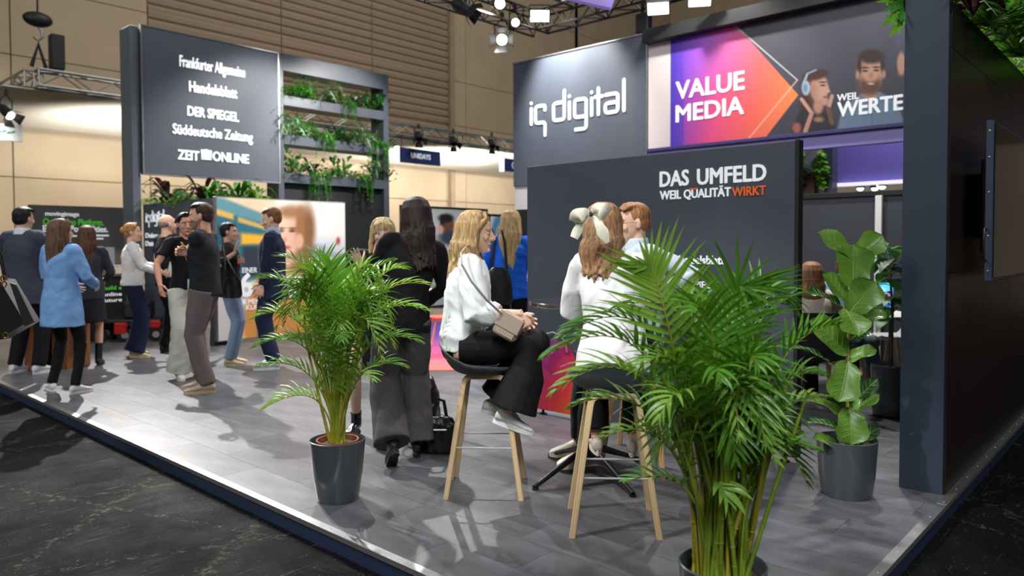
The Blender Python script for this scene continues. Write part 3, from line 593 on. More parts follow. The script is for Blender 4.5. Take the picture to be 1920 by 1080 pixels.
gp = thing('grey_panel', 'grey felt panel with a dark side frame where two plants hang', 'panel', (9.6, 0, 0))
a = PL(1500, 280, 0, 9.6); b_ = PL(1563, 360, 0, 9.6); MB().box((0, b_[1], 0), (.08, a[1] + .5, 3.0)).build('felt', mat('grey_felt', (150, 146, 148), .9), gp, smooth=0); MB().box((-.12, b_[1] - .02, 0), (.1, b_[1] + .1, 3.0)).build('side_frame', M_dark, gp, smooth=0)
c = PL(1517, 345, 0, 9.5); MB().box((-.12, c[1] - .09, 0), (-.02, c[1] + .09, c[2] + .14)).build('brown_post', mat('dark_brown_post', (84, 52, 44), .6), gp, smooth=0)
for i, (x, y) in enumerate(((1582, 345), (1610, 346), (1613, 353), (1640, 353), (1646, 348), (1654, 350))):
    p = PL(x, y, 0, 17.); t = thing('ceiling_lamp', 'small lit ceiling lamp beyond the purple-lit wall panel, %s from the felt panel' % ('first', 'second', 'third, lower', 'fourth, lower', 'fifth', 'sixth')[i], 'lamp', p, 0, 'lamps far behind the purple wall'); MB().tube([(0, 0, .12), (0, 0, .0)], [.09, .11], 12).build('shade', M_black, t); MB().ell((0, 0, 0), (.075, .075, .06)).build('bulb', M_glow2, t)
fb = MB().box((19, -6, -.1), (19.2, 9, 3.8)).build('wall_right', mat('warm_far_wall', (190, 172, 146), .8), smooth=0); struct(fb)
# ------------------------------------------------------------------ free standing wall with two line slogan
uw = thing('slogan_wall', 'free-standing anthracite wall with a white and orange slogan behind the bar table', 'wall', (2.694, .915, 0))
def U(p): return np.array(p, float) - (2.694, .915, 0)
MB().box(U((2.694, .93, .045)), U((2.76, 3.25, 2.125)), .004).build('board', M_dark, uw, smooth=0); MB().box(U((2.69, .905, .045)), U((2.765, .93, 2.13)), .003).build('edge_profile', M_black, uw, smooth=0)
for y in (1.0, 2.0, 3.1):
    f = MB(); f.cyl(U((2.727, y, 0.012)), U((2.727, y, .05)), .012, 10); f.lathe([(.035, 0), (.035, .006), (.02, .014)], 14, U((2.727, y, 0))); f.build('foot', M_blackm, uw)
def utext(body, x0, y0, x1, y1, hz, m=M_letter, off=.03):
    a = PL(x0, y0, 0, 2.69); b_ = PL(x1, y1, 0, 2.69); text('lettering', body, m, uw, U(a), 'x', h=hz, w=a[1] - b_[1], off=off, ext=.004)
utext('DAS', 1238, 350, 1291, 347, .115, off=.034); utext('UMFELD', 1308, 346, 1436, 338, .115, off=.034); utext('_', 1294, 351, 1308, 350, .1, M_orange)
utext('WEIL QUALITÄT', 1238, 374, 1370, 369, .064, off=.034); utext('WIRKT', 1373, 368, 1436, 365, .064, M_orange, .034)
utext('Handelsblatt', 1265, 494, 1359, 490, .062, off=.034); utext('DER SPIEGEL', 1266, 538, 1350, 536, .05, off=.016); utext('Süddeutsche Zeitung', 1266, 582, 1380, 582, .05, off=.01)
def paint_grad(x, y):
    v = np.clip((y - 632) / 150, 0, 1); st = [(0, (120, 50, 160)), (.3, (196, 44, 110)), (.65, (226, 48, 66)), (1, (240, 96, 40))]; t = np.clip(v * .8 + np.clip((x - 1030) / 160, -.2, .4), 0, 1)
    return np.stack([np.interp(t, [s for s, _ in st], [q[j] for _, q in st]) for j in range(3)], 1)
gm = MB(); Gp = [(992, 640), (1030, 634), (1052, 638), (1070, 652), (1120, 757), (1098, 786), (1012, 772), (992, 769)]
q = [U(PL(x, y, 0, 2.688)) for x, y in Gp]; gme = bpy.data.meshes.new('gradient_print')
nn = 40; gx = np.linspace(985, 1125, nn); gy = np.linspace(630, 790, nn)
o = printed('arrow_print', None, 0, 2.689, 2.55, 3.245, .05, .78, 90, 90, lambda x, y: paint_grad(x, y), print_mat('gradient_ink', 0., .45)); o.parent = uw; o.location = (-2.694, -.915, 0)
bmv = np.array([v.co for v in o.data.vertices]); inside = np.zeros(len(bmv), bool); qx = PX(bmv)
for i in range(len(Gp)):
    (x0, y0), (x1, y1) = Gp[i], Gp[(i + 1) % len(Gp)]; inside ^= ((y0 > qx[:, 1]) != (y1 > qx[:, 1])) & (qx[:, 0] < (x1 - x0) * (qx[:, 1] - y0) / (y1 - y0 + 1e-12) + x0)
import bmesh
bm = bmesh.new(); bm.from_mesh(o.data); bmesh.ops.delete(bm, geom=[v for v in bm.verts if not inside[v.index]], context='VERTS'); bm.to_mesh(o.data); bm.free()
# ------------------------------------------------------------------ tall wall along the stand's right edge
M_wenge = mat('dark_wenge_laminate', (44, 36, 33), .34, var=.08, vscale=2, stretch=(1, 1, .2), spec=.5); M_end = mat('blue_black_end', (54, 66, 82), .45)
ew = thing('boundary_wall', 'tall dark wall closing the stand, blue-black end and brown long face', 'wall', (2.675, .05, 0))
def E_(p): return np.array(p, float) - (2.675, .05, 0)
MB().box(E_((2.69, .05, 0)), E_((9.3, .29, 2.76)), .003).build('wall_core', M_wenge, ew, smooth=0); MB().box(E_((2.672, .055, 0)), E_((2.69, .285, 2.95)), .002).build('end_panel', M_end, ew, smooth=0)
for z0, z1 in ((.004, 1.28), (1.284, 2.56), (2.564, 2.78)):
    for x in np.arange(2.69, 9.2, 1.0): MB().box(E_((x + .002, .044, z0)), E_((min(x + 1.0, 9.3) - .002, .05, z1)), .001).build('panel', M_wenge, ew, smooth=0)
p = MB()
for lo, hi in (((2.70, .05, 2.78), (9.2, .07, 2.83)), ((2.70, .27, 2.76), (9.2, .29, 2.83)), ((2.70, .07, 2.76), (2.72, .27, 2.83)), ((2.72, .07, 2.76), (9.2, .27, 2.78))): p.box(E_(lo), E_(hi))
p.build('top_trough', M_black, ew, smooth=0)
# screen on the long face
M_scr = mat('dark_glass_screen', (12, 12, 14), .10, spec=.22)
tv = thing('wall_screen', 'large black flat screen mounted on the brown face of the tall wall', 'screen', (PL(1866, 370, 1, -.15)[0], .04, (PL(1846, 243, 1, -.16)[2] + PL(1846, 497, 1, -.16)[2]) / 2))
MB().box((.0, -.180, -.46), (1.62, -.14, .46), .004).build('casing', mat('screen_casing', (56, 70, 88), .4), tv, smooth=0); MB().box((.02, -.184, -.44), (1.60, -.179, .44)).build('display', M_scr, tv, smooth=0)
MB().box((.10, -.14, -.3), (1.3, -.10, .25), .01).build('back_box', M_black, tv, smooth=0); MB().box((.5, -.10, -.2), (1.0, .0, .2)).build('wall_bracket', M_black, tv, smooth=0)
MB().tube([(.0, -.15, -.34), (-.06, -.15, -.34), (-.07, -.15, -.30), (-.07, -.15, -.19), (-.06, -.15, -.16), (.0, -.15, -.16)], [.006] * 6, 8).build('handle', M_blackm, tv)
sb = MB()
for z in (-.4, -.2, .05, .25, .4): sb.ell((-.002, -.16, z), (.003, .006, .006), None, 8, 5)
o = sb.build('screws', M_alu, tv); o['kind'] = 'stuff'
# ------------------------------------------------------------------ meeting corner partition, post, rug
pt = thing('meeting_partition', 'dark partition behind the seated meeting guests', 'partition', (7, 0.35, 0))
MB().box((0, 0, 0), (.08, 3.6, 2.0), .003).build('board', mat('partition_board', (60, 64, 72), .45), pt, smooth=0); MB().box((-.03, 0, 2.0), (.11, 3.6, 2.06), .004).build('top_rail', M_black, pt, smooth=0)
for y in (1.3, 2.5): MB().box((-.004, y - .006, 0), (.0, y + .006, 2.0)).build('board_joint', M_black, pt, smooth=0)
a = PL(1648, 400, 0, 6.93); t = thing('light_post', 'slim white upright standing against the dark meeting partition', 'post', (6.93, a[1], 0)); MB().box((-.03, -.035, 0), (.03, .035, 2.0), .004).build('post', M_white, t, smooth=0)
def paint_rug(x, y):
    v = np.clip((y - 596) / 100, 0, 1); st = [(0, (90, 80, 190)), (.35, (130, 80, 190)), (.6, (216, 80, 150)), (.8, (246, 90, 110)), (1, (250, 100, 80))]
    return np.stack([np.interp(v, [s for s, _ in st], [q[j] for _, q in st]) for j in range(3)], 1)
rg = thing('gradient_rug', 'purple to coral printed carpet lying between the bar tables and the rear wall', 'carpet', (0, 0, 0)); c0 = [G(752, 695), G(985, 694), G(985, 604), G(800, 604)]
nx, ny = 60, 60; v = []
for i in range(ny):
    for j in range(nx):
        a, b_ = j / (nx - 1), i / (ny - 1); v.append((1 - b_) * ((1 - a) * c0[0] + a * c0[1]) + b_ * ((1 - a) * c0[3] + a * c0[2]) + np.array([0, 0, .006]))
v = np.array(v); me = bpy.data.meshes.new('carpet_pile'); i = np.arange(nx * ny).reshape(ny, nx); f = np.stack([i[:-1, :-1], i[:-1, 1:], i[1:, 1:], i[1:, :-1]], -1).reshape(-1, 4)
low = v.copy(); low[:, 2] = .0; edge = list(i[0]) + list(i[1:, -1]) + list(i[-1, -2::-1]) + list(i[-2:0:-1, 0]); F = f.tolist() + [[edge[k], edge[k] + nx * ny, edge[(k + 1) % len(edge)] + nx * ny, edge[(k + 1) % len(edge)]] for k in range(len(edge))]
me.from_pydata(np.concatenate([v, low]).tolist(), [], F); at = me.color_attributes.new('ink', 'FLOAT_COLOR', 'POINT'); q = PX(np.concatenate([v, v])); at.data.foreach_set('color', np.concatenate([srgb(paint_rug(q[:, 0], q[:, 1])), np.ones((len(q), 1))], 1).ravel().astype(np.float32)); me.materials.append(print_mat('rug_ink', 0, .9)); me.update(); link('pile', me, rg)
# ------------------------------------------------------------------ neighbouring stand boards and hanging signs
mv = thing('neighbour_board', 'grey neighbouring board with white and green headline behind the two backs', 'sign board', (1.5, 13.2, 0)); MB().box((.06, 0, 0), (1.62, .1, 2.15), .004).build('board', mat('warm_grey_board', (92, 86, 86), .6), mv, smooth=0)
def mtext(body, x0, y0, x1, hz, m=M_letter, off=.03):
    a = PL(x0, y0, 1, 13.19); b_ = PL(x1, y0, 1, 13.19); text('lettering', body, m, mv, a - np.array([1.5, 13.2, 0]), 'y', h=hz, w=b_[0] - a[0], off=off, ext=.005)
mtext('movingimage', 85, 404, 148, .075); mtext('One Video Platform.', 81, 421, 194, .11, M_green_l, .035); mtext('Endless Possibilities.', 81, 434, 202, .11, M_letter, .035); 
dm = MB()
for x0, x1, y in ((100, 128, 444), (132, 166, 444), (170, 204, 443), (160, 176, 449), (179, 194, 449)): dm.box(PL(x0, y, 1, 13.2) - np.array([1.5, 13.205, 0]), PL(x1, y - 3, 1, 13.2) - np.array([1.5, 13.195, 0]))
o = dm.build('small_print', M_letter, mv, smooth=0); o['kind'] = 'stuff'
MB().box((1.62, -.02, 0), (1.68, .1, 2.16)).build('coloured_edge', mat('teal_orange_edge', (196, 160, 96), .6), mv, smooth=0)
dk = thing('demo_counter', 'small black demo counter with green and white front text beside the neighbouring board', 'counter', PL(192, 560, 1, 11.4) * np.array([1, 1, 0]))
MB().box((-.5, 0, 0), (.35, .5, .98), .006).build('body', M_black, dk, smooth=0); MB().box((-.54, -.04, .98), (.39, .54, 1.02), .005).build('worktop', M_dark, dk, smooth=0)
for tx, m, z in (('Build a', M_green_l, .78), ('online', M_letter, .68), ('future', M_letter, .59)): text('lettering', tx, m, dk, (.0, -.002, z), 'y', h=.06, w=.28, off=.02, ext=.004)
t = thing('desk_screen', 'small grey screen standing on the black demo counter', 'screen', np.array(dk.location) + np.array([.0, .25, 1.02])); MB().box((-.16, 0, .1), (.28, .03, .42), .005).build('casing', mat('grey_screen', (150, 150, 160), .4), t, smooth=0); MB().box((-.02, 0, 0), (.1, .08, .1)).build('stand', M_black, t, smooth=0)
t = thing('desk_lamp', 'little glowing lamp on the black demo counter', 'lamp', np.array(dk.location) + np.array([.0, .1, 1.02])); MB().lathe([(.05, 0), (.05, .015), (.012, .02), (.012, .12)], 12).build('base', M_alu, t); MB().ell((0, 0, .15), (.05, .05, .03)).build('bulb', M_glow2, t)
t = thing('paper_box', 'cream paper box on the edge of the black demo counter', 'box', np.array(dk.location) + np.array([.22, .08, 1.02])); MB().box((-.08, -.02, 0), (.1, .12, .12), .004).build('carton', mat('cream_card', (226, 214, 190), .7), t, smooth=0); MB().box((-.085, -.025, .12), (.105, .125, .14), .003).build('lid', mat('cream_card', (226, 214, 190), .7), t, smooth=0)
def hang(name, label, x0, y0, x1, y1, txt, Yp, logo=False):
    a = PL(x0, y0, 1, Yp); b_ = PL(x1, y0 + 10, 1, Yp); zt = a[2]; zb = PL(x0, y1, 1, Yp)[2]; t = thing(name, label, 'hanging sign', (a[0], Yp, zb))
    w, h_ = b_[0] - a[0], zt - zb; MB().box((.05, 0, 0), (w, .12, h_), .004).build('panel', mat('navy_sign', (40, 58, 112), .5), t, smooth=0); MB().box((-.04, -.02, -.02), (.05, .14, h_ + .02), .004).build('lit_end', mat('lit_white_end', (255, 252, 244), .4, emit=(255, 250, 240), estr=1.6), t, smooth=0)
    for xx in (.2, w - .2): MB().cyl((xx, .06, h_), (xx, .06, 5.06 - zb), .008, 6).build('cable', M_blackm, t)
    if txt: text('lettering', txt, M_letter, t, (w / 2 + .05, -.002, h_ * .36), 'y', h=h_ * .36, w=.72 * w / 1.6, off=.03, ext=.004, align='CENTER')
    if logo:
        r = MB(); r.tube([(w * .5 + .13 * math.cos(k * .5236), -.006, h_ / 2 + .13 * math.sin(k * .5236)) for k in range(13)], [.014] * 13, 6); r.ell((w * .5, -.006, h_ / 2), (.05, .008, .07), None, 10, 6); r.build('round_emblem', M_letter, t)
hang('hanging_sign', 'navy hanging sign with white capital letters below the silver truss', 746, 275, 826, 303, 'UNIDAYS', 17.95)
hang('hanging_sign', 'navy hanging sign with round emblem half hidden by the tall sign', 943, 296, 985, 320, None, 17.95, True)
hang_p = PL(-2, 215, 0, 3.0); t = thing('hanging_sign', 'small pale hanging sign with green lettering under the far left of the truss', 'hanging sign', (hang_p[0] - .5, hang_p[1], PL(0, 262, 0, 3.0)[2])); e = hang_p + np.array([.5, 0, 0])
MB().box((0, 0, 0), (e[0] - hang_p[0] + .5, .08, .42), .004).build('panel', mat('pale_blue_sign', (196, 204, 206), .6), t, smooth=0); em = MB(); [em.ell((.5 + .1 * k, -.004, .2 + .03 * (k % 2)), (.06, .006, .025), np.array([[.9, 0, -.4], [0, 1, 0], [.4, 0, .9]]), 10, 6) for k in range(4)]
em.build('green_marks', mat('teal_letter', (50, 130, 110), .6), t)
for xx in (.35, .5): MB().cyl((xx, .04, .42), (xx, .04, 5.06 - t.location.z), .008, 6).build('cable', M_blackm, t)
# display boards behind the bar tables
def paint_b1(x, y):
    k = Ink(x, y, (168, 176, 178)); k.ell(880, 450, 60, 60, (214, 218, 220), .8); k.ell(838, 421, 13, 19, (120, 78, 62), .15); k.ell(836, 409, 14, 8, (34, 30, 32), .3); k.ell(829, 416, 4, 12, (40, 34, 34), .4); k.ell(848, 446, 26, 14, (60, 70, 90), .3); k.ell(826, 430, 6, 8, (214, 168, 140), .3); return k.c
def paint_b2(x, y):
    k = Ink(x, y, (196, 204, 214)); k.ell(938, 436, 16, 34, (66, 130, 168), .2); k.ell(940, 436, 10, 17, (176, 156, 158), .2); k.ell(936, 432, 2.5, 1.2, (60, 60, 80), .5); k.ell(944, 432, 2.5, 1.2, (60, 60, 80), .5); k.ell(940, 445, 4, 1.4, (150, 90, 100), .5); k.ell(940, 472, 18, 20, (70, 110, 150), .3); return k.c
for nm, lab, x0, x1, y0, y1, Yp, pf, fm_ in (('display_board', 'grey display board with a man\'s portrait behind the dark-haired woman', 752, 915, 384, 600, 10.6, paint_b1, M_black), ('display_board', 'narrow display board with a blue tinted portrait behind the blue sweater', 917, 952, 401, 600, 9.6, paint_b2, M_black)):
    a = PL(x0, y0, 1, Yp); b_ = PL(x1, y0, 1, Yp); t = thing(nm, lab, 'display board', (a[0], Yp, 0)); w = b_[0] - a[0]; zt = a[2]
    MB().box((0, 0, .15), (w, .06, zt), .004).build('frame', fm_, t, smooth=0)
    for xx in (.1, w - .16): MB().box((xx, -.15, 0), (xx + .06, .2, .15)).build('foot', M_black, t, smooth=0)
    o = printed('printed_picture', None, 1, Yp - .003, a[0] + .04, b_[0] - .04, .2, zt - .05, 70, 80, pf, print_mat('board_ink', .12)); o.parent = t; o.location = (-a[0], -Yp, 0)
a = PL(950, 394, 0, 8.0); b_ = PL(995, 394, 0, 8.0); t = thing('black_screen', 'black screen edge beside the slogan wall, behind the blonde hair', 'screen', (8., b_[1], 0)); MB().box((0, 0, 1.2), (.08, a[1] - b_[1], a[2]), .006).build('casing', M_black, t, smooth=0); MB().box((.02, .3, 0), (.06, .4, 1.2)).build('post', M_blackm, t, smooth=0); MB().box((-.2, .1, 0), (.25, .6, .02)).build('base', M_blackm, t, smooth=0)
# ------------------------------------------------------------------ people
def rotz(v, a):
    c, s = math.cos(a), math.sin(a); return np.array([c * v[0] - s * v[1], s * v[0] + c * v[1], v[2]])
def ik(a, c, l1, l2, pole):
    v = c - a; L = min(np.linalg.norm(v), .998 * (l1 + l2)); vh = nrm(v); x = (l1 * l1 - l2 * l2 + L * L) / (2 * L); h = math.sqrt(max(l1 * l1 - x * x, 0)); p = np.array(pole, float); p = nrm(p - (p @ vh) * vh)
    return a + vh * x + p * h, a + vh * L
def hand(mb, Wp, d, n, right, curl, s, fist=False):
    d = nrm(d); n = nrm(np.array(n, float) - (np.array(n, float) @ d) * d); t = np.cross(d, n) * (1 if right else -1)
    mb.tube([Wp - d * .02 * s, Wp + d * .01 * s, Wp + d * .045 * s, Wp + d * .08 * s, Wp + d * .092 * s], [(.024 * s, .018 * s), (.027 * s, .016 * s), (.038 * s, .016 * s), (.041 * s, .014 * s), (.034 * s, .01 * s)], 12, side=t)
    for i, L in enumerate((.070, .079, .074, .056)):
        b = Wp + d * (.078 - .006 * abs(i - 1.2)) * s + t * (.0325 - .0215 * i) * s; dd = nrm(d + t * (.16 - .11 * i)); pts = [b]; q = b; cu = curl * (1 + .12 * i)
        for j, (fr, an) in enumerate(((.46, .55), (.3, .95), (.24, .7))):
            a = cu * an; ax = nrm(np.cross(dd, n)); dd = nrm(dd * math.cos(a) + np.cross(ax, dd) * math.sin(a)); q = q + dd * L * fr * s; pts.append(q)
        r = (.0088 if i < 3 else .0076) * s; mb.tube(pts, [r * 1.05, r, r * .93, r * .8], 8, rnd_end=True)
    b = Wp + d * .022 * s + t * .028 * s; d1 = nrm(d * .62 + t * .72 + n * .25); p1 = b + d1 * .038 * s; d2 = nrm(d * .85 + t * (.45 - .5 * curl) + n * (.15 + .5 * curl)); p2 = p1 + d2 * .032 * s; p3 = p2 + nrm(d2 + n * .3 * curl) * .024 * s
    mb.tube([b, p1, p2, p3], [.0135 * s, .0115 * s, .0102 * s, .0085 * s], 8, rnd_end=True)
    return t
SKIN = {}
def person(label, at, face, h=1.75, male=False, skin=(226, 178, 152), hair=('short', (70, 52, 40)), top=None, legs=None, shoes=None, pose=None, q=1., cat='person', group=None, wrk=1., seed=None, eyes=True):
    """one figure: body of skin, hair, upper garment, lower garment, shoes; local +Y is the way it faces"""
    P = dict(hip=None, lean=0., side=0., twist=0., yaw=0., pitch=0., hy=0., hx=0., wl=None, wr=None, el=(-.6, -.8, -.1), er=(.6, -.8, -.1), al=(-.10, 0, .085), ar=(.10, 0, .085), kl=(-.05, 1, 0), kr=(.05, 1, 0), fl=8., fr=-8., fpl=0., fpr=0., cl=.45, cr=.45, nl=None, nr=None, dl=None, dr=None)
    P.update(pose or {}); s = h / 1.75; g = seed if seed is not None else abs(hash(label)) % 9999
    g = sum(ord(c) for c in label) % 9973
    root = thing('person', label, cat, at, R_(face - 90), group)
    A = lambda v: np.array(v, float) * s
    pel = A(P['hip']) if P['hip'] is not None else A((0, 0, .955))
    lean, sd = R_(P['lean']), R_(P['side']); sp = np.array([math.sin(sd), math.sin(lean), math.cos(lean) * math.cos(sd)]); sp = nrm(sp); fwd = nrm(np.array([0, math.cos(lean), -math.sin(lean)]))
    tw = R_(P['twist']); sx = rotz(np.array([1., 0, 0]), tw); sx = nrm(sx - (sx @ sp) * sp); sf = np.cross(sp, sx)
    def S(t): return pel + sp * t * s
    shw = (.188 if male else .166) * s
    shl = S(.475) - sx * shw; shr = S(.475) + sx * shw; nb = S(.535) - sf * .012 * s
    hw = .092 * s; hipl = pel + np.array([-hw, 0, -.03 * s]); hipr = pel + np.array([hw, 0, -.03 * s])
    al, ar = A(P['al']), A(P['ar']); kl, al = ik(hipl, al, .44 * s, .43 * s, P['kl']); kr, ar = ik(hipr, ar, .44 * s, .43 * s, P['kr'])
    wl = A(P['wl']) if P['wl'] is not None else S(-.06) + np.array([-.25 * s, .06 * s, 0]); wr = A(P['wr']) if P['wr'] is not None else S(-.06) + np.array([.25 * s, .06 * s, 0])
    ua, fa = .285 * s, .25 * s
    el, wl = ik(shl, wl, ua, fa, P['el']); er, wr = ik(shr, wr, ua, fa, P['er'])
    yw, pt = R_(P['yaw']), R_(P['pitch']); f0 = rotz(np.array([0, 1., 0]), yw); hx = rotz(np.array([1., 0, 0]), yw); hf = f0 * math.cos(pt) - np.array([0, 0, math.sin(pt)]); hz = np.cross(hx, hf)
    hc = nb + nrm(sp * .5 + np.array([0, 0, .6]) + f0 * (.14 + P['hy'])) * .135 * s + sx * P['hx'] * s; hs = s * (1.04 if male else 1.0) * 1.0
    Mh = np.stack([hx, hf, hz], 1)
    def Hd(v): return hc + Mh @ (np.array(v, float) * hs)
    # --- skin
    b = MB()
    def he(c, r, M=None): b.ell(Hd(c), np.array(r) * hs, Mh if M is None else Mh @ np.array(M), 14, 10)
    he((0, -.014, .032), (.073, .092, .084))
    rings = []
    for z, yc, rx, ry in ((.075, .0, .062, .080), (.04, .004, .069, .088), (.012, .008, .068, .086), (-.02, .014, .066, .080), (-.05, .022, .060, .070), (-.078, .032, .048, .056), (-.098, .044, .033, .040), (-.112, .054, .018, .024)):
        rings.append([Hd((rx * math.cos(a), yc + ry * math.sin(a), z)) for a in np.linspace(0, 2 * math.pi, 18, endpoint=False)])
    b.loft(rings[::-1])
    b.tube([Hd((0, .088, .022)), Hd((0, .102, -.006)), Hd((0, .114, -.028)), Hd((0, .100, -.038))], [.008 * hs, .0105 * hs, .0135 * hs, .009 * hs], 8, rnd_end=True)
    for i in (-1, 1):
        he((i * .011, .099, -.031), (.010, .011, .008)); he((i * .031, .080, .024), (.023, .012, .008)); he((i * .042, .068, -.024), (.022, .018, .02)); he((i * .074, -.006, -.004), (.009, .019, .031), [[.94, -.34 * i, 0], [.34 * i, .94, 0], [0, 0, 1]])
    he((0, .092, -.060), (.022, .010, .0065)); he((0, .090, -.070), (.019, .010, .0075)); he((0, .086, -.096), (.017, .014, .012))
    nk = (.058 if male else .048) * s
    b.tube([Hd((0, -.018, -.02)), hc * .45 + nb * .55 - hf * .008 * s, nb - sp * .01 * s, S(.47)], [nk * .98, nk, nk * 1.12, nk * 1.35], 14)
    fine = remesh(b, .0042 * q * hs, 2, .5)
    fp = (co_of(fine) - hc) @ Mh / hs
    c = MB(); tor = ((-.05, .105, .072), (.06, .115, .078), (.17, .112, .080), (.30, .130, .092), (.40, .142, .085), (.455, .115, .07), (.50, .06, .055))
    c.loft([[S(t) + sx * rx * s * math.cos(a) + sf * ry * s * math.sin(a) for a in np.linspace(0, 2 * math.pi, 16, endpoint=False)] for t, rx, ry in tor])
    for hp, k, an in ((hipl, kl, al), (hipr, kr, ar)): c.tube([hp, hp * .5 + k * .5, k, k * .6 + an * .4 + nrm(np.cross(np.array([1., 0, 0]), k - an)) * 0, an], [.078 * s, .066 * s, .047 * s, .048 * s, .034 * s], 12, rnd_end=True)
    for sh, e_ in ((shl, el), (shr, er)): c.tube([sh * .93 + S(.475) * .07, sh * .5 + e_ * .5, e_], [.046 * s, .041 * s, .034 * s], 10, rnd_end=True)
    coarse = remesh(c, .012 * s, 2)
    hm = MB(); tl = tr_ = None
    for e_, w_, right, cu, nn, dd in ((el, wl, False, P['cl'], P['nl'], P['dl']), (er, wr, True, P['cr'], P['nr'], P['dr'])):
        d = nrm(w_ - e_); d2 = nrm(np.array(dd, float)) if dd is not None else d; n = np.array(nn, float) if nn is not None else np.array([(1. if not right else -1.), 0, -.1])
        hm.tube([e_, e_ * .65 + w_ * .35, w_, w_ + d2 * .012 * s], [.036 * s, .034 * s, .0235 * s, .022 * s], 10, rnd_end=False); hand(hm, w_, d2, n, right, cu, s * (1.05 if male else .96))
    hands = remesh(hm, .0036 * q * s, 1, .4)
    Vs, Fs, mi = [], [], []; o = 0
    for me in (fine, coarse, hands):
        p = co_of(me); F = [tuple(i + o for i in pl.vertices) for pl in me.polygons]; Vs.append(p); Fs += F; o += len(p)
    nf = len(fine.polygons); cen = np.zeros(nf * 3, np.float32); fine.polygons.foreach_get('center', cen); cc = (cen.reshape(-1, 3) - hc) @ Mh / hs; idx = np.zeros(len(Fs), int)
    lip = (((cc[:, 0]) / .021) ** 2 + ((cc[:, 2] + .0655) / .0095) ** 2 < 1) & (cc[:, 1] > .08); brow = (np.abs(np.abs(cc[:, 0]) - .031) < .02) & (np.abs(cc[:, 2] - .029 + .1 * (np.abs(cc[:, 0]) - .03) ** 2 / .01) < .0035) & (cc[:, 1] > .06)
    idx[:nf][lip] = 1; idx[:nf][brow] = 2
    if male == 'beard': bd = (cc[:, 2] < -.035 - .5 * np.maximum(0, .03 - np.abs(cc[:, 0])) * 0) & (cc[:, 2] > -.118) & (cc[:, 1] > .0) & ~lip & ~((np.abs(cc[:, 0]) < .02) & (cc[:, 2] > -.05)); idx[:nf][bd] = 3
    sk = mat('skin_%d_%d_%d' % skin, skin, .5, var=.05, vscale=18, spec=.35); lipm = mat('lips', (188, 104, 96), .4); hm_ = hair_mat(hair[1]); stub = mat('stubble_%d' % skin[0], tuple(int(x * .72) for x in skin), .7)
    me = bpy.data.meshes.new('body'); me.from_pydata(np.concatenate(Vs).tolist(), [], Fs)
    for m in (sk, lipm, hm_, stub): me.materials.append(m)
    me.polygons.foreach_set('material_index', idx.tolist()); me.polygons.foreach_set('use_smooth', [True] * len(Fs)); me.update(); link('body', me, root)
    if eyes:
        for i in (-1, 1):
            e = MB(); e.ell(Hd((i * .031, .0795, .004)), np.array((.0145, .0095, .0072)) * hs, Mh, 12, 8, 0); e.ell(Hd((i * .031, .0855, .004)), np.array((.0062, .0045, .0062)) * hs, Mh, 10, 6, 1); e.build('eye', [mat('eye_white', (226, 222, 218), .2), mat('eye_dark', (44, 34, 30), .15)], root, 60)
    J = dict(S=S, sx=sx, sf=sf, sp=sp, nb=nb, hc=hc, Hd=Hd, Mh=Mh, hs=hs, s=s, shl=shl, shr=shr, el=el, er=er, wl=wl, wr=wr, kl=kl, kr=kr, al=al, ar=ar, pel=pel, hipl=hipl, hipr=hipr, root=root, nk=nk)
    # --- hair
    st = hair[0]; hb = MB(); rg = random.Random(g)
    def hh(c, r): hb.ell(Hd(c), np.array(r) * hs, Mh, 16, 12)
    def lock(pts, rad): hb.tube([Hd(p) if len(p) == 3 else p for p in pts], [(r * hs, r * .75 * hs) for r in rad], 8, rnd_end=True)
    if st in ('short', 'thin'):
        k = 0. if st == 'short' else -.004; hh((0, -.022, .042), (.079 + k, .092 + k, .086 + k)); hh((0, -.045, .0), (.074 + k, .062, .065))
        if st == 'short':
            for i in range(9): a = -1 + i * .25; lock([(a * .05, .0, .122 - .02 * abs(a)), (a * .055, .045, .116 - .02 * abs(a)), (a * .06, .074, .098 - .015 * abs(a))], [.016, .017, .010])
    elif st == 'bald': hh((0, -.038, .004), (.0765, .074, .05))
    elif st in ('long', 'wavy', 'bangs', 'tied', 'bow'):
        hh((0, -.02, .043), (.083, .096, .088)); hh((0, -.045, .0), (.078, .066, .075)); L = hair[2] if len(hair) > 2 else .3
        if st != 'tied':
            n = 21; am = 1.85 if st in ('long', 'bow') else (2.0 if st == 'wavy' else 1.75)
            for ring in (0, 1, 2):
                for i in range(n):
                    if ring == 2 and i % 2: continue
                    a = (-1 + 2 * i / (n - 1)) * am + rg.uniform(-.06, .06); ca, sa = math.cos(a), math.sin(a); l = L * (1 - .10 * abs(a) / am) * rg.uniform(.88, 1.03) - ring * .03; o = ring * .012; wv = (.011 if st in ('wavy', 'bow') else .005)
                    pts = [(sa * .012, -ca * .016 + .01, .128), (sa * .042, -ca * .052 - .010, .119), (sa * .067, -ca * .078 - .015, .096), (sa * (.083 - o), -ca * (.094 - o) - .018, .05), (sa * (.088 - o), -ca * (.10 - o) - .022, -.04)]
                    m_ = 6
                    for j in range(1, m_ + 1):
                        u_ = j / m_; rr = 1 + .22 * u_; ph = rg.uniform(0, 1.2) + j * 1.35
                        pts.append((sa * .088 * rr + wv * math.sin(ph), -ca * .1 * (1 + .1 * u_) - .024 + wv * math.cos(ph), -.04 - u_ * (l - .04)))
                    lock(pts, [.012, .016, .019, .022, .023] + [.023, .022, .021, .02, .016, .007])
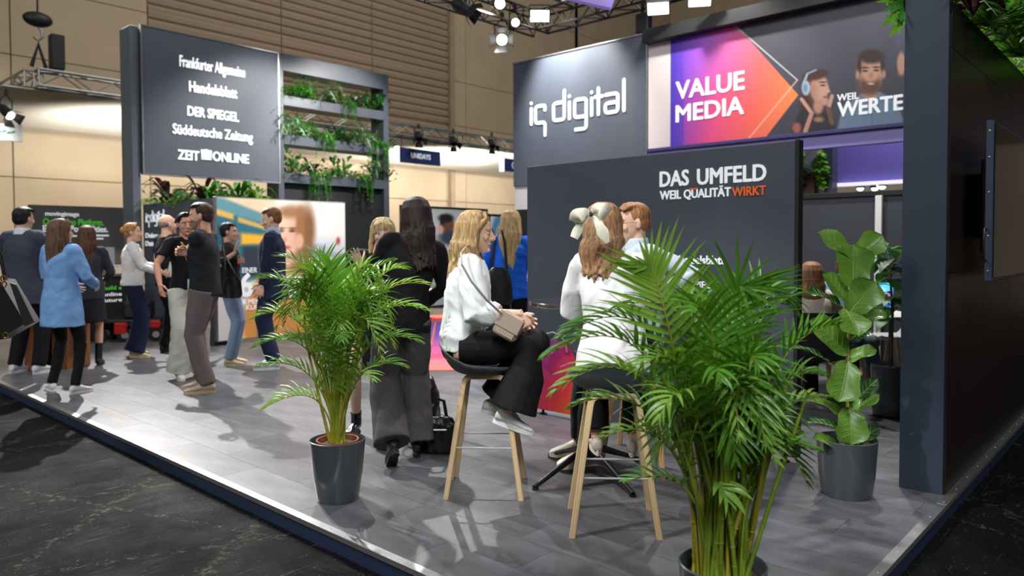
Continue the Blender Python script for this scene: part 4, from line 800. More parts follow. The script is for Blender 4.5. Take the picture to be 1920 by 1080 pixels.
            if st == 'bangs':
                for i in range(11): a = -1 + .2 * i; lock([(a * .03, .02, .122), (a * .062, .074, .088 - .02 * abs(a)), (a * .068, .088 - .03 * a * a, .05 - .02 * abs(a)), (a * .07, .089 - .03 * a * a, .028 - .03 * abs(a))], [.013, .014, .012, .006])
            elif st != 'bow':
                for i in (-1, 1):
                    lock([(i * .012, .045, .121), (i * .055, .062, .085), (i * .08, .03, .03), (i * .088, .005, -.04), (i * .094, .0, -.12), (i * .1, -.005, -.2)], [.012, .016, .02, .02, .018, .008])
        else:
            for i in (-1, 1):
                for j in range(4): lock([(i * .012, .05 - j * .02, .122), (i * .06, .04 - j * .03, .082), (i * .076, -.03 - j * .02, .02), (i * .03, -.108, .02)], [.012, .014, .014, .012])
            hh((0, -.118, .03), (.036, .032, .036))
    if st != 'none':
        hmz = remesh(hb, (.0048 if q <= 1.05 else .0065) * hs, 2, .45); finish(hmz, 0); hmz.materials.append(hm_); ho = link('hair', hmz, root); J['hair'] = ho
    # --- upper garment
    if top:
        ease = top.get('ease', .02); hem = top.get('hem', -.08); t_ = MB(); prof = []
        base = ((-.10, .152, .112), (.0, .150, .108), (.10, .132, .096), (.18, .120, .090), (.28, .138, .102), (.36, .150, .100), (.43, .150, .088), (.475, .115, .074), (.51, .070, .062)) if not male else ((-.10, .152, .112), (.0, .150, .110), (.12, .146, .104), (.22, .152, .106), (.32, .168, .112), (.40, .174, .104), (.45, .160, .088), (.485, .115, .074), (.515, .075, .066))
        wst = top.get('waist', 0.); fl = top.get('flare', 0.)
        ts = [t for t, _, _ in base]; hems = sorted(set([hem] + [x for x in np.arange(hem + .03, .52, .05)] + [.43, .475, .512])); sit = P['hip'] is not None
        for t in hems:
            rx = np.interp(t, ts, [r for _, r, _ in base]) + ease * np.interp(t, (-.1, .4, .5), (1, .8, .35)); ry = np.interp(t, ts, [r for _, _, r in base]) + ease * np.interp(t, (-.1, .4, .5), (1, .8, .35))
            if wst: e_ = wst * math.exp(-((t - .12) / .12) ** 2); rx += e_; ry += e_
            if t < .05 and fl: rx += fl * (.05 - t); ry += fl * (.05 - t) * .7
            c0 = S(t) if t > -.02 else pel + np.array([0, 0, t * s]) + sp * 0
            if 'blouse' in top and t < hem + .05: rx -= .022; ry -= .022
            ax, ay = (sx, sf) if t > .1 else (nrm(sx * max(t / .1, 0) + np.array([1., 0, 0]) * (1 - max(t / .1, 0))), nrm(sf * max(t / .1, 0) + np.array([0, 1., 0]) * (1 - max(t / .1, 0))))
            prof.append([c0 + ax * rx * s * math.cos(a) + ay * ry * s * math.sin(a) for a in np.linspace(0, 2 * math.pi, 20, endpoint=False)])
        t_.loft(prof)
        sl = top.get('sleeve', 'long'); r0 = top.get('sr', .058) ; r1 = top.get('cuff', .036); puff = top.get('puff', 0)
        for sh, e_, w_ in ((shl, el, wl), (shr, er, wr)):
            ci = sh * .3 + S(.49) * .7; t_.tube([S(.47), ci, sh], [(r0 * .9 + .004) * s, r0 * s, (r0 + .008) * s], 12, rnd_end=True)
            if sl == 'long': t_.tube([sh, sh * .5 + e_ * .5, e_, e_ * .5 + w_ * .5, w_ - nrm(w_ - e_) * .01 * s], [(r0 + .004) * s, (r0 + puff) * s, (r0 - .006 + puff) * s, (r1 + .008 + puff) * s, r1 * s], 14, rnd_end=False)
            elif sl == '34': m_ = e_ * .52 + w_ * .48; t_.tube([sh, sh * .5 + e_ * .5, e_, e_ * .7 + w_ * .3, m_], [(r0 + .004) * s, (r0 + puff) * s, (r0 + puff) * s, (r0 + puff - .004) * s, (r1 + .012) * s], 14)
            elif sl == 'short': m_ = sh * .35 + e_ * .65; t_.tube([sh, sh * .6 + e_ * .4, m_], [(r0 + .004) * s, r0 * s, (r0 - .002) * s], 14)
            else: pass
        me = remesh(t_, .0085 * q * s, 3, .5); wrinkle(me, .0045 * wrk * top.get('wr', 1.), 34, g, (1, 1, .55)); finish(me, 50)
        me.materials.append(mat('cloth_%d_%d_%d' % top['c'] + ('_g' if top.get('gloss') else ''), top['c'], top.get('rough', .85), var=top.get('var', .04), vscale=9, bump=.12, bscale=220, spec=.25)); J['top'] = link(top.get('name', 'top'), me, root)
        if top.get('collar'):
            k = MB(); cn = nb + sp * .012 * s; rr = nk * 1.18; R0 = [[cn + sp * z * s + sx * (rr + e * s) * math.cos(a) + sf * (rr * 1.02 + e * s) * math.sin(a) for a in np.linspace(0, 2 * math.pi, 18, endpoint=False)] for z, e in ((-.035, .012), (.012, .004), (.028, .0), (.03, -.005), (.0, -.006))]
            k.loft(R0, caps=False); k.build('collar', mat('collar_%d_%d_%d' % top['collar'], top['collar'], .8), root, 60)
    # --- lower garment
    if legs:
        l = MB(); w0 = legs.get('w', (.088, .08, .062, .054, .048)); ln = legs.get('len', 1.)
        l.tube([pel + np.array([0, 0, -.10 * s]) if P['hip'] is None else pel + np.array([0, .05 * s, -.06 * s]), pel + np.array([0, 0, -.02 * s]), S(.08), S(.13)], [(.125 * s, .105 * s), (.157 * s, .118 * s), (.142 * s, .108 * s), (.128 * s, .098 * s)], 18, side=(1, 0, 0))
        if P['hip'] is not None: l.ell(pel + np.array([0, .0, -.02 * s]), np.array([.158, .125, .11]) * s); l.ell((hipl + hipr) / 2 + np.array([0, .06 * s, .01 * s]), np.array([.155, .13, .09]) * s)
        if 'skirt' in legs:
            z1 = legs['skirt'] * s; l.tube([pel, pel * [1, 1, .5] + np.array([0, 0, z1 * .5]), np.array([pel[0], pel[1], z1])], [(.165 * s, .13 * s), (.19 * s, .15 * s), (.21 * s, .17 * s)], 18, side=(1, 0, 0))
        else:
            for hp, k, an in ((hipl, kl, al), (hipr, kr, ar)):
                en = k + (an - k) * ln; fx = legs.get('drop')
                pts = [hp + np.array([0, 0, .02 * s]), hp * .55 + k * .45, k * .9 + hp * .1, k * .5 + en * .5, en * 1.0]
                if fx: pts[-1] = en + A(fx); pts[-2] = pts[-2] + A(fx) * .5
                sc = 1.08 if male else 1.0
                l.tube(pts, [(w0[i] * sc * s, w0[i] * sc * s * (1.06 if i < 2 else 1.0)) for i in range(5)], 16, side=(1, 0, 0))
                if P['hip'] is not None: l.ell(k, np.ones(3) * w0[2] * sc * s * .95, None, 14, 10)
        me = remesh(l, .0085 * q * s, 3, .5); wrinkle(me, .0035 * wrk * legs.get('wr', 1.), 26, g + 5, (1, 1, .35)); finish(me, 50)
        me.materials.append(mat('cloth_%d_%d_%d' % legs['c'], legs['c'], legs.get('rough', .85), var=.05, vscale=8, bump=.12, bscale=200, spec=.25)); J['legs'] = link(legs.get('name', 'trousers'), me, root)
    # --- shoes
    if shoes:
        for an, k, yaw_, fpt, hp in ((al, kl, P['fl'], P['fpl'], 1), (ar, kr, P['fr'], P['fpr'], 2)):
            fd = rotz(np.array([0, 1., 0]), R_(yaw_)); fd = nrm(fd * math.cos(R_(fpt)) - np.array([0, 0, math.sin(R_(fpt))])); sd_ = nrm(np.cross(fd, [0, 0, 1.])); up = np.cross(sd_, fd); sc = s * (1.06 if male else .94)
            bs = an - up * .082 * s
            def rg_(y, w, z0, z1): return [bs + fd * y * sc + sd_ * (w * sc * math.cos(a)) + up * ((z0 + (z1 - z0) * (.5 + .5 * math.sin(a))) * sc) for a in np.linspace(0, 2 * math.pi, 14, endpoint=False)]
            u_ = MB(); hi = shoes.get('boot', 0)
            u_.loft([rg_(-.062, .018, .03, .06), rg_(-.055, .030, .018, .085), rg_(-.02, .036, .016, .100), rg_(.03, .036, .016, .098), rg_(.07, .039, .016, .080), rg_(.11, .044, .016, .062), rg_(.15, .043, .016, .05), rg_(.182, .030, .016, .038), rg_(.195, .014, .018, .030)])
            if hi: kk = nrm(k - an); u_.tube([an - up * .02 * s, an + kk * hi * s * .5, an + kk * hi * s], [.044 * s, .043 * s, .046 * s], 12)
            me = remesh(u_, .006 * max(1, q) * s, 3); finish(me, 60); me.materials.append(mat('shoe_%d_%d_%d' % shoes['c'], shoes['c'], shoes.get('rough', .45), spec=.5)); so = link('shoe', me, root)
            w = MB(); n_ = 22; out = []
            for i in range(n_):
                a = 2 * math.pi * i / n_; y = .066 + .132 * math.sin(a); x = (.033 + .013 * math.sin(a)) * math.cos(a) * (1.0 if abs(math.sin(a)) < .9 else .95); out.append((x, y))
            hz_ = shoes.get('solez', .024); w.loft([[bs + fd * y * sc * q2 + sd_ * x * sc * 1.08 + up * z * sc for x, y in out] for z, q2 in ((-.003, 1.), (.0, 1.), (hz_, 1.0), (hz_ + .002, .99))]); 
            if shoes.get('heel'): w.loft([[bs + fd * (-.03 + .028 * math.sin(a)) * sc + sd_ * .026 * sc * math.cos(a) + up * z for a in np.linspace(0, 6.283, 12, endpoint=False)] for z in (-shoes['heel'], .004)])
            so2 = w.build('sole', mat('sole_%d_%d_%d' % shoes.get('sole', (225, 222, 218)), shoes.get('sole', (225, 222, 218)), .6), root, 40)
    return J
def hair_mat(c):
    nm = 'hair_%d_%d_%d' % tuple(c)
    if nm in MATS: return MATS[nm]
    m = bpy.data.materials.new(nm); m.use_nodes = True; N = m.node_tree.nodes; L = m.node_tree.links; b = N['Principled BSDF']
    tc = N.new('ShaderNodeTexCoord'); mp = N.new('ShaderNodeMapping'); mp.inputs['Scale'].default_value = (1, 1, .10); L.new(tc.outputs['Object'], mp.inputs[0])
    n = N.new('ShaderNodeTexNoise'); n.inputs['Scale'].default_value = 70; n.inputs['Detail'].default_value = 5; n.inputs['Distortion'].default_value = .6; L.new(mp.outputs[0], n.inputs[0])
    r = N.new('ShaderNodeValToRGB'); c = np.array(c, float); lo = tuple(srgb(np.clip(c * .66, 0, 255))) + (1,); hi = tuple(srgb(np.clip(c * 1.12, 0, 255))) + (1,)
    r.color_ramp.elements[0].position = .32; r.color_ramp.elements[0].color = lo; r.color_ramp.elements[1].position = .68; r.color_ramp.elements[1].color = hi
    L.new(n.outputs['Fac'], r.inputs[0]); L.new(r.outputs[0], b.inputs['Base Color']); b.inputs['Roughness'].default_value = .55; b.inputs['Specular IOR Level'].default_value = .22
    bp = N.new('ShaderNodeBump'); bp.inputs['Strength'].default_value = .5; bp.inputs['Distance'].default_value = .006; L.new(n.outputs['Fac'], bp.inputs['Height']); L.new(bp.outputs[0], b.inputs['Normal'])
    MATS[nm] = m; return m
def local(J, w):                         # world point into a person's own frame
    r = J['root']; a = r.rotation_euler.z; d = np.array(w, float) - np.array(r.location); return rotz(d, -a)
# ------------------------------------------------------------------ plants
M_pot = mat('anthracite_pot', (74, 79, 84), .22, spec=.5, coat=.3); M_soil = MATS['potting_soil']; M_terra = mat('terracotta_liner', (150, 86, 62), .8)
def leaf_mat(nm, rgb, tip=None, rough=.38, trl=.25):
    if nm in MATS: return MATS[nm]
    m = mat(nm, rgb, rough, var=.22, vscale=7, spec=.5, rand=.16); N = m.node_tree.nodes; L = m.node_tree.links; b = N['Principled BSDF']; out = [n for n in N if n.type == 'OUTPUT_MATERIAL'][0]
    t = N.new('ShaderNodeBsdfTranslucent'); t.inputs['Color'].default_value = tuple(srgb(np.clip(np.array(rgb) * np.array([1.15, 1.1, .6]), 0, 255))) + (1,); x = N.new('ShaderNodeMixShader'); x.inputs[0].default_value = trl
    L.new(b.outputs[0], x.inputs[1]); L.new(t.outputs[0], x.inputs[2]); L.new(x.outputs[0], out.inputs['Surface']); return m
M_palm = leaf_mat('palm_leaflet', (92, 150, 48), rough=.3); M_palm2 = leaf_mat('palm_leaflet_bright', (136, 182, 74), rough=.3); M_stem = leaf_mat('palm_cane', (134, 158, 48), rough=.4, trl=.1); M_stemy = leaf_mat('palm_cane_yellow', (176, 168, 56), rough=.4, trl=.1)
def bez(P, t):
    P = [np.array(p, float) for p in P]; n = len(P) - 1
    return sum(math.comb(n, i) * (1 - t) ** (n - i) * t ** i * P[i] for i in range(n + 1))
def frond(pts, Lmax, n, rg, t0=.38, face=None, droop=.5, wmax=.011, vee=.5, seg=5, r0=.007):
    """cane, rachis and paired leaflets of one arching palm frond as one mesh"""
    mb = MB(); N_ = 22; C = [bez(pts, i / (N_ - 1)) for i in range(N_)]
    mb.tube(C, [r0 * (1 - .82 * i / (N_ - 1)) for i in range(N_)], 6, mi=0)
    n = max(4, int(round(n * .62)))
    for i in range(n):
        u = (i + .5) / n; t = t0 + (1 - t0) * (u ** .92) * .985; p = bez(pts, t); T = nrm(bez(pts, min(t + .02, 1)) - bez(pts, t - .02))
        ref = np.array(face, float) if face is not None else np.array([0, 0, 1.]); sd = np.cross(T, ref)
        if np.linalg.norm(sd) < .15: sd = np.cross(T, [.3, .8, .2])
        sd = nrm(sd); up = nrm(np.cross(sd, T))
        wdf = .84
        L_ = Lmax * (math.sin(math.pi * (.17 + .80 * u)) ** .75) * rg.uniform(.9, 1.06)
        for sg in (-1, 1):
            an = R_(62 - 36 * u + rg.uniform(-5, 5)); d = nrm(T * math.cos(an) + sd * sg * math.sin(an) + up * vee * (1 - .5 * u) * rg.uniform(.7, 1.2)); q = p.copy(); rows = []; wd = wdf * wmax * rg.uniform(.85, 1.1) * (1.05 - .35 * u)
            nl = np.cross(d, T) * sg; nl = nrm(nl)
            dr = droop * rg.uniform(.6, 1.4)
            for k in range(seg + 1):
                f = k / seg; w = wd * (min(1, .45 + 2.4 * f) * (1 - f ** 2.2)) + .0004; a = nrm(np.cross(nl, d)); rows.append((q - a * w + nl * w * .35, q.copy(), q + a * w + nl * w * .35))
                d = nrm(d + np.array([0, 0, -1.]) * dr * (.35 + f) / seg); q = q + d * L_ / seg; nl = nrm(nl - (nl @ d) * d)
            v = [x for r in rows for x in r]; fc = []
            for k in range(seg): a = 3 * k; fc += [(a, a + 1, a + 4, a + 3), (a + 1, a + 2, a + 5, a + 4)]
            mb.add(v, fc, 1)
    return mb
def pot_palm(label, base, pot, fr_specs, ncane, rg, px, Dp, soil_z, liner=False, fill=16, reach=.5, zc=1.1, name='potted_palm', cat='potted plant', top_r=.05, fmax=1.0, avoid=None):
    t = thing(name, label, cat, base); B0 = np.array(base, float); ro, rb, hh = pot
    MB().lathe([(rb * .96, 0), (rb, .012), (rb * .45 + ro * .55, hh * .45), (ro * .97, hh * .86), (ro, hh), (ro - .006, hh + .003), (ro - .012, hh - .01), (ro * .9 - .012, hh * .55)], 48, caps=True).build('pot', M_pot, t, 40)
    MB().lathe([(.001, soil_z - .02), (ro * .86, soil_z - .02), (ro * .84, soil_z - .004), (ro * .4, soil_z + .012), (.001, soil_z + .016)], 28, caps=False).build('soil', M_soil, t, 60)
    if liner: MB().lathe([(ro * .74, soil_z - .02), (ro * .76, soil_z + .03), (ro * .71, soil_z + .03), (ro * .70, soil_z - .02)], 32, caps=False).build('inner_pot', M_terra, t, 60)
    k = 0
    def add(P, Lm, n, **kw):
        nonlocal k
        mb = frond([np.array(p, float) - B0 for p in P], Lm, n, rg, **kw); o = mb.build('frond', [M_stem if rg.random() < .75 else M_stemy, M_palm if rg.random() < .68 else M_palm2], t, 50); k += 1
    def foot():
        a = rg.uniform(0, 6.283); r = top_r * ro / .15 * math.sqrt(rg.random()); return B0 + np.array([r * math.cos(a), r * math.sin(a), soil_z + .005])
    Hh, Rr = _h, _r0
    for sp in fr_specs:
        (mx, my, md), (tx, ty, td) = sp[0], sp[1]; kw = sp[2] if len(sp) > 2 else {}; kw = dict(kw); Lm = kw.pop('L', .20); n = kw.pop('n', 26)
        f = foot(); m = D(mx, my, Dp + md); e = D(tx, ty, Dp + td)
        out = nrm((m - f) * [1, 1, 0]); f = B0 + out * top_r * .9 * rg.random() + np.array([0, 0, soil_z])
        c1 = f + np.array([0, 0, .55 * (m[2] - f[2])]) + (m - f) * [.12, .12, 0]
        c2 = m + (m - (f * .5 + e * .5)) * .55
        add([f, c1, c2, e], Lm, n, **kw)
    for i in range(fill):
        f = foot(); a = rg.uniform(0, 6.283); rr = reach * rg.uniform(.35, 1.); z = zc * rg.uniform(.78, 1.08); 
        e = B0 + np.array([rr * math.cos(a), rr * math.sin(a), z * (1 - .30 * (rr / reach) ** 2) * fmax]); m = f * .5 + e * .5; m[2] = z * .97
        add([f, f + [(e[0] - f[0]) * .06, (e[1] - f[1]) * .06, z * .55], [f[0] * .45 + e[0] * .55, f[1] * .45 + e[1] * .55, z * 1.22], e], rg.uniform(.14, .21), 22, droop=rg.uniform(.4, .9))
    for i in range(ncane):                # plain canes, most of them ending inside the crown
        f = foot(); a = rg.uniform(0, 6.283); sp = rg.uniform(.04, .23) * ro / .15; e = f + np.array([sp * math.cos(a), sp * math.sin(a), zc * rg.uniform(.42, .72)]); mid = f * .5 + e * .5 + np.array([rg.uniform(-.01, .01), rg.uniform(-.01, .01), .02])
        r = rg.uniform(.0055, .0095); mb = MB(); mb.tube([f, f * .75 + mid * .25, mid, mid * .3 + e * .7, e], [r * 1.35, r * 1.1, r, r * .85, r * .6], 8); 
        for u in (.2, .38, .6): p = f * (1 - u) + mid * u; mb.tube([p - [0, 0, .0025], p + [0, 0, .0025]], [r * 1.32, r * 1.25], 8)
        mb.v = [tuple(np.array(v) - B0) for v in mb.v]; mb.build('cane', M_stem if rg.random() < .65 else M_stemy, t, 60)
    return t
rg = random.Random(11)
F2 = [  # ((mid px, py, depth offset), (tip px, py, depth offset))
    ((1245, 600, -.10), (1213, 498, -.12), dict(L=.235, n=30, face=tuple(-_h), droop=.18, vee=.05, t0=.5, wmax=.012)),
    ((1240, 605, .05), (1040, 640, -.02), dict(L=.22, n=30, droop=.9)), ((1220, 640, -.05), (1012, 676, -.10), dict(L=.2, n=30, droop=1.0)),
    ((1210, 690, -.15), (1030, 745, -.22), dict(L=.19, n=26, droop=.8)), ((1225, 760, .0), (1058, 770, .05), dict(L=.17, n=24, droop=.8)),
    ((1255, 820, -.05), (1120, 825, -.1), dict(L=.13, n=20, droop=.6)), ((1290, 905, -.06), (1168, 905, -.12), dict(L=.11, n=12, t0=.62, droop=.6)),
    ((1368, 600, -.08), (1392, 545, -.1), dict(L=.26, n=30, face=tuple(-_h), droop=.55, vee=.1, t0=.5)), ((1400, 560, .05), (1492, 590, .02), dict(L=.22, n=28, droop=.9)),
    ((1405, 640, .0), (1478, 572, .1), dict(L=.22, n=28, droop=.7)), ((1440, 700, -.1), (1580, 606, -.12), dict(L=.13, n=26, droop=.35, vee=.8, t0=.5)),
    ((1440, 745, -.05), (1545, 705, -.1), dict(L=.17, n=24, droop=1.1)), ((1435, 790, .05), (1560, 745, .1), dict(L=.16, n=24, droop=.9)),
    ((1420, 850, -.05), (1548, 852, -.1), dict(L=.15, n=22, droop=.7)), ((1410, 830, .1), (1500, 815, .18), dict(L=.15, n=22, droop=.8)),
    ((1335, 720, -.22), (1352, 712, -.34), dict(L=.17, n=22, droop=1.3, t0=.45)), ((1290, 740, -.18), (1235, 790, -.3), dict(L=.17, n=22, droop=1.1)), ((1345, 640, -.15), (1296, 585, -.25), dict(L=.2, n=26, droop=.6)),
    ((1300, 620, .1), (1264, 570, .2), dict(L=.2, n=26, droop=.5)), ((1330, 640, .12), (1332, 566, .25), dict(L=.22, n=28, droop=.6)), ((1385, 700, -.2), (1425, 690, -.33), dict(L=.19, n=24, droop=1.2)),
    ((1400, 905, -.08), (1445, 850, -.1), dict(L=.09, n=9, t0=.7, droop=.3)), ((1335, 905, -.1), (1362, 935, -.16), dict(L=.12, n=5, t0=.8, droop=1.2, wmax=.017)),
    ((1290, 690, -.1), (1190, 700, -.2), dict(L=.19, n=26, droop=.9)), ((1320, 600, 0), (1130, 590, .1), dict(L=.18, n=26, droop=.7)), ((1380, 640, .1), (1450, 548, .2), dict(L=.2, n=26, droop=.9)),
]
base2 = G(1355, 1056, .345); base2[2] = 0; b2d = (base2 - CAM) @ _h
pot_palm('large palm with many yellow-green canes in the anthracite pot cut by the lower picture edge', base2, (.15, .118, .345), F2, 34, rg, None, b2d, .30, fill=20, reach=.31, zc=1.05, top_r=.10)
F1 = [
    ((622, 590, -.1), (622, 492, -.12), dict(L=.25, n=30, face=tuple(-_h), droop=.25, vee=.1, t0=.5)), ((580, 560, .05), (480, 524, .05), dict(L=.2, n=26, droop=.8)), ((570, 600, 0), (468, 600, -.05), dict(L=.2, n=26, droop=.8)),
    ((575, 640, -.05), (470, 655, -.1), dict(L=.19, n=26, droop=.7)), ((575, 690, -.08), (480, 690, -.15), dict(L=.17, n=24, droop=.8)), ((585, 735, -.1), (492, 768, -.16), dict(L=.2, n=20, droop=1.0, t0=.5)),
    ((610, 540, .1), (515, 480, .15), dict(L=.2, n=26, droop=.7)), ((625, 540, .2), (590, 474, .3), dict(L=.24, n=28, droop=.5)), ((650, 560, .1), (745, 486, .12), dict(L=.15, n=24, droop=.4)),
    ((690, 560, 0), (815, 537, 0), dict(L=.18, n=26, droop=.8)), ((690, 590, -.05), (808, 585, -.1), dict(L=.19, n=26, droop=1.0)), ((690, 640, -.1), (795, 645, -.16), dict(L=.18, n=24, droop=.8)),
    ((680, 690, -.1), (765, 690, -.18), dict(L=.16, n=22, droop=.7)), ((665, 700, -.2), (700, 715, -.34), dict(L=.16, n=20, droop=.7)), ((655, 590, -.15), (700, 545, -.26), dict(L=.2, n=26, droop=.8)),
    ((600, 610, -.18), (560, 600, -.32), dict(L=.19, n=24, droop=1.0)), ((640, 640, -.25), (640, 640, -.4), dict(L=.18, n=22, droop=1.2)), ((690, 545, .15), (760, 505, .3), dict(L=.2, n=26, droop=.8)), ((590, 650, -.15), (530, 640, -.28), dict(L=.18, n=24, droop=.9)),
]
base1 = G(634, 935); b1d = (base1 - CAM) @ _h
pot_palm('bushy palm in an anthracite pot with brown liner, near the long stand edge', base1, (.157, .118, .345), F1, 14, rg, None, b1d, .315, True, fill=26, reach=.42, zc=1.25, top_r=.045)
# fiddle leaf fig
M_fig = leaf_mat('fig_leaf', (98, 144, 54), rough=.32, trl=.22); M_figd = leaf_mat('fig_leaf_dark', (46, 84, 48), rough=.25, trl=.12); M_rib2 = leaf_mat('fig_leaf_rib', (150, 172, 92), rough=.5, trl=.1); M_figstem = mat('fig_stake', (176, 128, 70), .6)
def fig_leaf(b, tip, w, nrm_, curl, cup, rg, wav=.010):
    b = np.array(b, float); tip = np.array(tip, float); L_ = np.linalg.norm(tip - b); d = nrm(tip - b); n = nrm(np.array(nrm_, float) - (np.array(nrm_, float) @ d) * d); s = np.cross(d, n); nu, nv = 15, 13; V = []
    ph = rg.uniform(0, 6)
    prof_t = [0, .06, .2, .38, .5, .7, .85, .95, 1.0]; prof_w = [.08, .42, .70, .74, .82, 1.0, .86, .48, .06]
    for i in range(nu):
        u = i / (nu - 1); hw = w / 2 * np.interp(u, prof_t, prof_w)
        for j in range(nv):
            v = -1 + 2 * j / (nv - 1); x = v * hw; z = -curl * L_ * (u ** 2) + curl * L_ * .35 * u + cup * abs(v) ** 1.5 * hw + wav * math.sin(9 * u + ph + v * 2) * abs(v) ** 2
            z += .0028 * abs(math.sin(math.pi * (6.5 * u - 3.0 * abs(v)))) ** .6 - (.003 if abs(v) < .01 else 0)
            V.append(b + d * (L_ * u) + s * x + n * z)
    mb = MB(); F = []
    for i in range(nu - 1):
        for j in range(nv - 1): a = i * nv + j; F.append((a, a + 1, a + nv + 1, a + nv))
    mb.add(V, F, 0)
    mid = [V[i * nv + nv // 2] + n * .0012 for i in range(nu)]; mb.tube([b - d * .03 + n * .002] + mid, [.004] + [.0034 * (1 - .75 * i / nu) for i in range(nu)], 5, mi=1)
    for i in range(2, nu - 3, 2):
        for sg in (-1, 1):
            pts = [V[i * nv + nv // 2 + 0] + n * .001] + [V[min(nu - 1, i + k_) * nv + nv // 2 + sg * (2 * k_)] + n * .0012 for k_ in (1, 2)] + [V[min(nu - 1, i + 2) * nv + nv // 2 + sg * 5] + n * .0008]
            mb.tube(pts, [.0016, .0014, .0011, .0007], 4, mi=1)
    return mb
fb_ = G(1587, 926); fd = (fb_ - CAM) @ _h
ft = thing('fiddle_leaf_fig', 'fiddle-leaf fig with large veined leaves in a round grey pot beside the tall wall', 'potted plant', fb_)
MB().lathe([(.135, 0), (.138, .012), (.152, .12), (.160, .24), (.165, .325), (.158, .328), (.153, .31), (.14, .2)], 48).build('pot', M_pot, ft, 40); MB().lathe([(.001, .295), (.15, .29), (.15, .27)], 24, caps=False).build('soil', M_soil, ft, 60)
stp = [np.array(D(x, y, fd + dz)) - fb_ for x, y, dz in ((1590, 850, 0), (1588, 760, .01), (1590, 690, 0), (1586, 620, .02), (1597, 540, .0), (1600, 478, .01))]; MB().tube(stp, [.011, .010, .009, .008, .007, .005], 10).build('trunk', mat('fig_bark', (112, 92, 66), .8), ft)
MB().cyl(np.array(D(1589, 842, fd - .03)) - fb_, np.array(D(1591, 600, fd - .02)) - fb_, .008, 8).build('stake', M_figstem, ft)
FIG = [  # base px, tip px, width px, depth of base and tip, normal (right, up, toward viewer), curl, cup, dark
    ((1602, 486), (1543, 433), 44, .02, -.02, (.3, .5, 1), .22, .3, 0), ((1600, 488), (1655, 440), 52, .03, .0, (-.3, .3, 1), .15, .25, 0), ((1599, 542), (1602, 458), 78, -.05, -.02, (.05, .25, 1), .1, .15, 0),
    ((1594, 585), (1642, 528), 66, -.06, -.10, (-.1, .5, 1), .12, .2, 0), ((1592, 570), (1548, 512), 42, -.02, -.06, (.4, .3, 1), .15, .3, 0), ((1577, 575), (1521, 540), 34, -.02, -.08, (.2, 1, .6), .2, .35, 1),
    ((1584, 577), (1612, 626), 60, -.04, -.16, (0, .6, 1), .2, .2, 0), ((1588, 664), (1526, 598), 58, -.04, -.08, (.3, .4, 1), .12, .22, 0), ((1553, 680), (1489, 638), 26, -.02, -.1, (.1, 1, .4), .3, .4, 1),
    ((1586, 676), (1640, 652), 34, -.02, -.1, (-.1, 1, .8), .18, .3, 0), ((1590, 676), (1576, 752), 66, -.06, -.16, (0, .35, 1), .12, .2, 0), ((1598, 756), (1645, 710), 28, .0, -.06, (.3, .8, .7), .12, .35, 1),
    ((1592, 764), (1600, 832), 64, -.06, -.16, (-.05, .5, 1), .2, .22, 0), ((1592, 775), (1646, 738), 30, -.02, -.08, (-.3, .9, .7), .15, .3, 0), ((1578, 780), (1521, 738), 34, -.02, -.08, (.2, .9, .6), .2, .3, 0), ((1580, 806), (1516, 782), 26, -.04, -.1, (.2, 1, .5), .2, .3, 1),
    ((1584, 844), (1532, 815), 34, -.02, -.1, (.2, 1, .7), .2, .25, 0), ((1592, 842), (1646, 800), 32, .0, -.06, (-.2, .9, .7), .15, .3, 1), ((1612, 604), (1662, 584), 30, .02, .0, (-.2, .8, .8), .2, .3, 0), ((1600, 612), (1650, 560), 40, .06, .08, (-.4, .4, .8), .15, .3, 1),
    ((1590, 640), (1632, 610), 36, .06, .06, (-.4, .5, .8), .15, .3, 1), ((1580, 700), (1560, 770), 40, .08, .08, (.3, .3, .8), .15, .3, 1), ((1594, 590), (1570, 628), 50, .04, .0, (.2, .3, 1), .12, .2, 0), ((1596, 700), (1640, 755), 34, .08, .12, (-.4, .5, .7), .2, .3, 1),
]
for bp, tp, wpx, d0, d1, nn, cu, cup, dk_ in FIG:
    b = D(bp[0], bp[1], fd + d0) - fb_; tpw = D(tp[0], tp[1], fd + d1) - fb_; n = nn[0] * _r0 + np.array([0, 0, nn[1]]) - nn[2] * _h
    fig_leaf(b, tpw, wpx * fd / FPX, n, cu, cup, rg).build('leaf', [M_figd if dk_ else M_fig, M_rib2], ft, 80)
# small shelf plants
M_lf = [leaf_mat('fern_green', (76, 150, 50)), leaf_mat('mid_green', (58, 122, 46)), leaf_mat('silver_green', (132, 170, 140), rough=.5), leaf_mat('burgundy_leaf', (78, 44, 50)), leaf_mat('lime_green', (120, 186, 58)), leaf_mat('deep_green', (40, 84, 40))]
def strip(mb, P, w, up=(0, 0, 1), mi=0, prof=None):
    n = len(P); v = []
    for i in range(n):
        T = nrm(np.array(P[min(i + 1, n - 1)]) - np.array(P[max(i - 1, 0)])); s = np.cross(T, up); s = nrm(s) if np.linalg.norm(s) > 1e-4 else np.array([1., 0, 0]); f = i / (n - 1); ww = w * (prof[i] if prof else math.sin(math.pi * (.08 + .9 * f)))
        v += [np.array(P[i]) - s * ww, np.array(P[i]) + [0, 0, -.15 * ww], np.array(P[i]) + s * ww]
    f = []
    for i in range(n - 1): a = 3 * i; f += [(a, a + 1, a + 4, a + 3), (a + 1, a + 2, a + 5, a + 4)]
    mb.add(v, f, mi)
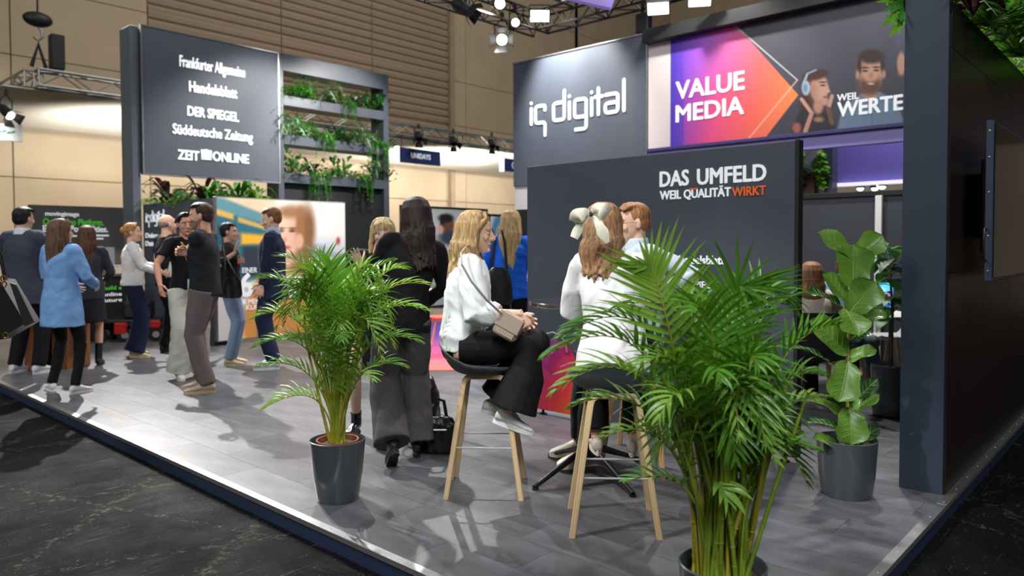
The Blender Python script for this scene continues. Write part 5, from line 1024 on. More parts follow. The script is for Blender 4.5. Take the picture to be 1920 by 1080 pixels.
def small_plant(kind, size, rg, front=(0, -1, 0)):
    mb = MB(); fr_ = np.array(front, float); ri = np.cross(fr_, [0, 0, 1])
    def arc(a, L_, rise, drop, n=7):
        d = np.array([math.cos(a), math.sin(a), 0]); return [d * (L_ * t) + np.array([0, 0, rise * L_ * math.sin(min(1, t * 1.2) * 1.7) - drop * L_ * t * t]) for t in np.linspace(0, 1, n)]
    if kind == 'fern':
        for i in range(26):
            P = arc(rg.uniform(0, 6.283), size * rg.uniform(.6, 1.), rg.uniform(.5, 1.0), rg.uniform(.3, .8), 8); strip(mb, P, size * .012)
            for k in range(1, 8):
                T = nrm(P[k] - P[k - 1]); s = nrm(np.cross(T, [0, 0, 1.]) + 1e-6); l = size * .26 * math.sin(math.pi * (k + .8) / 9.6)
                for sg in (-1, 1): e = P[k] + (s * sg + T * .5) * l + [0, 0, -.1 * l]; strip(mb, [P[k], P[k] * .5 + e * .5 + [0, 0, .03 * l], e], size * .04)
    elif kind == 'lobed':
        for i in range(13):
            P = arc(rg.uniform(0, 6.283), size * rg.uniform(.7, 1.2), rg.uniform(.5, 1.1), rg.uniform(.3, .8), 9); strip(mb, P, size * .045)
            for k in range(2, 8):
                T = nrm(P[k] - P[k - 1]); s = nrm(np.cross(T, [0, 0, 1.]) + 1e-6); l = size * .28 * math.sin(math.pi * (k + .5) / 9.5)
                for sg in (-1, 1): e = P[k] + (s * sg + T * .7) * l; strip(mb, [P[k], P[k] * .5 + e * .5, e], size * .045)
    elif kind == 'trail':
        for i in range(24):
            a = rg.uniform(-1.5, 1.5); d = fr_ * math.cos(a) + ri * math.sin(a); L_ = size * rg.uniform(.25, 1.2); P = [d * (size * .5 * (1 - (1 - t) ** 2)) + np.array([0, 0, .35 * size * math.sin(2.4 * t) - L_ * 1.25 * t ** 1.7]) for t in np.linspace(0, 1, 10)]
            strip(mb, P, size * .008)
            for k in range(2, 10):
                for _ in range(5): e = P[k] + np.array([rg.gauss(0, 1), rg.gauss(0, 1), rg.gauss(0, .7)]) * size * .075; strip(mb, [P[k], P[k] * .5 + e * .5, e], size * .016)
    elif kind == 'bush':
        for i in range(70):
            p = np.array([rg.gauss(0, .36), rg.gauss(0, .36), abs(rg.gauss(.3, .28))]) * size; mb.tube([(0, 0, 0), p], [.003, .002], 3, caps=False); d = nrm(p + [0, 0, .1 * size] + np.array([rg.gauss(0, .3), rg.gauss(0, .3), rg.gauss(0, .3)]) * size); l = size * rg.uniform(.22, .36); strip(mb, [p, p + d * l * .5 + [0, 0, .04 * size], p + d * l], l * .3, up=nrm([rg.gauss(0, .5), rg.gauss(0, .5), 1]))
        for i in range(10): mb.tube([(0, 0, 0), np.array([rg.gauss(0, .2), rg.gauss(0, .2), .4]) * size], [.006, .003], 4)
    elif kind == 'broad':
        for i in range(15):
            P = arc(rg.uniform(0, 6.283), size * rg.uniform(.7, 1.15), rg.uniform(.6, 1.3), rg.uniform(.2, .7), 8); strip(mb, P, size * .13, prof=[.12, .2, .6, .95, 1., .85, .5, .05])
    elif kind == 'hang':
        for i in range(62):
            z = -rg.random(); r = .22 + .10 * math.sin(z * 9); a = rg.uniform(0, 6.283); p = np.array([r * math.cos(a), r * math.sin(a), z * 1.9 + .2]) * size; d = nrm([math.cos(a), math.sin(a), -.6]); l = size * rg.uniform(.32, .46); strip(mb, [p - d * l * .3, p + d * l * .25, p + d * l * .7], l * .42, up=nrm([math.cos(a) * .6, math.sin(a) * .6, 1]))
        mb.tube([(0, 0, .3 * size), (0, 0, -1.8 * size)], [.01, .006], 5)
    return mb
def plant(kind, size, m, loc, label, group=None, front=(0, -1, 0), name=None, seed=0):
    mb = small_plant(kind, size, random.Random(seed), front); nm = name or {'fern': 'fern', 'lobed': 'silver_fern', 'trail': 'trailing_fern', 'bush': 'leafy_plant', 'broad': 'broad_leaf_plant', 'hang': 'hanging_plant'}[kind]
    return tag(mb.build(nm, m, None, 80, loc), label, 'plant', group)
ROW = ('top', 'middle', 'bottom')
LAY = [[('fern', .30, 0, 545, 190), ('bush', .24, 1, 570, 186), ('lobed', .34, 2, 597, 192), ('fern', .22, 1, 622, 192), ('trail', .30, 0, 648, 200), ('bush', .26, 5, 668, 196), ('lobed', .26, 1, 690, 198), ('broad', .26, 1, 712, 200)],
       [('lobed', .34, 2, 542, 256), ('bush', .26, 1, 566, 254), ('fern', .26, 1, 592, 260), ('trail', .32, 0, 606, 262), ('bush', .26, 5, 632, 262), ('fern', .28, 1, 654, 264), ('lobed', .30, 2, 678, 266), ('trail', .36, 0, 704, 270), ('bush', .2, 1, 716, 266)],
       [('bush', .28, 1, 540, 318), ('lobed', .30, 2, 562, 320), ('broad', .22, 3, 585, 322), ('trail', .34, 0, 596, 326), ('fern', .24, 1, 620, 326), ('bush', .26, 1, 640, 328), ('fern', .22, 0, 662, 330), ('trail', .30, 0, 678, 332), ('lobed', .32, 2, 702, 334), ('bush', .2, 5, 718, 334)]]
LOOK = {('fern', 0): 'bright feathery fern', ('fern', 1): 'darker feathery fern', ('bush', 1): 'small-leaved green plant', ('bush', 5): 'deep green bushy plant', ('lobed', 2): 'silvery lobed fern', ('lobed', 1): 'green lobed fern', ('trail', 0): 'trailing asparagus fern', ('broad', 1): 'green broad-leaved plant', ('broad', 3): 'burgundy broad-leaved plant'}
NTH = ['first', 'second', 'third', 'fourth', 'fifth', 'sixth', 'seventh', 'eighth', 'ninth', 'tenth']
for r in range(3):
    for i, (k, sz, mi, x, y) in enumerate(LAY[r]):
        p = PL(x, y, 1, TY + (.10 if k == 'trail' else .2)); p[2] = SHELF[r] + .17; sz = sz * 1.55
        plant(k, sz, M_lf[mi], p, '%s on the %s planter shelf, %s from the name board' % (LOOK[(k, mi)], ROW[r], NTH[i]), 'plants on the tower shelves', seed=100 * r + i)
for i, (k, sz, mi, x, w_) in enumerate((('fern', .2, 4, 287, 'fern'), ('bush', .16, 1, 305, 'leafy plant'), ('broad', .3, 3, 318, 'dark red plant'), ('lobed', .26, 2, 326, 'silvery fern'), ('fern', .2, 4, 346, 'lime fern'), ('fern', .2, 0, 362, 'green fern'), ('broad', .24, 3, 380, 'burgundy plant'), ('broad', .24, 1, 393, 'upright green plant'))):
    p = PL(x, 372, 0, 3.05); p[2] = 2.1; plant(k, sz * 1.4, M_lf[mi], p, '%s in the trough of the low dark wall, %s from the tower post' % (w_, NTH[i]), 'plants on the low dark wall', seed=400 + i)
for i, (k, sz, mi, x) in enumerate((('bush', .18, 1, 412), ('fern', .2, 4, 430), ('broad', .26, 1, 448), ('bush', .22, 0, 465), ('broad', .22, 4, 482), ('fern', .18, 1, 498))):
    p = PL(x, 372, 1, 9.75); p[2] = 2.1; plant(k, sz * 1.35, M_lf[mi], p, '%s green plant peeping over the poster top, %s from its corner' % (('small-leaved', 'lime', 'broad-leaved', 'bright', 'pale broad', 'feathery')[i], NTH[i]), 'plants behind the poster', seed=450 + i)
sh = thing('back_trough', 'dark trough of plants carried behind the lit poster', 'planter', (3.25, 9.62, 0)); MB().box((0, 0, 1.98), (1.2, .28, 2.12), .004).build('trough', M_black, sh, smooth=0); [MB().box((x, .1, 0), (x + .05, .15, 1.98)).build('leg', M_blackm, sh, smooth=0) for x in (.05, 1.1)]
for i, (k, sz, mi, x, y) in enumerate((('broad', .36, 1, 655, 470), ('bush', .3, 4, 672, 458), ('bush', .34, 1, 690, 466), ('broad', .32, 4, 708, 476))):
    p = PL(x, y, 1, 10.3); p[2] = 1.0; plant(k, sz, M_lf[mi], p, '%s plant in the black planter box, %s from the lit poster' % (('large broad-leaved', 'yellow-green bushy', 'dark bushy', 'light broad-leaved')[i], NTH[i]), 'plants in the black planter box', seed=470 + i)
for i, (x, y) in enumerate(((1500, 290), (1541, 290))):
    p = PL(x, y, 0, 9.45); plant('hang', .30, M_lf[4 if i else 0], p, ('hanging green plant half hidden by the slogan wall edge', 'bright hanging plant in front of the grey felt panel frame')[i], 'hanging plants at the felt panel', seed=480 + i)
# plants along the top of the tall wall
for i, (k, sz, mi, u_, yy) in enumerate((('lobed', .34, 2, 2.95, .05), ('broad', .28, 3, 3.0, .0), ('bush', .34, 4, 3.25, -.04), ('fern', .34, 0, 3.5, -.03), ('lobed', .40, 2, 3.8, -.03), ('broad', .38, 4, 4.05, -.06), ('bush', .36, 0, 4.35, -.05), ('broad', .48, 1, 4.7, -.08), ('bush', .42, 4, 5.2, -.05), ('lobed', .34, 2, 5.7, .0), ('broad', .4, 5, 6.2, .0))):
    plant(k, sz, M_lf[mi], (u_, .10 + yy - (.10 if i > 0 else 0), 2.80), '%s on top of the tall wall, %s from its end' % (('silvery lobed fern', 'dark red broad plant', 'bright bushy plant', 'deep green fern', 'pale lobed fern', 'lime broad-leaved plant', 'dark bushy plant', 'large green broad plant', 'green bushy plant', 'silver fern', 'deep broad-leaved plant')[i], ('first', 'second', 'third', 'fourth', 'fifth', 'sixth', 'seventh', 'eighth', 'ninth', 'tenth', 'eleventh')[i]), 'plants on the tall wall', seed=500 + i)
lf = thing('overhanging_fern', 'green strap-leaved fern overhanging the tall wall beside the picture banner', 'plant', (2.8, .26, 2.78))
for i, (mx, my, tx, ty, w) in enumerate(((1688, 18, 1652, 52, .02), (1694, 20, 1688, 40, .022), (1696, 38, 1667, 70, .022), (1690, 6, 1657, 20, .018), (1690, -4, 1642, 4, .016), (1692, -12, 1660, -14, .018))):
    o = np.array([2.8, .26, 2.78]); m = D(mx, my, 4.35); e = D(tx, ty, 4.3); mb = MB(); P = [bez([o, o + [-.02, .04, .12], m, e], t) - o for t in np.linspace(0, 1, 10)]; strip(mb, P, w, up=tuple(-_h), prof=[.3, .4, .5, .7, .9, 1, 1, .9, .6, .1])
    for k in (4, 5, 6, 7):
        T = nrm(P[k] - P[k - 1]); s = np.cross(T, -_h)
        for sg in (-1, 1): ee = P[k] + (s * sg * .8 + T) * .045; strip(mb, [P[k], (P[k] + ee) / 2, ee], .012, up=tuple(-_h))
    mb.build('leaf', M_lf[0 if i % 2 else 4], lf, 80)
# ------------------------------------------------------------------ bar stools, tables, chairs
M_oak = mat('pale_oak', (206, 178, 134), .5, var=.08, vscale=4, stretch=(6, 6, .6)); M_ply = mat('oak_ply_edge', (224, 198, 158), .55); M_felt = mat('charcoal_felt', (62, 68, 76), .95, var=.12, vscale=60, bump=.2, bscale=180, sheen=.3); M_steel = mat('polished_steel', (226, 226, 228), .32, metal=.7)
M_oak2 = mat('warm_oak', (214, 164, 112), .5, var=.08, vscale=4, stretch=(6, 6, .6))
def stool(label, c, leg_ang, seat_ang, wood=M_oak, so=0.):
    t = thing('bar_stool', label, 'bar stool', (c[0], c[1], 0), R_(leg_ang), 'bar stools at the near bar table')
    for sgn in (-1, 1):
        y0, y1 = sgn * .205, sgn * .115
        pts = []
        for x, z in ((-.215, 0), (-.122, .64)): pts.append((x, z))
        for k in range(5): a = math.pi - k * math.pi / 8; pts.append((-.075 + .045 * math.cos(a) + 0, .645 + .045 * math.sin(a)))
        pts += [(-x, z) for x, z in pts[::-1]]
        P = [np.array([x, y0 + (y1 - y0) * min(1, z / .69), z]) for x, z in pts]
        rings = []
        for i, p in enumerate(P):
            T = nrm(P[min(i + 1, len(P) - 1)] - P[max(i - 1, 0)]); sd = np.array([0, 1., 0]); nn = nrm(np.cross(T, sd)); b_ = .0175; w = .0155
            if i in (0, len(P) - 1): T = np.array([0, 0, 1. if i == 0 else -1]); nn = nrm(np.cross(T, sd)); b_ = .0165
            rings.append([p + nn * a * w + sd * c_ * b_ for a, c_ in ((-1, -.8), (-.8, -1), (.8, -1), (1, -.8), (1, .8), (.8, 1), (-.8, 1), (-1, .8))])
        fm_ = MB().loft(rings).build('leg_frame', wood, t, 35)
        mid = MB().loft([[p + np.array([0, sgn * .0, 0]) + (q - p) * [.16, 1.03, .16] for q in r] for p, r in zip(P, rings)]).build('ply_line', M_ply, fm_, 35)
        z = .285; f = z / .69; xx = .215 - (.215 - .122) * z / .64; yy = y0 + (y1 - y0) * f
        MB().cyl((-xx, yy, z), (xx, yy, z), .0055, 10).build('foot_rail', M_steel, t)
    MB().box((-.09, -.13, .69), (.09, .13, .705), .004).build('seat_plate', M_blackm, t, smooth=0)
    # shell: a shallow bowl with a low back, seat_ang is measured from the leg frames
    nu, nv = 28, 10; top = []; V = []
    ca, sa = math.cos(R_(seat_ang)), math.sin(R_(seat_ang))
    def pt(u, v):
        a = 2 * math.pi * u / nu; bk = max(0., -math.cos(a)); rx = .225; ry = .24; r = v ** .8
        x = rx * r * math.cos(a) ; y = ry * r * math.sin(a); x = np.sign(x) * abs(x) if True else x
        z = .712 + (.045 + .015 * abs(math.sin(a))) * v ** 3 + .115 * bk ** 1.6 * v ** 3.5 - .02 * max(0, math.cos(a)) * v ** 3
        x += so; return np.array([x * ca - y * sa, x * sa + y * ca, z])
    up = [[pt(u, v / nv) for u in range(nu)] for v in range(1, nv + 1)]; lo = []
    for r in up[::-1]: lo.append([p * np.array([1.0, 1.0, 1]) - [0, 0, .022] + np.array([so * ca - p[0], so * sa - p[1], 0]) * .02 for p in r])
    rim = [[p * np.array([1.02, 1.02, 1]) - [0, 0, .008] for p in up[-1]]]
    MB().loft(up + rim + lo).build('seat_shell', M_felt, t, 70)
    return t
s1c = np.array([1.02, 2.11]); s2c = np.array([1.06, 1.23]); LA = -51.
stool('oak bar stool under the seated woman in black trousers', s1c, LA, 0., so=-.05)
stool('oak bar stool behind the big palm, under the woman with a bow', s2c, LA, 79.)
s3c = D(1200, 700, 5.05)[:2]; stool('orange-tinted oak bar stool of the man in the light blue shirt', s3c, 18, 180., M_oak2)  # orange reflection from the gradient print is put into this wood tone
def bar_table(label, c, R_top, m_top, legs_ang, zt=1.10, disc=False):
    t = thing('bar_table', label, 'bar table', (c[0], c[1], 0))
    MB().lathe([(R_top - .012, zt - .03), (R_top, zt - .022), (R_top, zt - .004), (R_top - .004, zt)], 48).build('table_top', m_top, t, 40); MB().lathe([(.12, zt - .045), (.12, zt - .03)], 20).build('top_plate', M_blackm, t)
    MB().cyl((0, 0, .1), (0, 0, zt - .04), .032, 16).build('column', M_blackm, t)
    if disc: MB().lathe([(.24, 0), (.24, .012), (.05, .03), (.035, .1)], 32).build('base', M_blackm, t, 40)
    else:
        for a in legs_ang:
            d = np.array([math.cos(R_(a)), math.sin(R_(a)), 0]); MB().tube([d * .02 + [0, 0, .17], d * .12 + [0, 0, .145], d * .46 + [0, 0, .018]], [(.02, .03), (.018, .024), (.016, .012)], 10, side=np.cross(d, [0, 0, 1])).build('leg', M_blackm, t); MB().cyl(d * .45, d * .45 + [0, 0, .012], .02, 12).build('glide', M_black, t)
    return t
tc_ = np.array([1.63, 1.80]); bar_table('dark round bar table with slanting black legs where the three guests sit', tc_, .38, mat('dark_brown_top', (62, 54, 54), .12, coat=.6), [wdir(219), wdir(297), wdir(40), wdir(120)])
bt2 = D(797, 700, 5.7); bar_table('round bar table with white top on a black column behind the grey trousers', bt2, .30, M_white, [], disc=True)
def side_chair(label, loc, ang, seatm, wood, zs=.45, k=1.):
    t = thing('side_chair', label, 'chair', loc, R_(ang)); 
    for sx in (-1, 1):
        for sy in (-1, 1): MB().tube([(sx * .14, sy * .12, zs - .02), (sx * .22, sy * .22, 0)], [.016, .011], 8).build('leg', wood, t)
    sh = []; 
    for v in np.linspace(0, 1, 9):
        y = .22 - .42 * min(1, v / .55); z = zs + .02 * (v < .1); 
        if v > .55: y = -.20 - .07 * (v - .55) / .45; z = zs + .40 * (v - .55) / .45 + .02
        sh.append([(x * .22 * (1 - .12 * max(0, v - .6)), y - (.03 * (1 - x * x) if v > .55 else 0), z + (.035 * x * x if v < .6 else 0)) for x in np.linspace(-1, 1, 9)])
    V = [p for r in sh for p in r]; W_ = [np.array(p) + ([0, 0, -.012] if i < 45 else [0, -.012, 0]) for i, p in enumerate(V)]; n = 9; mb = MB(); F = []
    for i in range(8):
        for j in range(8): a = i * n + j; F += [(a, a + 1, a + n + 1, a + n), (81 + a, 81 + a + n, 81 + a + n + 1, 81 + a + 1)]
    ed = [j for j in range(n)] + [i * n + n - 1 for i in range(1, n)] + [80 - j for j in range(1, n)] + [i * n for i in range(n - 2, 0, -1)]
    F += [(ed[i], 81 + ed[i], 81 + ed[(i + 1) % len(ed)], ed[(i + 1) % len(ed)]) for i in range(len(ed))]
    mb.add(V + W_, F).build('seat_shell', seatm, t, 60); return t
side_chair('coral red shell chair with wooden legs on the printed carpet', G(830, 664), 60, mat('coral_shell', (206, 88, 72), .5), M_oak2, .47)
side_chair('pale grey shell chair with wooden legs beside the tall wall end', G(1672, 716), wdir(180) - 90, mat('pale_grey_shell', (196, 198, 200), .5), M_oak, .46)
d18 = 6.4; c18 = D(1528, 640, d18); c18[2] = 0; c19 = D(1570, 640, 6.85); c19[2] = 0
side_chair('black shell chair with oak legs under the long-haired seated guest', c18, wdir(85) - 90, M_black, M_oak2, .46); side_chair('dark shell chair with oak legs under the guest in denim', c19, wdir(35) - 90, M_felt, M_oak, .46)
mtb = thing('meeting_table', 'white meeting table where the two seated guests look at a screen', 'table', D(1612, 640, 7.45) * [1, 1, 0], R_(wdir(0)))
MB().box((-.75, -.3, .72), (.55, .35, .745), .006).build('table_top', M_white, mtb, smooth=0); [MB().cyl((x, y, 0), (x, y, .72), .022, 10).build('leg', M_blackm, mtb) for x in (-.65, .45) for y in (-.22, .27)]
p = D(1660, 560, 7.3); t = thing('tablet_screen', 'bright tablet screen standing on the white meeting table', 'screen', (p[0], p[1], .745), R_(wdir(0)))
MB().box((-.075, 0, .02), (.085, .015, .33), .004).build('casing', M_black, t, smooth=0)
def paint_tab(x, y):
    k = Ink(x, y, (60, 120, 210)); k.ell(1658, 512, 16, 12, (210, 190, 240), .5); k.ell(1662, 538, 14, 12, (90, 210, 230), .5); k.ell(1652, 548, 8, 8, (240, 230, 250), .5); k.ell(1668, 556, 6, 8, (220, 110, 200), .5); return k.c
q0 = rotz(np.array([-.067, -.001, .03]), R_(wdir(0))) + np.array(t.location); ex_ = rotz(np.array([1., 0, 0]), R_(wdir(0))); gr = np.array([[q0 + ex_ * .144 * i / 19 + np.array([0, 0, .29 * j / 29]) for i in range(20)] for j in range(30)]).reshape(-1, 3); col = paint_tab(*PX(gr).T)
me = bpy.data.meshes.new('display'); ii = np.arange(600).reshape(30, 20); me.from_pydata((gr - np.array(t.location)).tolist(), [], np.stack([ii[:-1, :-1], ii[:-1, 1:], ii[1:, 1:], ii[1:, :-1]], -1).reshape(-1, 4).tolist()); at = me.color_attributes.new('ink', 'FLOAT_COLOR', 'POINT'); at.data.foreach_set('color', np.concatenate([srgb(col), np.ones((600, 1))], 1).ravel().astype(np.float32)); me.materials.append(print_mat('tablet_glow', 1.2)); o = link('display', me, t); o.rotation_euler = (0, 0, -R_(wdir(0)))
MB().box((-.05, -.02, 0), (.05, .08, .02)).build('stand', M_black, t, smooth=0)
for i, x in enumerate((1652, 1661)):
    p = D(x, 570, 7.22); b = thing('water_bottle', ('clear water bottle on the meeting table, on the fig side of the tablet', 'clear water bottle on the meeting table, right before the tablet')[i], 'bottle', (p[0], p[1], .745)); MB().lathe([(.03, 0), (.033, .01), (.033, .13), (.014, .17), (.014, .19)], 16).build('bottle', mat('bottle_glass', (196, 222, 232), .1, trans=.8), b, 40); MB().lathe([(.016, .188), (.016, .21)], 12).build('cap', mat('blue_cap', (70, 130, 200), .4), b)
p = D(1672, 580, 6.2); b = thing('leafy_pot_plant', 'pot plant with broad dark leaves and white blossoms beside the tall wall end', 'potted plant', (p[0], p[1], 0)); MB().lathe([(.12, 0), (.14, .02), (.16, .42), (.15, .44), (.14, .40)], 24).build('pot', M_pot, b, 40); MB().tube([(0, 0, .35), (.02, 0, .9), (0, .02, 1.25)], [.015, .012, .008], 8).build('stem', MATS['fig_bark'], b)
r_ = random.Random(5)
for i in range(30):
    z = r_.uniform(.8, 1.42); a = r_.uniform(0, 6.28); d = np.array([math.cos(a), math.sin(a), 0]); mb = MB(); P = [np.array([0, 0, z]) + d * .24 * t_ + [0, 0, .16 * t_ - .26 * t_ * t_] for t_ in np.linspace(0, 1, 8)]; strip(mb, P, .065, prof=[.1, .3, .7, 1, 1, .8, .4, .02]); mb.build('leaf', M_lf[5 if i % 3 else 0], b, 80)
for i in range(5):
    c = D(1634 + 7 * i, 462 - 3 * (i % 2) + 14 * (i == 0), 6.2) - np.array([p[0], p[1], 0]); mb = MB(); [strip(mb, [c, c + nrm([math.cos(k), math.sin(k), .6]) * .03, c + nrm([math.cos(k), math.sin(k), .4]) * .055], .014) for k in range(0, 6)]; mb.tube([c, (0, 0, 1.2)], [.004, .004], 5); mb.build('blossom', mat('white_petal', (236, 238, 234), .7), b, 80)
# counter by the two backs, wheeled cart
wc = thing('wooden_counter', 'brown wooden counter standing between the grey suit and the blue blazer', 'counter', G(60, 692), R_(wdir(-8)))
M_wood = mat('chestnut_board', (132, 78, 46), .5, var=.15, vscale=3, stretch=(8, 8, .5))
MB().box((-.1, 0, 0), (.12, .45, 1.0), .005).build('side_panel', M_wood, wc, smooth=0); MB().box((.22, .05, 0), (.42, .45, 1.0), .005).build('side_panel', mat('light_chestnut_board', (150, 92, 52), .5, var=.15, vscale=3, stretch=(8, 8, .5)), wc, smooth=0); MB().box((.12, .2, .1), (.22, .45, 1.0)).build('back_panel', M_black, wc, smooth=0); MB().box((-.15, -.05, 1.0), (.48, .5, 1.03), .005).build('counter_top', M_wood, wc, smooth=0)
sc_ = thing('mobility_cart', 'dark wheeled cart with red parts behind the white sweater', 'cart', G(245, 640), R_(wdir(15)))
MB().box((-.5, -.1, .28), (.45, .3, .34), .02).build('deck', M_black, sc_, smooth=0); MB().box((-.1, -.05, .34), (.3, .28, .62), .04).build('seat', M_black, sc_, smooth=0); MB().tube([(-.42, .1, .3), (-.5, .1, .8), (-.4, .1, .86)], [.02] * 3, 8).build('steering_post', M_blackm, sc_); MB().box((-.2, -.14, .12), (-.02, -.1, .3), .02).build('red_cover', mat('red_plastic', (180, 30, 34), .35), sc_, smooth=0); MB().box((.3, -.14, .2), (.45, -.1, .32), .02).build('red_cover', mat('red_plastic', (180, 30, 34), .35), sc_, smooth=0)
for x in (-.4, -.05, .38):
    for y in (-.1, .3): w = MB(); w.tube([(x, y - .03, .11), (x, y + .03, .11)], [.11, .11], 18).build('wheel', M_blackm, sc_); MB().tube([(x, y - .035, .11), (x, y + .035, .11)], [.05, .05], 12).build('hub', M_alu, sc_)
# bags on the floor
M_leather = mat('black_leather', (26, 26, 28), .32, bump=.25, bscale=45, spec=.5)
def soft_bag(name, label, loc, rz, w, d, h_, handle, sd):
    t = thing(name, label, 'bag', loc, rz); mb = MB(); mb.loft([[(w * k * math.copysign(abs(math.cos(a)) ** .6, math.cos(a)), d * k * math.copysign(abs(math.sin(a)) ** .6, math.sin(a)), z) for a in np.linspace(0, 6.283, 24, endpoint=False)] for z, k in ((0, .42), (.02, .5), (h_ * .35, .53), (h_ * .75, .47), (h_, .30))]); me = remesh(mb, .012, 2); wrinkle(me, .009, 30, sd, (1, 1, 1)); finish(me, 60); me.materials.append(M_leather); link('body', me, t)
    MB().tube([np.array(p) for p in handle], [(.012, .005)] * len(handle), 8).build('strap', M_leather, t); MB().tube([(-w * .25, -d * .5, h_ * .7), (w * .25, -d * .52, h_ * .7)], [.008, .008], 6).build('zip', M_alu, t); return t
pb_ = D(822, 838, 5.15); pb_[2] = 0; soft_bag('handbag', 'slouchy black leather handbag standing by the bar table column', pb_, R_(wdir(0)), .26, .16, .25, [(-.06, 0, .22), (-.06, 0, .33), (-.02, 0, .38), (.04, 0, .36), (.06, 0, .24)], 3)
MB().tube([np.array(p) for p in ((.09, 0, .24), (.14, -.02, .16), (.12, -.04, .05), (.16, -.05, .01))], [(.010, .004)] * 4, 8).build('shoulder_strap', M_leather, bpy.data.objects['handbag'])
pk = D(792, 800, 5.75); pk[2] = 0; soft_bag('tote_bag', 'tall black tote bag leaning behind the bar table column', pk, R_(wdir(5)), .26, .18, .42, [(-.08, 0, .40), (-.09, 0, .52), (-.05, 0, .60), (-.01, 0, .54), (0, 0, .42)], 4)

cb = MB(); q0 = PL(1003, 662, 0, 2.66); cb.tube([PL(x, y, 0, 2.66) - q0 for x, y in ((1003, 662), (1010, 640), (1022, 627), (1036, 623), (1050, 628), (1060, 642), (1063, 660))] , [.006] * 7, 8); cb.tube([PL(1003, 662, 0, 2.66) - q0, PL(1003, 664, 0, 2.692) - q0], [.006, .006], 8); cb.tube([PL(1063, 660, 0, 2.66) - q0, PL(1063, 662, 0, 2.692) - q0], [.006, .006], 8)
tag(cb.build('cable_loop', mat('light_grey_cable', (150, 152, 156), .5), None, 60, q0), 'thin light grey cable loop fixed low on the slogan wall above the purple print', 'cable')
# ------------------------------------------------------------------ the people
def at_(x, y): p = G(x, y); p[2] = 0; return p
def lw(at, face, h, w):                  # world point -> the person's local frame at height 1.75
    return rotz(np.array(w, float) - np.array(at, float), -R_(face - 90)) / (h / 1.75)
SL = (.088, .078, .06, .052, .046); WIDE = (.095, .098, .100, .112, .128); STR = (.09, .084, .072, .070, .066)
SK1, SK2, SK3, SK4 = (232, 186, 160), (222, 170, 142), (206, 150, 122), (238, 196, 172)
def seat_pose(z, **k): d = dict(hip=(0, 0, z)); d.update(k); return d
# woman on the near stool, white blouse
A = np.array([s1c[0], s1c[1], 0.]) - np.array(list((_r0 * .0)[:2]) + [0]); fc = wdir(0); H = 1.74; k_ = H / 1.75
A = np.array([s1c[0], s1c[1], 0]) - .145 * _r0
W1 = lambda x, y, dd=0: lw(A, fc, H, D(x, y, 4.36 + dd))
hipz = .865 / k_
J = person('woman in white blouse and wide black trousers sitting on a bar stool, in profile', A, fc, H, False, SK1, ('wavy', (188, 154, 108), .32),
    dict(c=(236, 240, 242), name='blouse', sleeve='34', ease=.042, hem=-.03, blouse=1, puff=.020, sr=.062, cuff=.050, rough=.7, wr=.8), dict(c=(22, 22, 24), w=(.10, .100, .094, .118, .142), len=.97, rough=.8, drop=(0, .035, 0)), dict(c=(240, 240, 240), sole=(245, 245, 243), rough=.4),
    dict(hip=(0, 0, hipz), lean=7, pitch=6, yaw=-6, hy=.08, wr=W1(974, 588, -.16), wl=W1(972, 600, .12), er=(.3, -1, -.5), el=(-.3, -1, -.5), ar=W1(950, 772, -.13), al=W1(925, 752, .10), kr=(0, 1, .45), kl=(0, 1, .6), fpr=18, fpl=14, fl=0, fr=-4, cr=.75, cl=.5, dr=(.0, .40, -.9), nr=(-.9, .0, -.4)), 1.0)
# crossbody bag on her lap
bl = thing('crossbody_bag', 'taupe crossbody bag on the lap of the woman in the white blouse', 'bag', D(954, 611, 4.12), R_(wdir(-14)))
mb = MB(); mb.box((-.072, -.04, -.07), (.072, .04, .07), .016); o = mb.build('bag_body', mat('taupe_leather', (168, 152, 136), .45, bump=.1, bscale=80), bl, smooth=40); o.rotation_euler = (0, R_(28), 0)
mb = MB(); mb.box((-.074, -.045, -.02), (.074, -.036, .073), .008); o = mb.build('flap', mat('taupe_leather', (168, 152, 136), .45), bl, smooth=40); o.rotation_euler = (0, R_(28), 0)
sp_ = [D(940, 588, 4.08), D(912, 562, 4.05), D(884, 528, 4.03), D(866, 496, 4.05), D(864, 474, 4.12), D(874, 462, 4.22), D(886, 458, 4.34)]; st_ = MB(); st_.tube([np.array(q) - np.array(bl.location) for q in sp_], [(.007, .003)] * 7, 8, side=_r0); o = st_.build('strap', mat('grey_strap', (150, 148, 142), .6), bl); o.rotation_euler = (0, 0, -R_(wdir(-14)))
# woman with the bow on the second stool
A = np.array([s2c[0], s2c[1], 0]); fc = wdir(80); H = 1.76; k_ = H / 1.75; W2 = lambda x, y, d: lw(A, fc, H, D(x, y, d))
JB = person('woman in white shirt with a bow in her hair, seated with her back turned', A, fc, H, False, SK1, ('bow', (158, 120, 88), .29),
    dict(c=(244, 244, 246), name='shirt', sleeve='long', ease=.040, hem=-.12, puff=.012, sr=.060, cuff=.044, rough=.7, collar=(244, 244, 246), wr=.9), dict(c=(24, 24, 26), w=(.098, .094, .085, .075, .07), len=.9), dict(c=(200, 190, 180), sole=(214, 206, 190)),
    dict(hip=(0, 0, .875 / k_), lean=10, yaw=-12, pitch=6, wl=W2(1092, 558, 4.28), wr=W2(1222, 540, 4.35), el=(-.35, -.6, -1), er=(.6, -.4, -.8), hx=-.055, al=(-.10, .30, .36), ar=(.10, .30, .36), kl=(-.1, 1, .5), kr=(.1, 1, .5)), 1.0)
M_bow = mat('patterned_bow_silk', (250, 246, 222), .5, var=.1, vscale=40)
bw = thing('hair_bow', 'large cream patterned bow in the hair of the woman seated with her back turned', 'hair bow', D(1108, 400, 3.70))
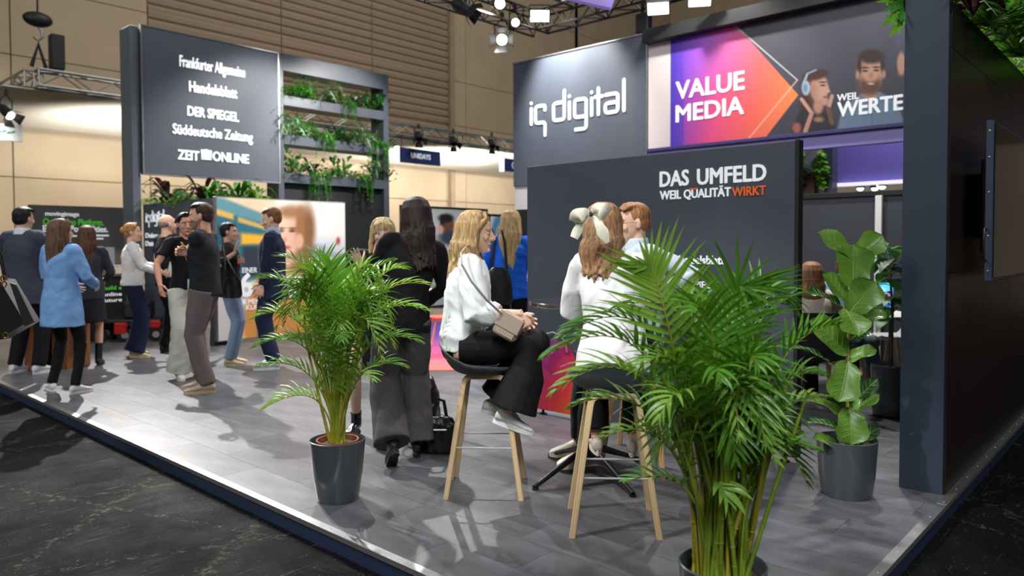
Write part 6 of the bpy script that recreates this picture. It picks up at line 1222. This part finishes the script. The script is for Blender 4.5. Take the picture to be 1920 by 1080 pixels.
def bowpt(x, y, dd=0): return D(x, y, 3.70 + dd) - np.array(bw.location)
def ribbon(P, W_, nm, th=.006):
    n0 = len(P); Q, V2 = [], []
    for i in range(n0 - 1):
        a, b, c, d = P[max(i - 1, 0)], P[i], P[i + 1], P[min(i + 2, n0 - 1)]
        for t in np.linspace(0, 1, 6)[:-1]: Q.append(.5 * (2 * b + (c - a) * t + (2 * a - 5 * b + 4 * c - d) * t * t + (3 * b - a - 3 * c + d) * t ** 3)); V2.append(W_[i] + (W_[i + 1] - W_[i]) * (3 * t * t - 2 * t ** 3))
    P, W_ = Q + [P[-1]], V2 + [W_[-1]]; mb = MB(); n = len(P); V = []
    for i in range(n):
        T = nrm(P[min(i + 1, n - 1)] - P[max(i - 1, 0)]); s = nrm(np.cross(T, _h)); V.append([P[i] - s * W_[i] - _h * th, P[i] - _h * th * 2.4, P[i] + s * W_[i] - _h * th, P[i] + s * W_[i] + _h * th, P[i] + _h * th * .2, P[i] - s * W_[i] + _h * th])
    mb.loft(V); mb.build(nm, M_bow, bw, 50)
ribbon([bowpt(1106, 403), bowpt(1096, 400, -.03), bowpt(1082, 405, -.035), bowpt(1074, 416, -.01), bowpt(1082, 412, .02), bowpt(1104, 405, .02)][:4], [.012, .028, .036, .02], 'loop'); ribbon([bowpt(1110, 402), bowpt(1120, 393, -.03), bowpt(1132, 396, -.03), bowpt(1140, 402, .0)], [.012, .032, .042, .034], 'loop')
ribbon([bowpt(1104, 404), bowpt(1090, 418, -.005), bowpt(1082, 434, .0), bowpt(1076, 446, .0)], [.010, .018, .024, .020], 'tail'); ribbon([bowpt(1112, 404), bowpt(1122, 420, -.015), bowpt(1130, 436, -.015), bowpt(1139, 455, -.01)], [.010, .022, .030, .012], 'tail'); mb = MB(); mb.ell((0, 0, 0), (.022, .018, .018)); mb.build('knot', mat('dark_bow_knot', (74, 72, 70), .6), bw)
# man at the table
A = np.array([s3c[0], s3c[1], 0]); fc = wdir(200); H = 1.90; k_ = H / 1.75; W3 = lambda x, y, d: lw(A, fc, H, D(x, y, d))
J = person('ginger-haired man with glasses in a light blue shirt sitting at the bar table', A, fc, H, True, SK1, ('short', (168, 116, 78)),
    dict(c=(206, 218, 234), name='shirt', sleeve='long', ease=.03, hem=-.1, collar=(206, 218, 234), rough=.75), dict(c=(30, 31, 36), w=STR, len=.95), dict(c=(214, 204, 186), sole=(230, 224, 210)),
    dict(hip=(0, 0, .87 / k_), lean=4, pitch=6, yaw=-12, wl=W3(1234, 548, 4.75), wr=W3(1170, 545, 4.85), el=(-.6, -.6, -.6), er=(.6, -.4, -.6), al=(-.10, .42, .10), ar=(.10, .36, .10), kl=(0, 1, .6), kr=(0, 1, .6)), 1.1)
gl = MB(); Hd = J['Hd']
for i in (-1, 1): gl.tube([Hd((i * .031 + .021 * math.cos(a), .099, .003 + .017 * math.sin(a))) for a in np.linspace(0, 6.283, 16)], [.0016] * 16, 6); gl.tube([Hd((i * .052, .098, .006)), Hd((i * .074, .05, .008)), Hd((i * .079, -.01, .004))], [.0016] * 3, 6)
gl.tube([Hd((-.010, .1, .005)), Hd((.010, .1, .005))], [.0016] * 2, 6); gl.build('glasses', mat('thin_dark_frame', (60, 54, 52), .3), J['root'])
def lanyard(J, col, drop=.30, badge=True, back=False):
    S, sx, sf, sp, s = J['S'], J['sx'], J['sf'], J['sp'], J['s']; mb = MB(); o_ = .135
    for i in (-1, 1): mb.tube([S(.53) - sf * .06 * s + sx * i * .02, S(.525) + sx * i * .075 * s, S(.46) + sx * i * .075 * s + sf * .105 * s, S(.46 - drop * .5) + sx * i * .04 * s + sf * o_ * s, S(.46 - drop) + sx * i * .008 + sf * o_ * s], [(.009, .003)] * 5, 8, side=sx)
    mb.build('lanyard', mat('lanyard_%d_%d_%d' % col, col, .6), J['root'])
    if badge:
        c = S(.46 - drop - .06) + sf * (o_ + .004) * s; b = MB(); v = [c + sx * a * .048 + sp * z * .06 + sf * d for d in (-.002, .002) for a, z in ((-1, -1), (1, -1), (1, 1), (-1, 1))]; b.add(v, [(0, 3, 2, 1), (4, 5, 6, 7), (0, 1, 5, 4), (1, 2, 6, 5), (2, 3, 7, 6), (3, 0, 4, 7)]); b.build('badge', mat('white_badge', (226, 230, 240), .4), J['root'], 0)
lanyard(J, (34, 34, 36), .34, False)
# dark-haired woman in black top and grey wide trousers
A = at_(756, 862); fc = wdir(106); H = 1.78; W4 = lambda x, y, d: lw(A, fc, H, D(x, y, d))
person('tall dark-haired woman in a black top and wide grey trousers seen from behind', A, fc, H, False, SK2, ('wavy', (50, 38, 38), .38),
    dict(c=(22, 22, 25), name='jumper', sleeve='long', ease=.035, hem=-.10, sr=.062), dict(c=(86, 82, 82), w=(.10, .103, .103, .110, .124), len=1.0, name='wide_trousers', wr=1.4, rough=.75), dict(c=(26, 26, 28), sole=(30, 30, 32), boot=.12, heel=.03),
    dict(lean=3, side=10, yaw=12, pitch=6, wl=(-.10, .34, 1.06), wr=(.18, .30, 1.0), el=(-1, -.3, -.4), er=(1, -.5, -.3), al=(-.09, -.16, .16), ar=(.10, .06, .10), kl=(-.1, 1, 0), fpl=48, fl=6, fr=-12), 1.05)
# blonde woman with a fringe facing us
A = D(704, 640, 5.6); A[2] = 0; fc = wdir(268); H = 1.66; W5 = lambda x, y, d: lw(A, fc, H, D(x, y, d))
person('blonde woman with a fringe in black dress, gesturing, partly behind the dark-haired woman', A, fc, H, False, SK4, ('bangs', (206, 178, 130), .26),
    dict(c=(30, 30, 33), name='dress_top', sleeve='short', ease=.022, hem=-.06, sr=.055), dict(c=(30, 30, 33), w=SL, skirt=.56, name='skirt'), dict(c=(24, 24, 26), sole=(24, 24, 26), boot=.10, heel=.02, rough=.25),
    dict(lean=3, side=-4, yaw=12, pitch=2, hx=-.03, wr=W5(676, 497, 5.45), wl=W5(730, 540, 5.42), er=(.8, -.2, -.9), el=(-.9, -.2, -.8), dr=(.35, .35, .8), nr=(-.2, .95, .2), dl=(.75, .5, .3), cr=.15, cl=.35, ar=W5(668, 790, 5.60), al=(-.12, .0, .09), kr=(0, 1, 0)), 1.1)
# woman in the blue sweater
A = D(958, 640, 7.4); A[2] = 0; fc = wdir(88); H = 1.80
J = person('blonde woman in a bright blue sweater seen from behind beside the slogan wall', A, fc, H, False, SK1, ('long', (192, 160, 114), .46),
    dict(c=(24, 98, 216), name='sweater', sleeve='long', ease=.04, hem=-.06, sr=.064), dict(c=(24, 24, 28), w=STR), dict(c=(30, 30, 32)), dict(yaw=-10, wl=(-.18, .25, 1.05), wr=(.2, .25, 1.05)), 1.35)
ax = thing('shoulder_bag', 'black shoulder bag hanging behind the blue sweater sleeve', 'bag', D(935, 532, 7.15), R_(wdir(0))); mb = MB(); mb.loft([[(w * math.cos(a), .06 * math.sin(a), z) for a in np.linspace(0, 6.283, 20, endpoint=False)] for z, w in ((-.2, .10), (-.17, .14), (0, .13), (.12, .10), (.16, .06))]); mb.build('bag_body', M_leather, ax); MB().tube([(-.07, 0, .13), (-.03, .02, .45), (.03, .05, .52), (.06, .02, .4), (.08, 0, .12)], [(.015, .006)] * 5, 8).build('strap', M_leather, ax)
# woman with patterned top, mostly hidden
A = D(915, 640, 8.4); A[2] = 0; person('person in a black and white patterned top, nearly hidden by the seated blonde', A, wdir(260), 1.66, False, SK2, ('short', (50, 40, 38)), dict(c=(150, 148, 144), name='patterned_top', sleeve='long', ease=.03, var=.9), dict(c=(40, 40, 44), w=STR), dict(c=(30, 30, 32)), {}, 1.7, eyes=False)
MATS['cloth_150_148_144'].node_tree.nodes['Noise Texture'].inputs['Scale'].default_value = 16
# left group: man in black sweater
A = at_(388, 733); fc = wdir(186); H = 1.88; W6 = lambda x, y, d: lw(A, fc, H, D(x, y, d))
J = person('tall man in a black sweater and brown-grey trousers talking with his fist raised', A, fc, H, 'beard', SK2, ('short', (66, 48, 40)),
    dict(c=(32, 36, 39), name='sweater', sleeve='long', ease=.03, hem=-.06, sr=.066), dict(c=(104, 93, 92), w=(.094, .09, .078, .074, .07)), dict(c=(188, 168, 150), sole=(196, 168, 130), rough=.8),
    dict(lean=2, yaw=4, pitch=4, wr=W6(350, 476, 7.25), wl=W6(352, 474, 7.5), er=(.3, -.8, -.7), el=(-.3, -.8, -.7), cr=1.0, cl=.9, ar=(.10, .05, .085), al=(-.10, -.04, .085), fl=14, fr=4), 1.25)
# woman with lanyard
A = at_(352, 708); fc = wdir(-42); H = 1.82; W7 = lambda x, y, d: lw(A, fc, H, D(x, y, d))
J = person('dark-haired woman in black top and cream wide trousers with a yellow lanyard', A, fc, H, False, SK3, ('tied', (34, 28, 28)),
    dict(c=(24, 24, 27), name='jumper', sleeve='short', ease=.02, hem=-.02), dict(c=(206, 204, 192), w=(.096, .098, .098, .106, .12), len=1.0, wr=1.3), dict(c=(216, 214, 210)),
    dict(yaw=-8, pitch=4, wr=W7(300, 535, 7.7), er=(.8, -.5, 0), wl=(-.16, .26, 1.1), cr=.35), 1.25)
lanyard(J, (206, 152, 40), .36)
# bald man
A = at_(318, 662); person('bald man in a black shirt and black trousers standing before the low dark wall', A, wdir(58), 1.88, True, SK1, ('bald', (150, 132, 120)), dict(c=(20, 21, 23), name='shirt', sleeve='short', ease=.03, hem=-.10), dict(c=(18, 18, 20), w=STR), dict(c=(18, 18, 20), sole=(20, 20, 20)), dict(yaw=-8, wl=(-.20, .26, 1.12), wr=(.24, .20, 1.05)), 1.4)
# white sweater, navy trousers
A = at_(252, 669); fc = wdir(28); H = 1.76
J = person('woman in a white sweater and navy wide trousers holding a sheet of paper', A, fc, H, False, SK1, ('tied', (186, 132, 78)), dict(c=(226, 226, 222), name='sweater', sleeve='long', ease=.04, hem=-.02, sr=.064), dict(c=(28, 34, 62), w=WIDE, len=1.0), dict(c=(222, 204, 160), sole=(222, 204, 160)), dict(yaw=-8, wr=(.16, .34, 1.10), wl=(-.10, .36, 1.16), er=(.5, -.9, -.3), cr=.8, cl=.8), 1.4)
hp_ = J['root']; t = thing('paper_sheet', 'white sheet of paper held by the woman in the white sweater', 'paper', np.array(hp_.location) + rotz(J['wr'] + nrm(J['wr'] - J['er']) * .10 * J['s'] + np.array([0, 0, .06]), hp_.rotation_euler.z), R_(wdir(20))); mb = MB(); mb.add([(-.05, 0, -.10), (.05, .03, -.08), (.09, .05, .12), (.0, .01, .11), (-.05, .003, -.10), (.05, .033, -.08), (.09, .053, .12), (.0, .013, .11)], [(0, 1, 2, 3), (7, 6, 5, 4), (0, 4, 5, 1), (1, 5, 6, 2), (2, 6, 7, 3), (3, 7, 4, 0)]); mb.build('sheet', mat('paper_white', (232, 232, 232), .7), t, smooth=0)
# person in jeans with black bag
A = at_(432, 684); fc = wdir(12); H = 1.74; W9 = lambda x, y, d: lw(A, fc, H, D(x, y, d))
person('dark-haired woman in black jacket and pale jeans, hands raised, behind the tall man', A, fc, H, False, SK2, ('short', (40, 34, 34)), dict(c=(28, 28, 31), name='jacket', sleeve='34', ease=.04, hem=-.12, sr=.066), dict(c=(126, 146, 172), w=STR, name='jeans'), dict(c=(196, 176, 140), sole=(200, 186, 150)), dict(wr=W9(440, 474, 8.75), wl=W9(446, 492, 8.95), er=(.4, -.8, -.7), el=(-.4, -.8, -.7), dr=(.1, .2, 1), nr=(0, 1, .2), cr=.15, cl=.3), 1.4)
t = thing('small_handbag', 'black handbag hanging by the jeans of the woman with raised hands', 'bag', D(436, 536, 8.55), R_(wdir(0))); mb = MB(); mb.loft([[(w * math.cos(a), .06 * math.sin(a), z) for a in np.linspace(0, 6.283, 16, endpoint=False)] for z, w in ((-.14, .08), (-.10, .115), (.04, .10), (.10, .07))]); mb.build('bag_body', M_leather, t); MB().tube([(-.08, 0, .1), (-.10, .03, .4), (-.14, .08, .56), (-.12, .04, .4), (.06, 0, .11)], [(.012, .005)] * 5, 8).build('strap', M_leather, t)
# man in the navy suit
A = at_(514, 690); person('man in a dark navy suit in front of the lit poster, looking down', A, wdir(192), 1.90, True, SK1, ('short', (128, 88, 58)), dict(c=(30, 38, 62), name='jacket', sleeve='long', ease=.035, hem=-.20, flare=.1, sr=.068, collar=(164, 188, 220)), dict(c=(32, 42, 70), w=(.092, .088, .074, .068, .062), name='trousers'), dict(c=(216, 214, 210), sole=(230, 230, 228)), dict(pitch=14, wl=(-.20, .10, .90), wr=(.20, .14, .92)), 1.4)
# backs at the far left
A = at_(50, 700); person('man in a grey suit jacket and black trousers seen from behind', A, wdir(82), 1.90, True, SK1, ('short', (40, 38, 38)), dict(c=(66, 70, 84), name='jacket', sleeve='long', ease=.05, hem=-.22, flare=.12, sr=.074, collar=(226, 228, 236)), dict(c=(20, 20, 23), w=STR), dict(c=(226, 220, 230)), dict(wl=(-.22, .22, 1.08), wr=(.12, .32, 1.12), al=(-.14, 0, .085), ar=(.14, 0, .085), el=(-1, -.6, 0)), 1.3)
A = at_(120, 736); fc = wdir(74); person('woman in a long light blue blazer and slim black trousers seen from behind', A, fc, 1.72, False, SK1, ('long', (112, 84, 66), .40), dict(c=(130, 176, 232), name='blazer', sleeve='long', ease=.048, hem=-.28, flare=.06, sr=.066, cuff=.046), dict(c=(18, 19, 22), w=SL), dict(c=(228, 222, 222), sole=(232, 228, 226)), dict(wl=(-.16, .26, 1.06), wr=(.14, .28, 1.08), el=(-1, -.9, 0), al=(-.17, .02, .085), ar=(.17, -.02, .085), fl=62, fr=-10, yaw=-14), 1.25)
A = at_(168, 686); person('brown-haired woman in a dark dress half hidden behind the light blue blazer', A, wdir(112), 1.70, False, SK2, ('wavy', (96, 66, 50), .40), dict(c=(54, 56, 62), name='jacket', sleeve='long', ease=.04, hem=-.12, sr=.06), dict(c=(36, 36, 40), w=SL, skirt=.55, name='skirt'), dict(c=(24, 24, 26), sole=(24, 24, 26), boot=.2), dict(wl=(-.16, .26, 1.05), wr=(.16, .26, 1.05)), 1.4)
# passer-by at the left frame edge with a black structured bag
A = D(-120, 600, 4.7); A[2] = -.1; person('passer-by in a dark coat at the left picture edge carrying a black structured bag', A, wdir(60), 1.70, False, SK1, ('long', (60, 46, 40), .3), dict(c=(26, 26, 29), name='coat', sleeve='long', ease=.05, hem=-.4, flare=.1), dict(c=(22, 22, 24), w=SL), dict(c=(24, 24, 26)), dict(wr=(.26, .12, .98), er=(1, -.5, 0)), 1.6)
bo = D(2, 560, 4.45); hb = thing('structured_handbag', 'black structured handbag with gold clasps at the left picture edge', 'bag', bo, R_(wdir(0)))
mb = MB(); P_ = [D(x, y, 4.45) - bo for x, y in ((-50, 618), (6, 636), (62, 604), (14, 524), (-30, 520))]; n_ = rotz(np.array([0, .07, 0]), R_(wdir(0))); mb.add([p - n_ for p in P_] + [p + n_ for p in P_], [(4, 3, 2, 1, 0), (5, 6, 7, 8, 9)] + [(i, (i + 1) % 5, 5 + (i + 1) % 5, 5 + i) for i in range(5)]); o = mb.build('bag_body', mat('smooth_black_leather', (34, 34, 36), .35), hb, smooth=0); o.rotation_euler = (0, 0, -R_(wdir(0)))
mb = MB(); Q_ = [D(x, y, 4.36) - bo for x, y in ((18, 530), (30, 534), (64, 604), (46, 612))]; mb.add([p for p in Q_] + [p + n_ * .15 for p in Q_], [(3, 2, 1, 0), (4, 5, 6, 7)] + [(i, (i + 1) % 4, 4 + (i + 1) % 4, 4 + i) for i in range(4)]); o = mb.build('grey_flap', mat('grey_leather_edge', (40, 40, 42), .5), hb, smooth=0); o.rotation_euler = (0, 0, -R_(wdir(0)))
M_gold = mat('gold_metal', (214, 176, 96), .25, metal=1.)
for x, y in ((6, 522), (8, 533), (10, 629)): mb = MB(); c = D(x, y, 4.37) - bo; ex = _r0; mb.tube([c + ex * .014 * math.cos(a) + np.array([0, 0, .016 * math.sin(a)]) for a in np.linspace(0, 6.283, 14)], [.0045] * 14, 6); o = mb.build('clasp', M_gold, hb); o.rotation_euler = (0, 0, -R_(wdir(0)))
mb = MB(); mb.tube([D(x, y, 4.4) - bo for x, y in ((10, 526), (2, 480), (-20, 440), (-60, 420))], [(.012, .006)] * 4, 8); o = mb.build('strap', mat('smooth_black_leather', (34, 34, 36), .35), hb); o.rotation_euler = (0, 0, -R_(wdir(0)))
# seated guests in the meeting corner
A = c18; person('long-haired guest in a beige top seated with her back turned, near the fig', A, wdir(85), 1.68, False, SK2, ('wavy', (146, 102, 72), .36), dict(c=(222, 206, 192), name='top', sleeve='long', ease=.03, hem=-.05), dict(c=(30, 30, 34), w=STR), dict(c=(220, 220, 220)), seat_pose(.56, lean=12, wl=(-.16, .42, .82), wr=(.16, .42, .82), al=(-.1, .42, .085), ar=(.1, .42, .085), kl=(0, 1, 1), kr=(0, 1, 1)), 1.4)
A = c19; person('guest in a denim shirt and grey jeans seated beside the long-haired one', A, wdir(38), 1.76, True, SK2, ('short', (110, 78, 58)), dict(c=(116, 146, 184), name='denim_shirt', sleeve='long', ease=.035, hem=-.06), dict(c=(96, 104, 112), w=STR, name='jeans'), dict(c=(206, 202, 196)), seat_pose(.56, lean=14, pitch=10, wl=(-.14, .42, .82), wr=(.16, .42, .82), al=(-.1, .45, .085), ar=(.12, .40, .085), kl=(0, 1, 1), kr=(0, 1, 1)), 1.4)
bpy.data.scenes.remove(TMP)
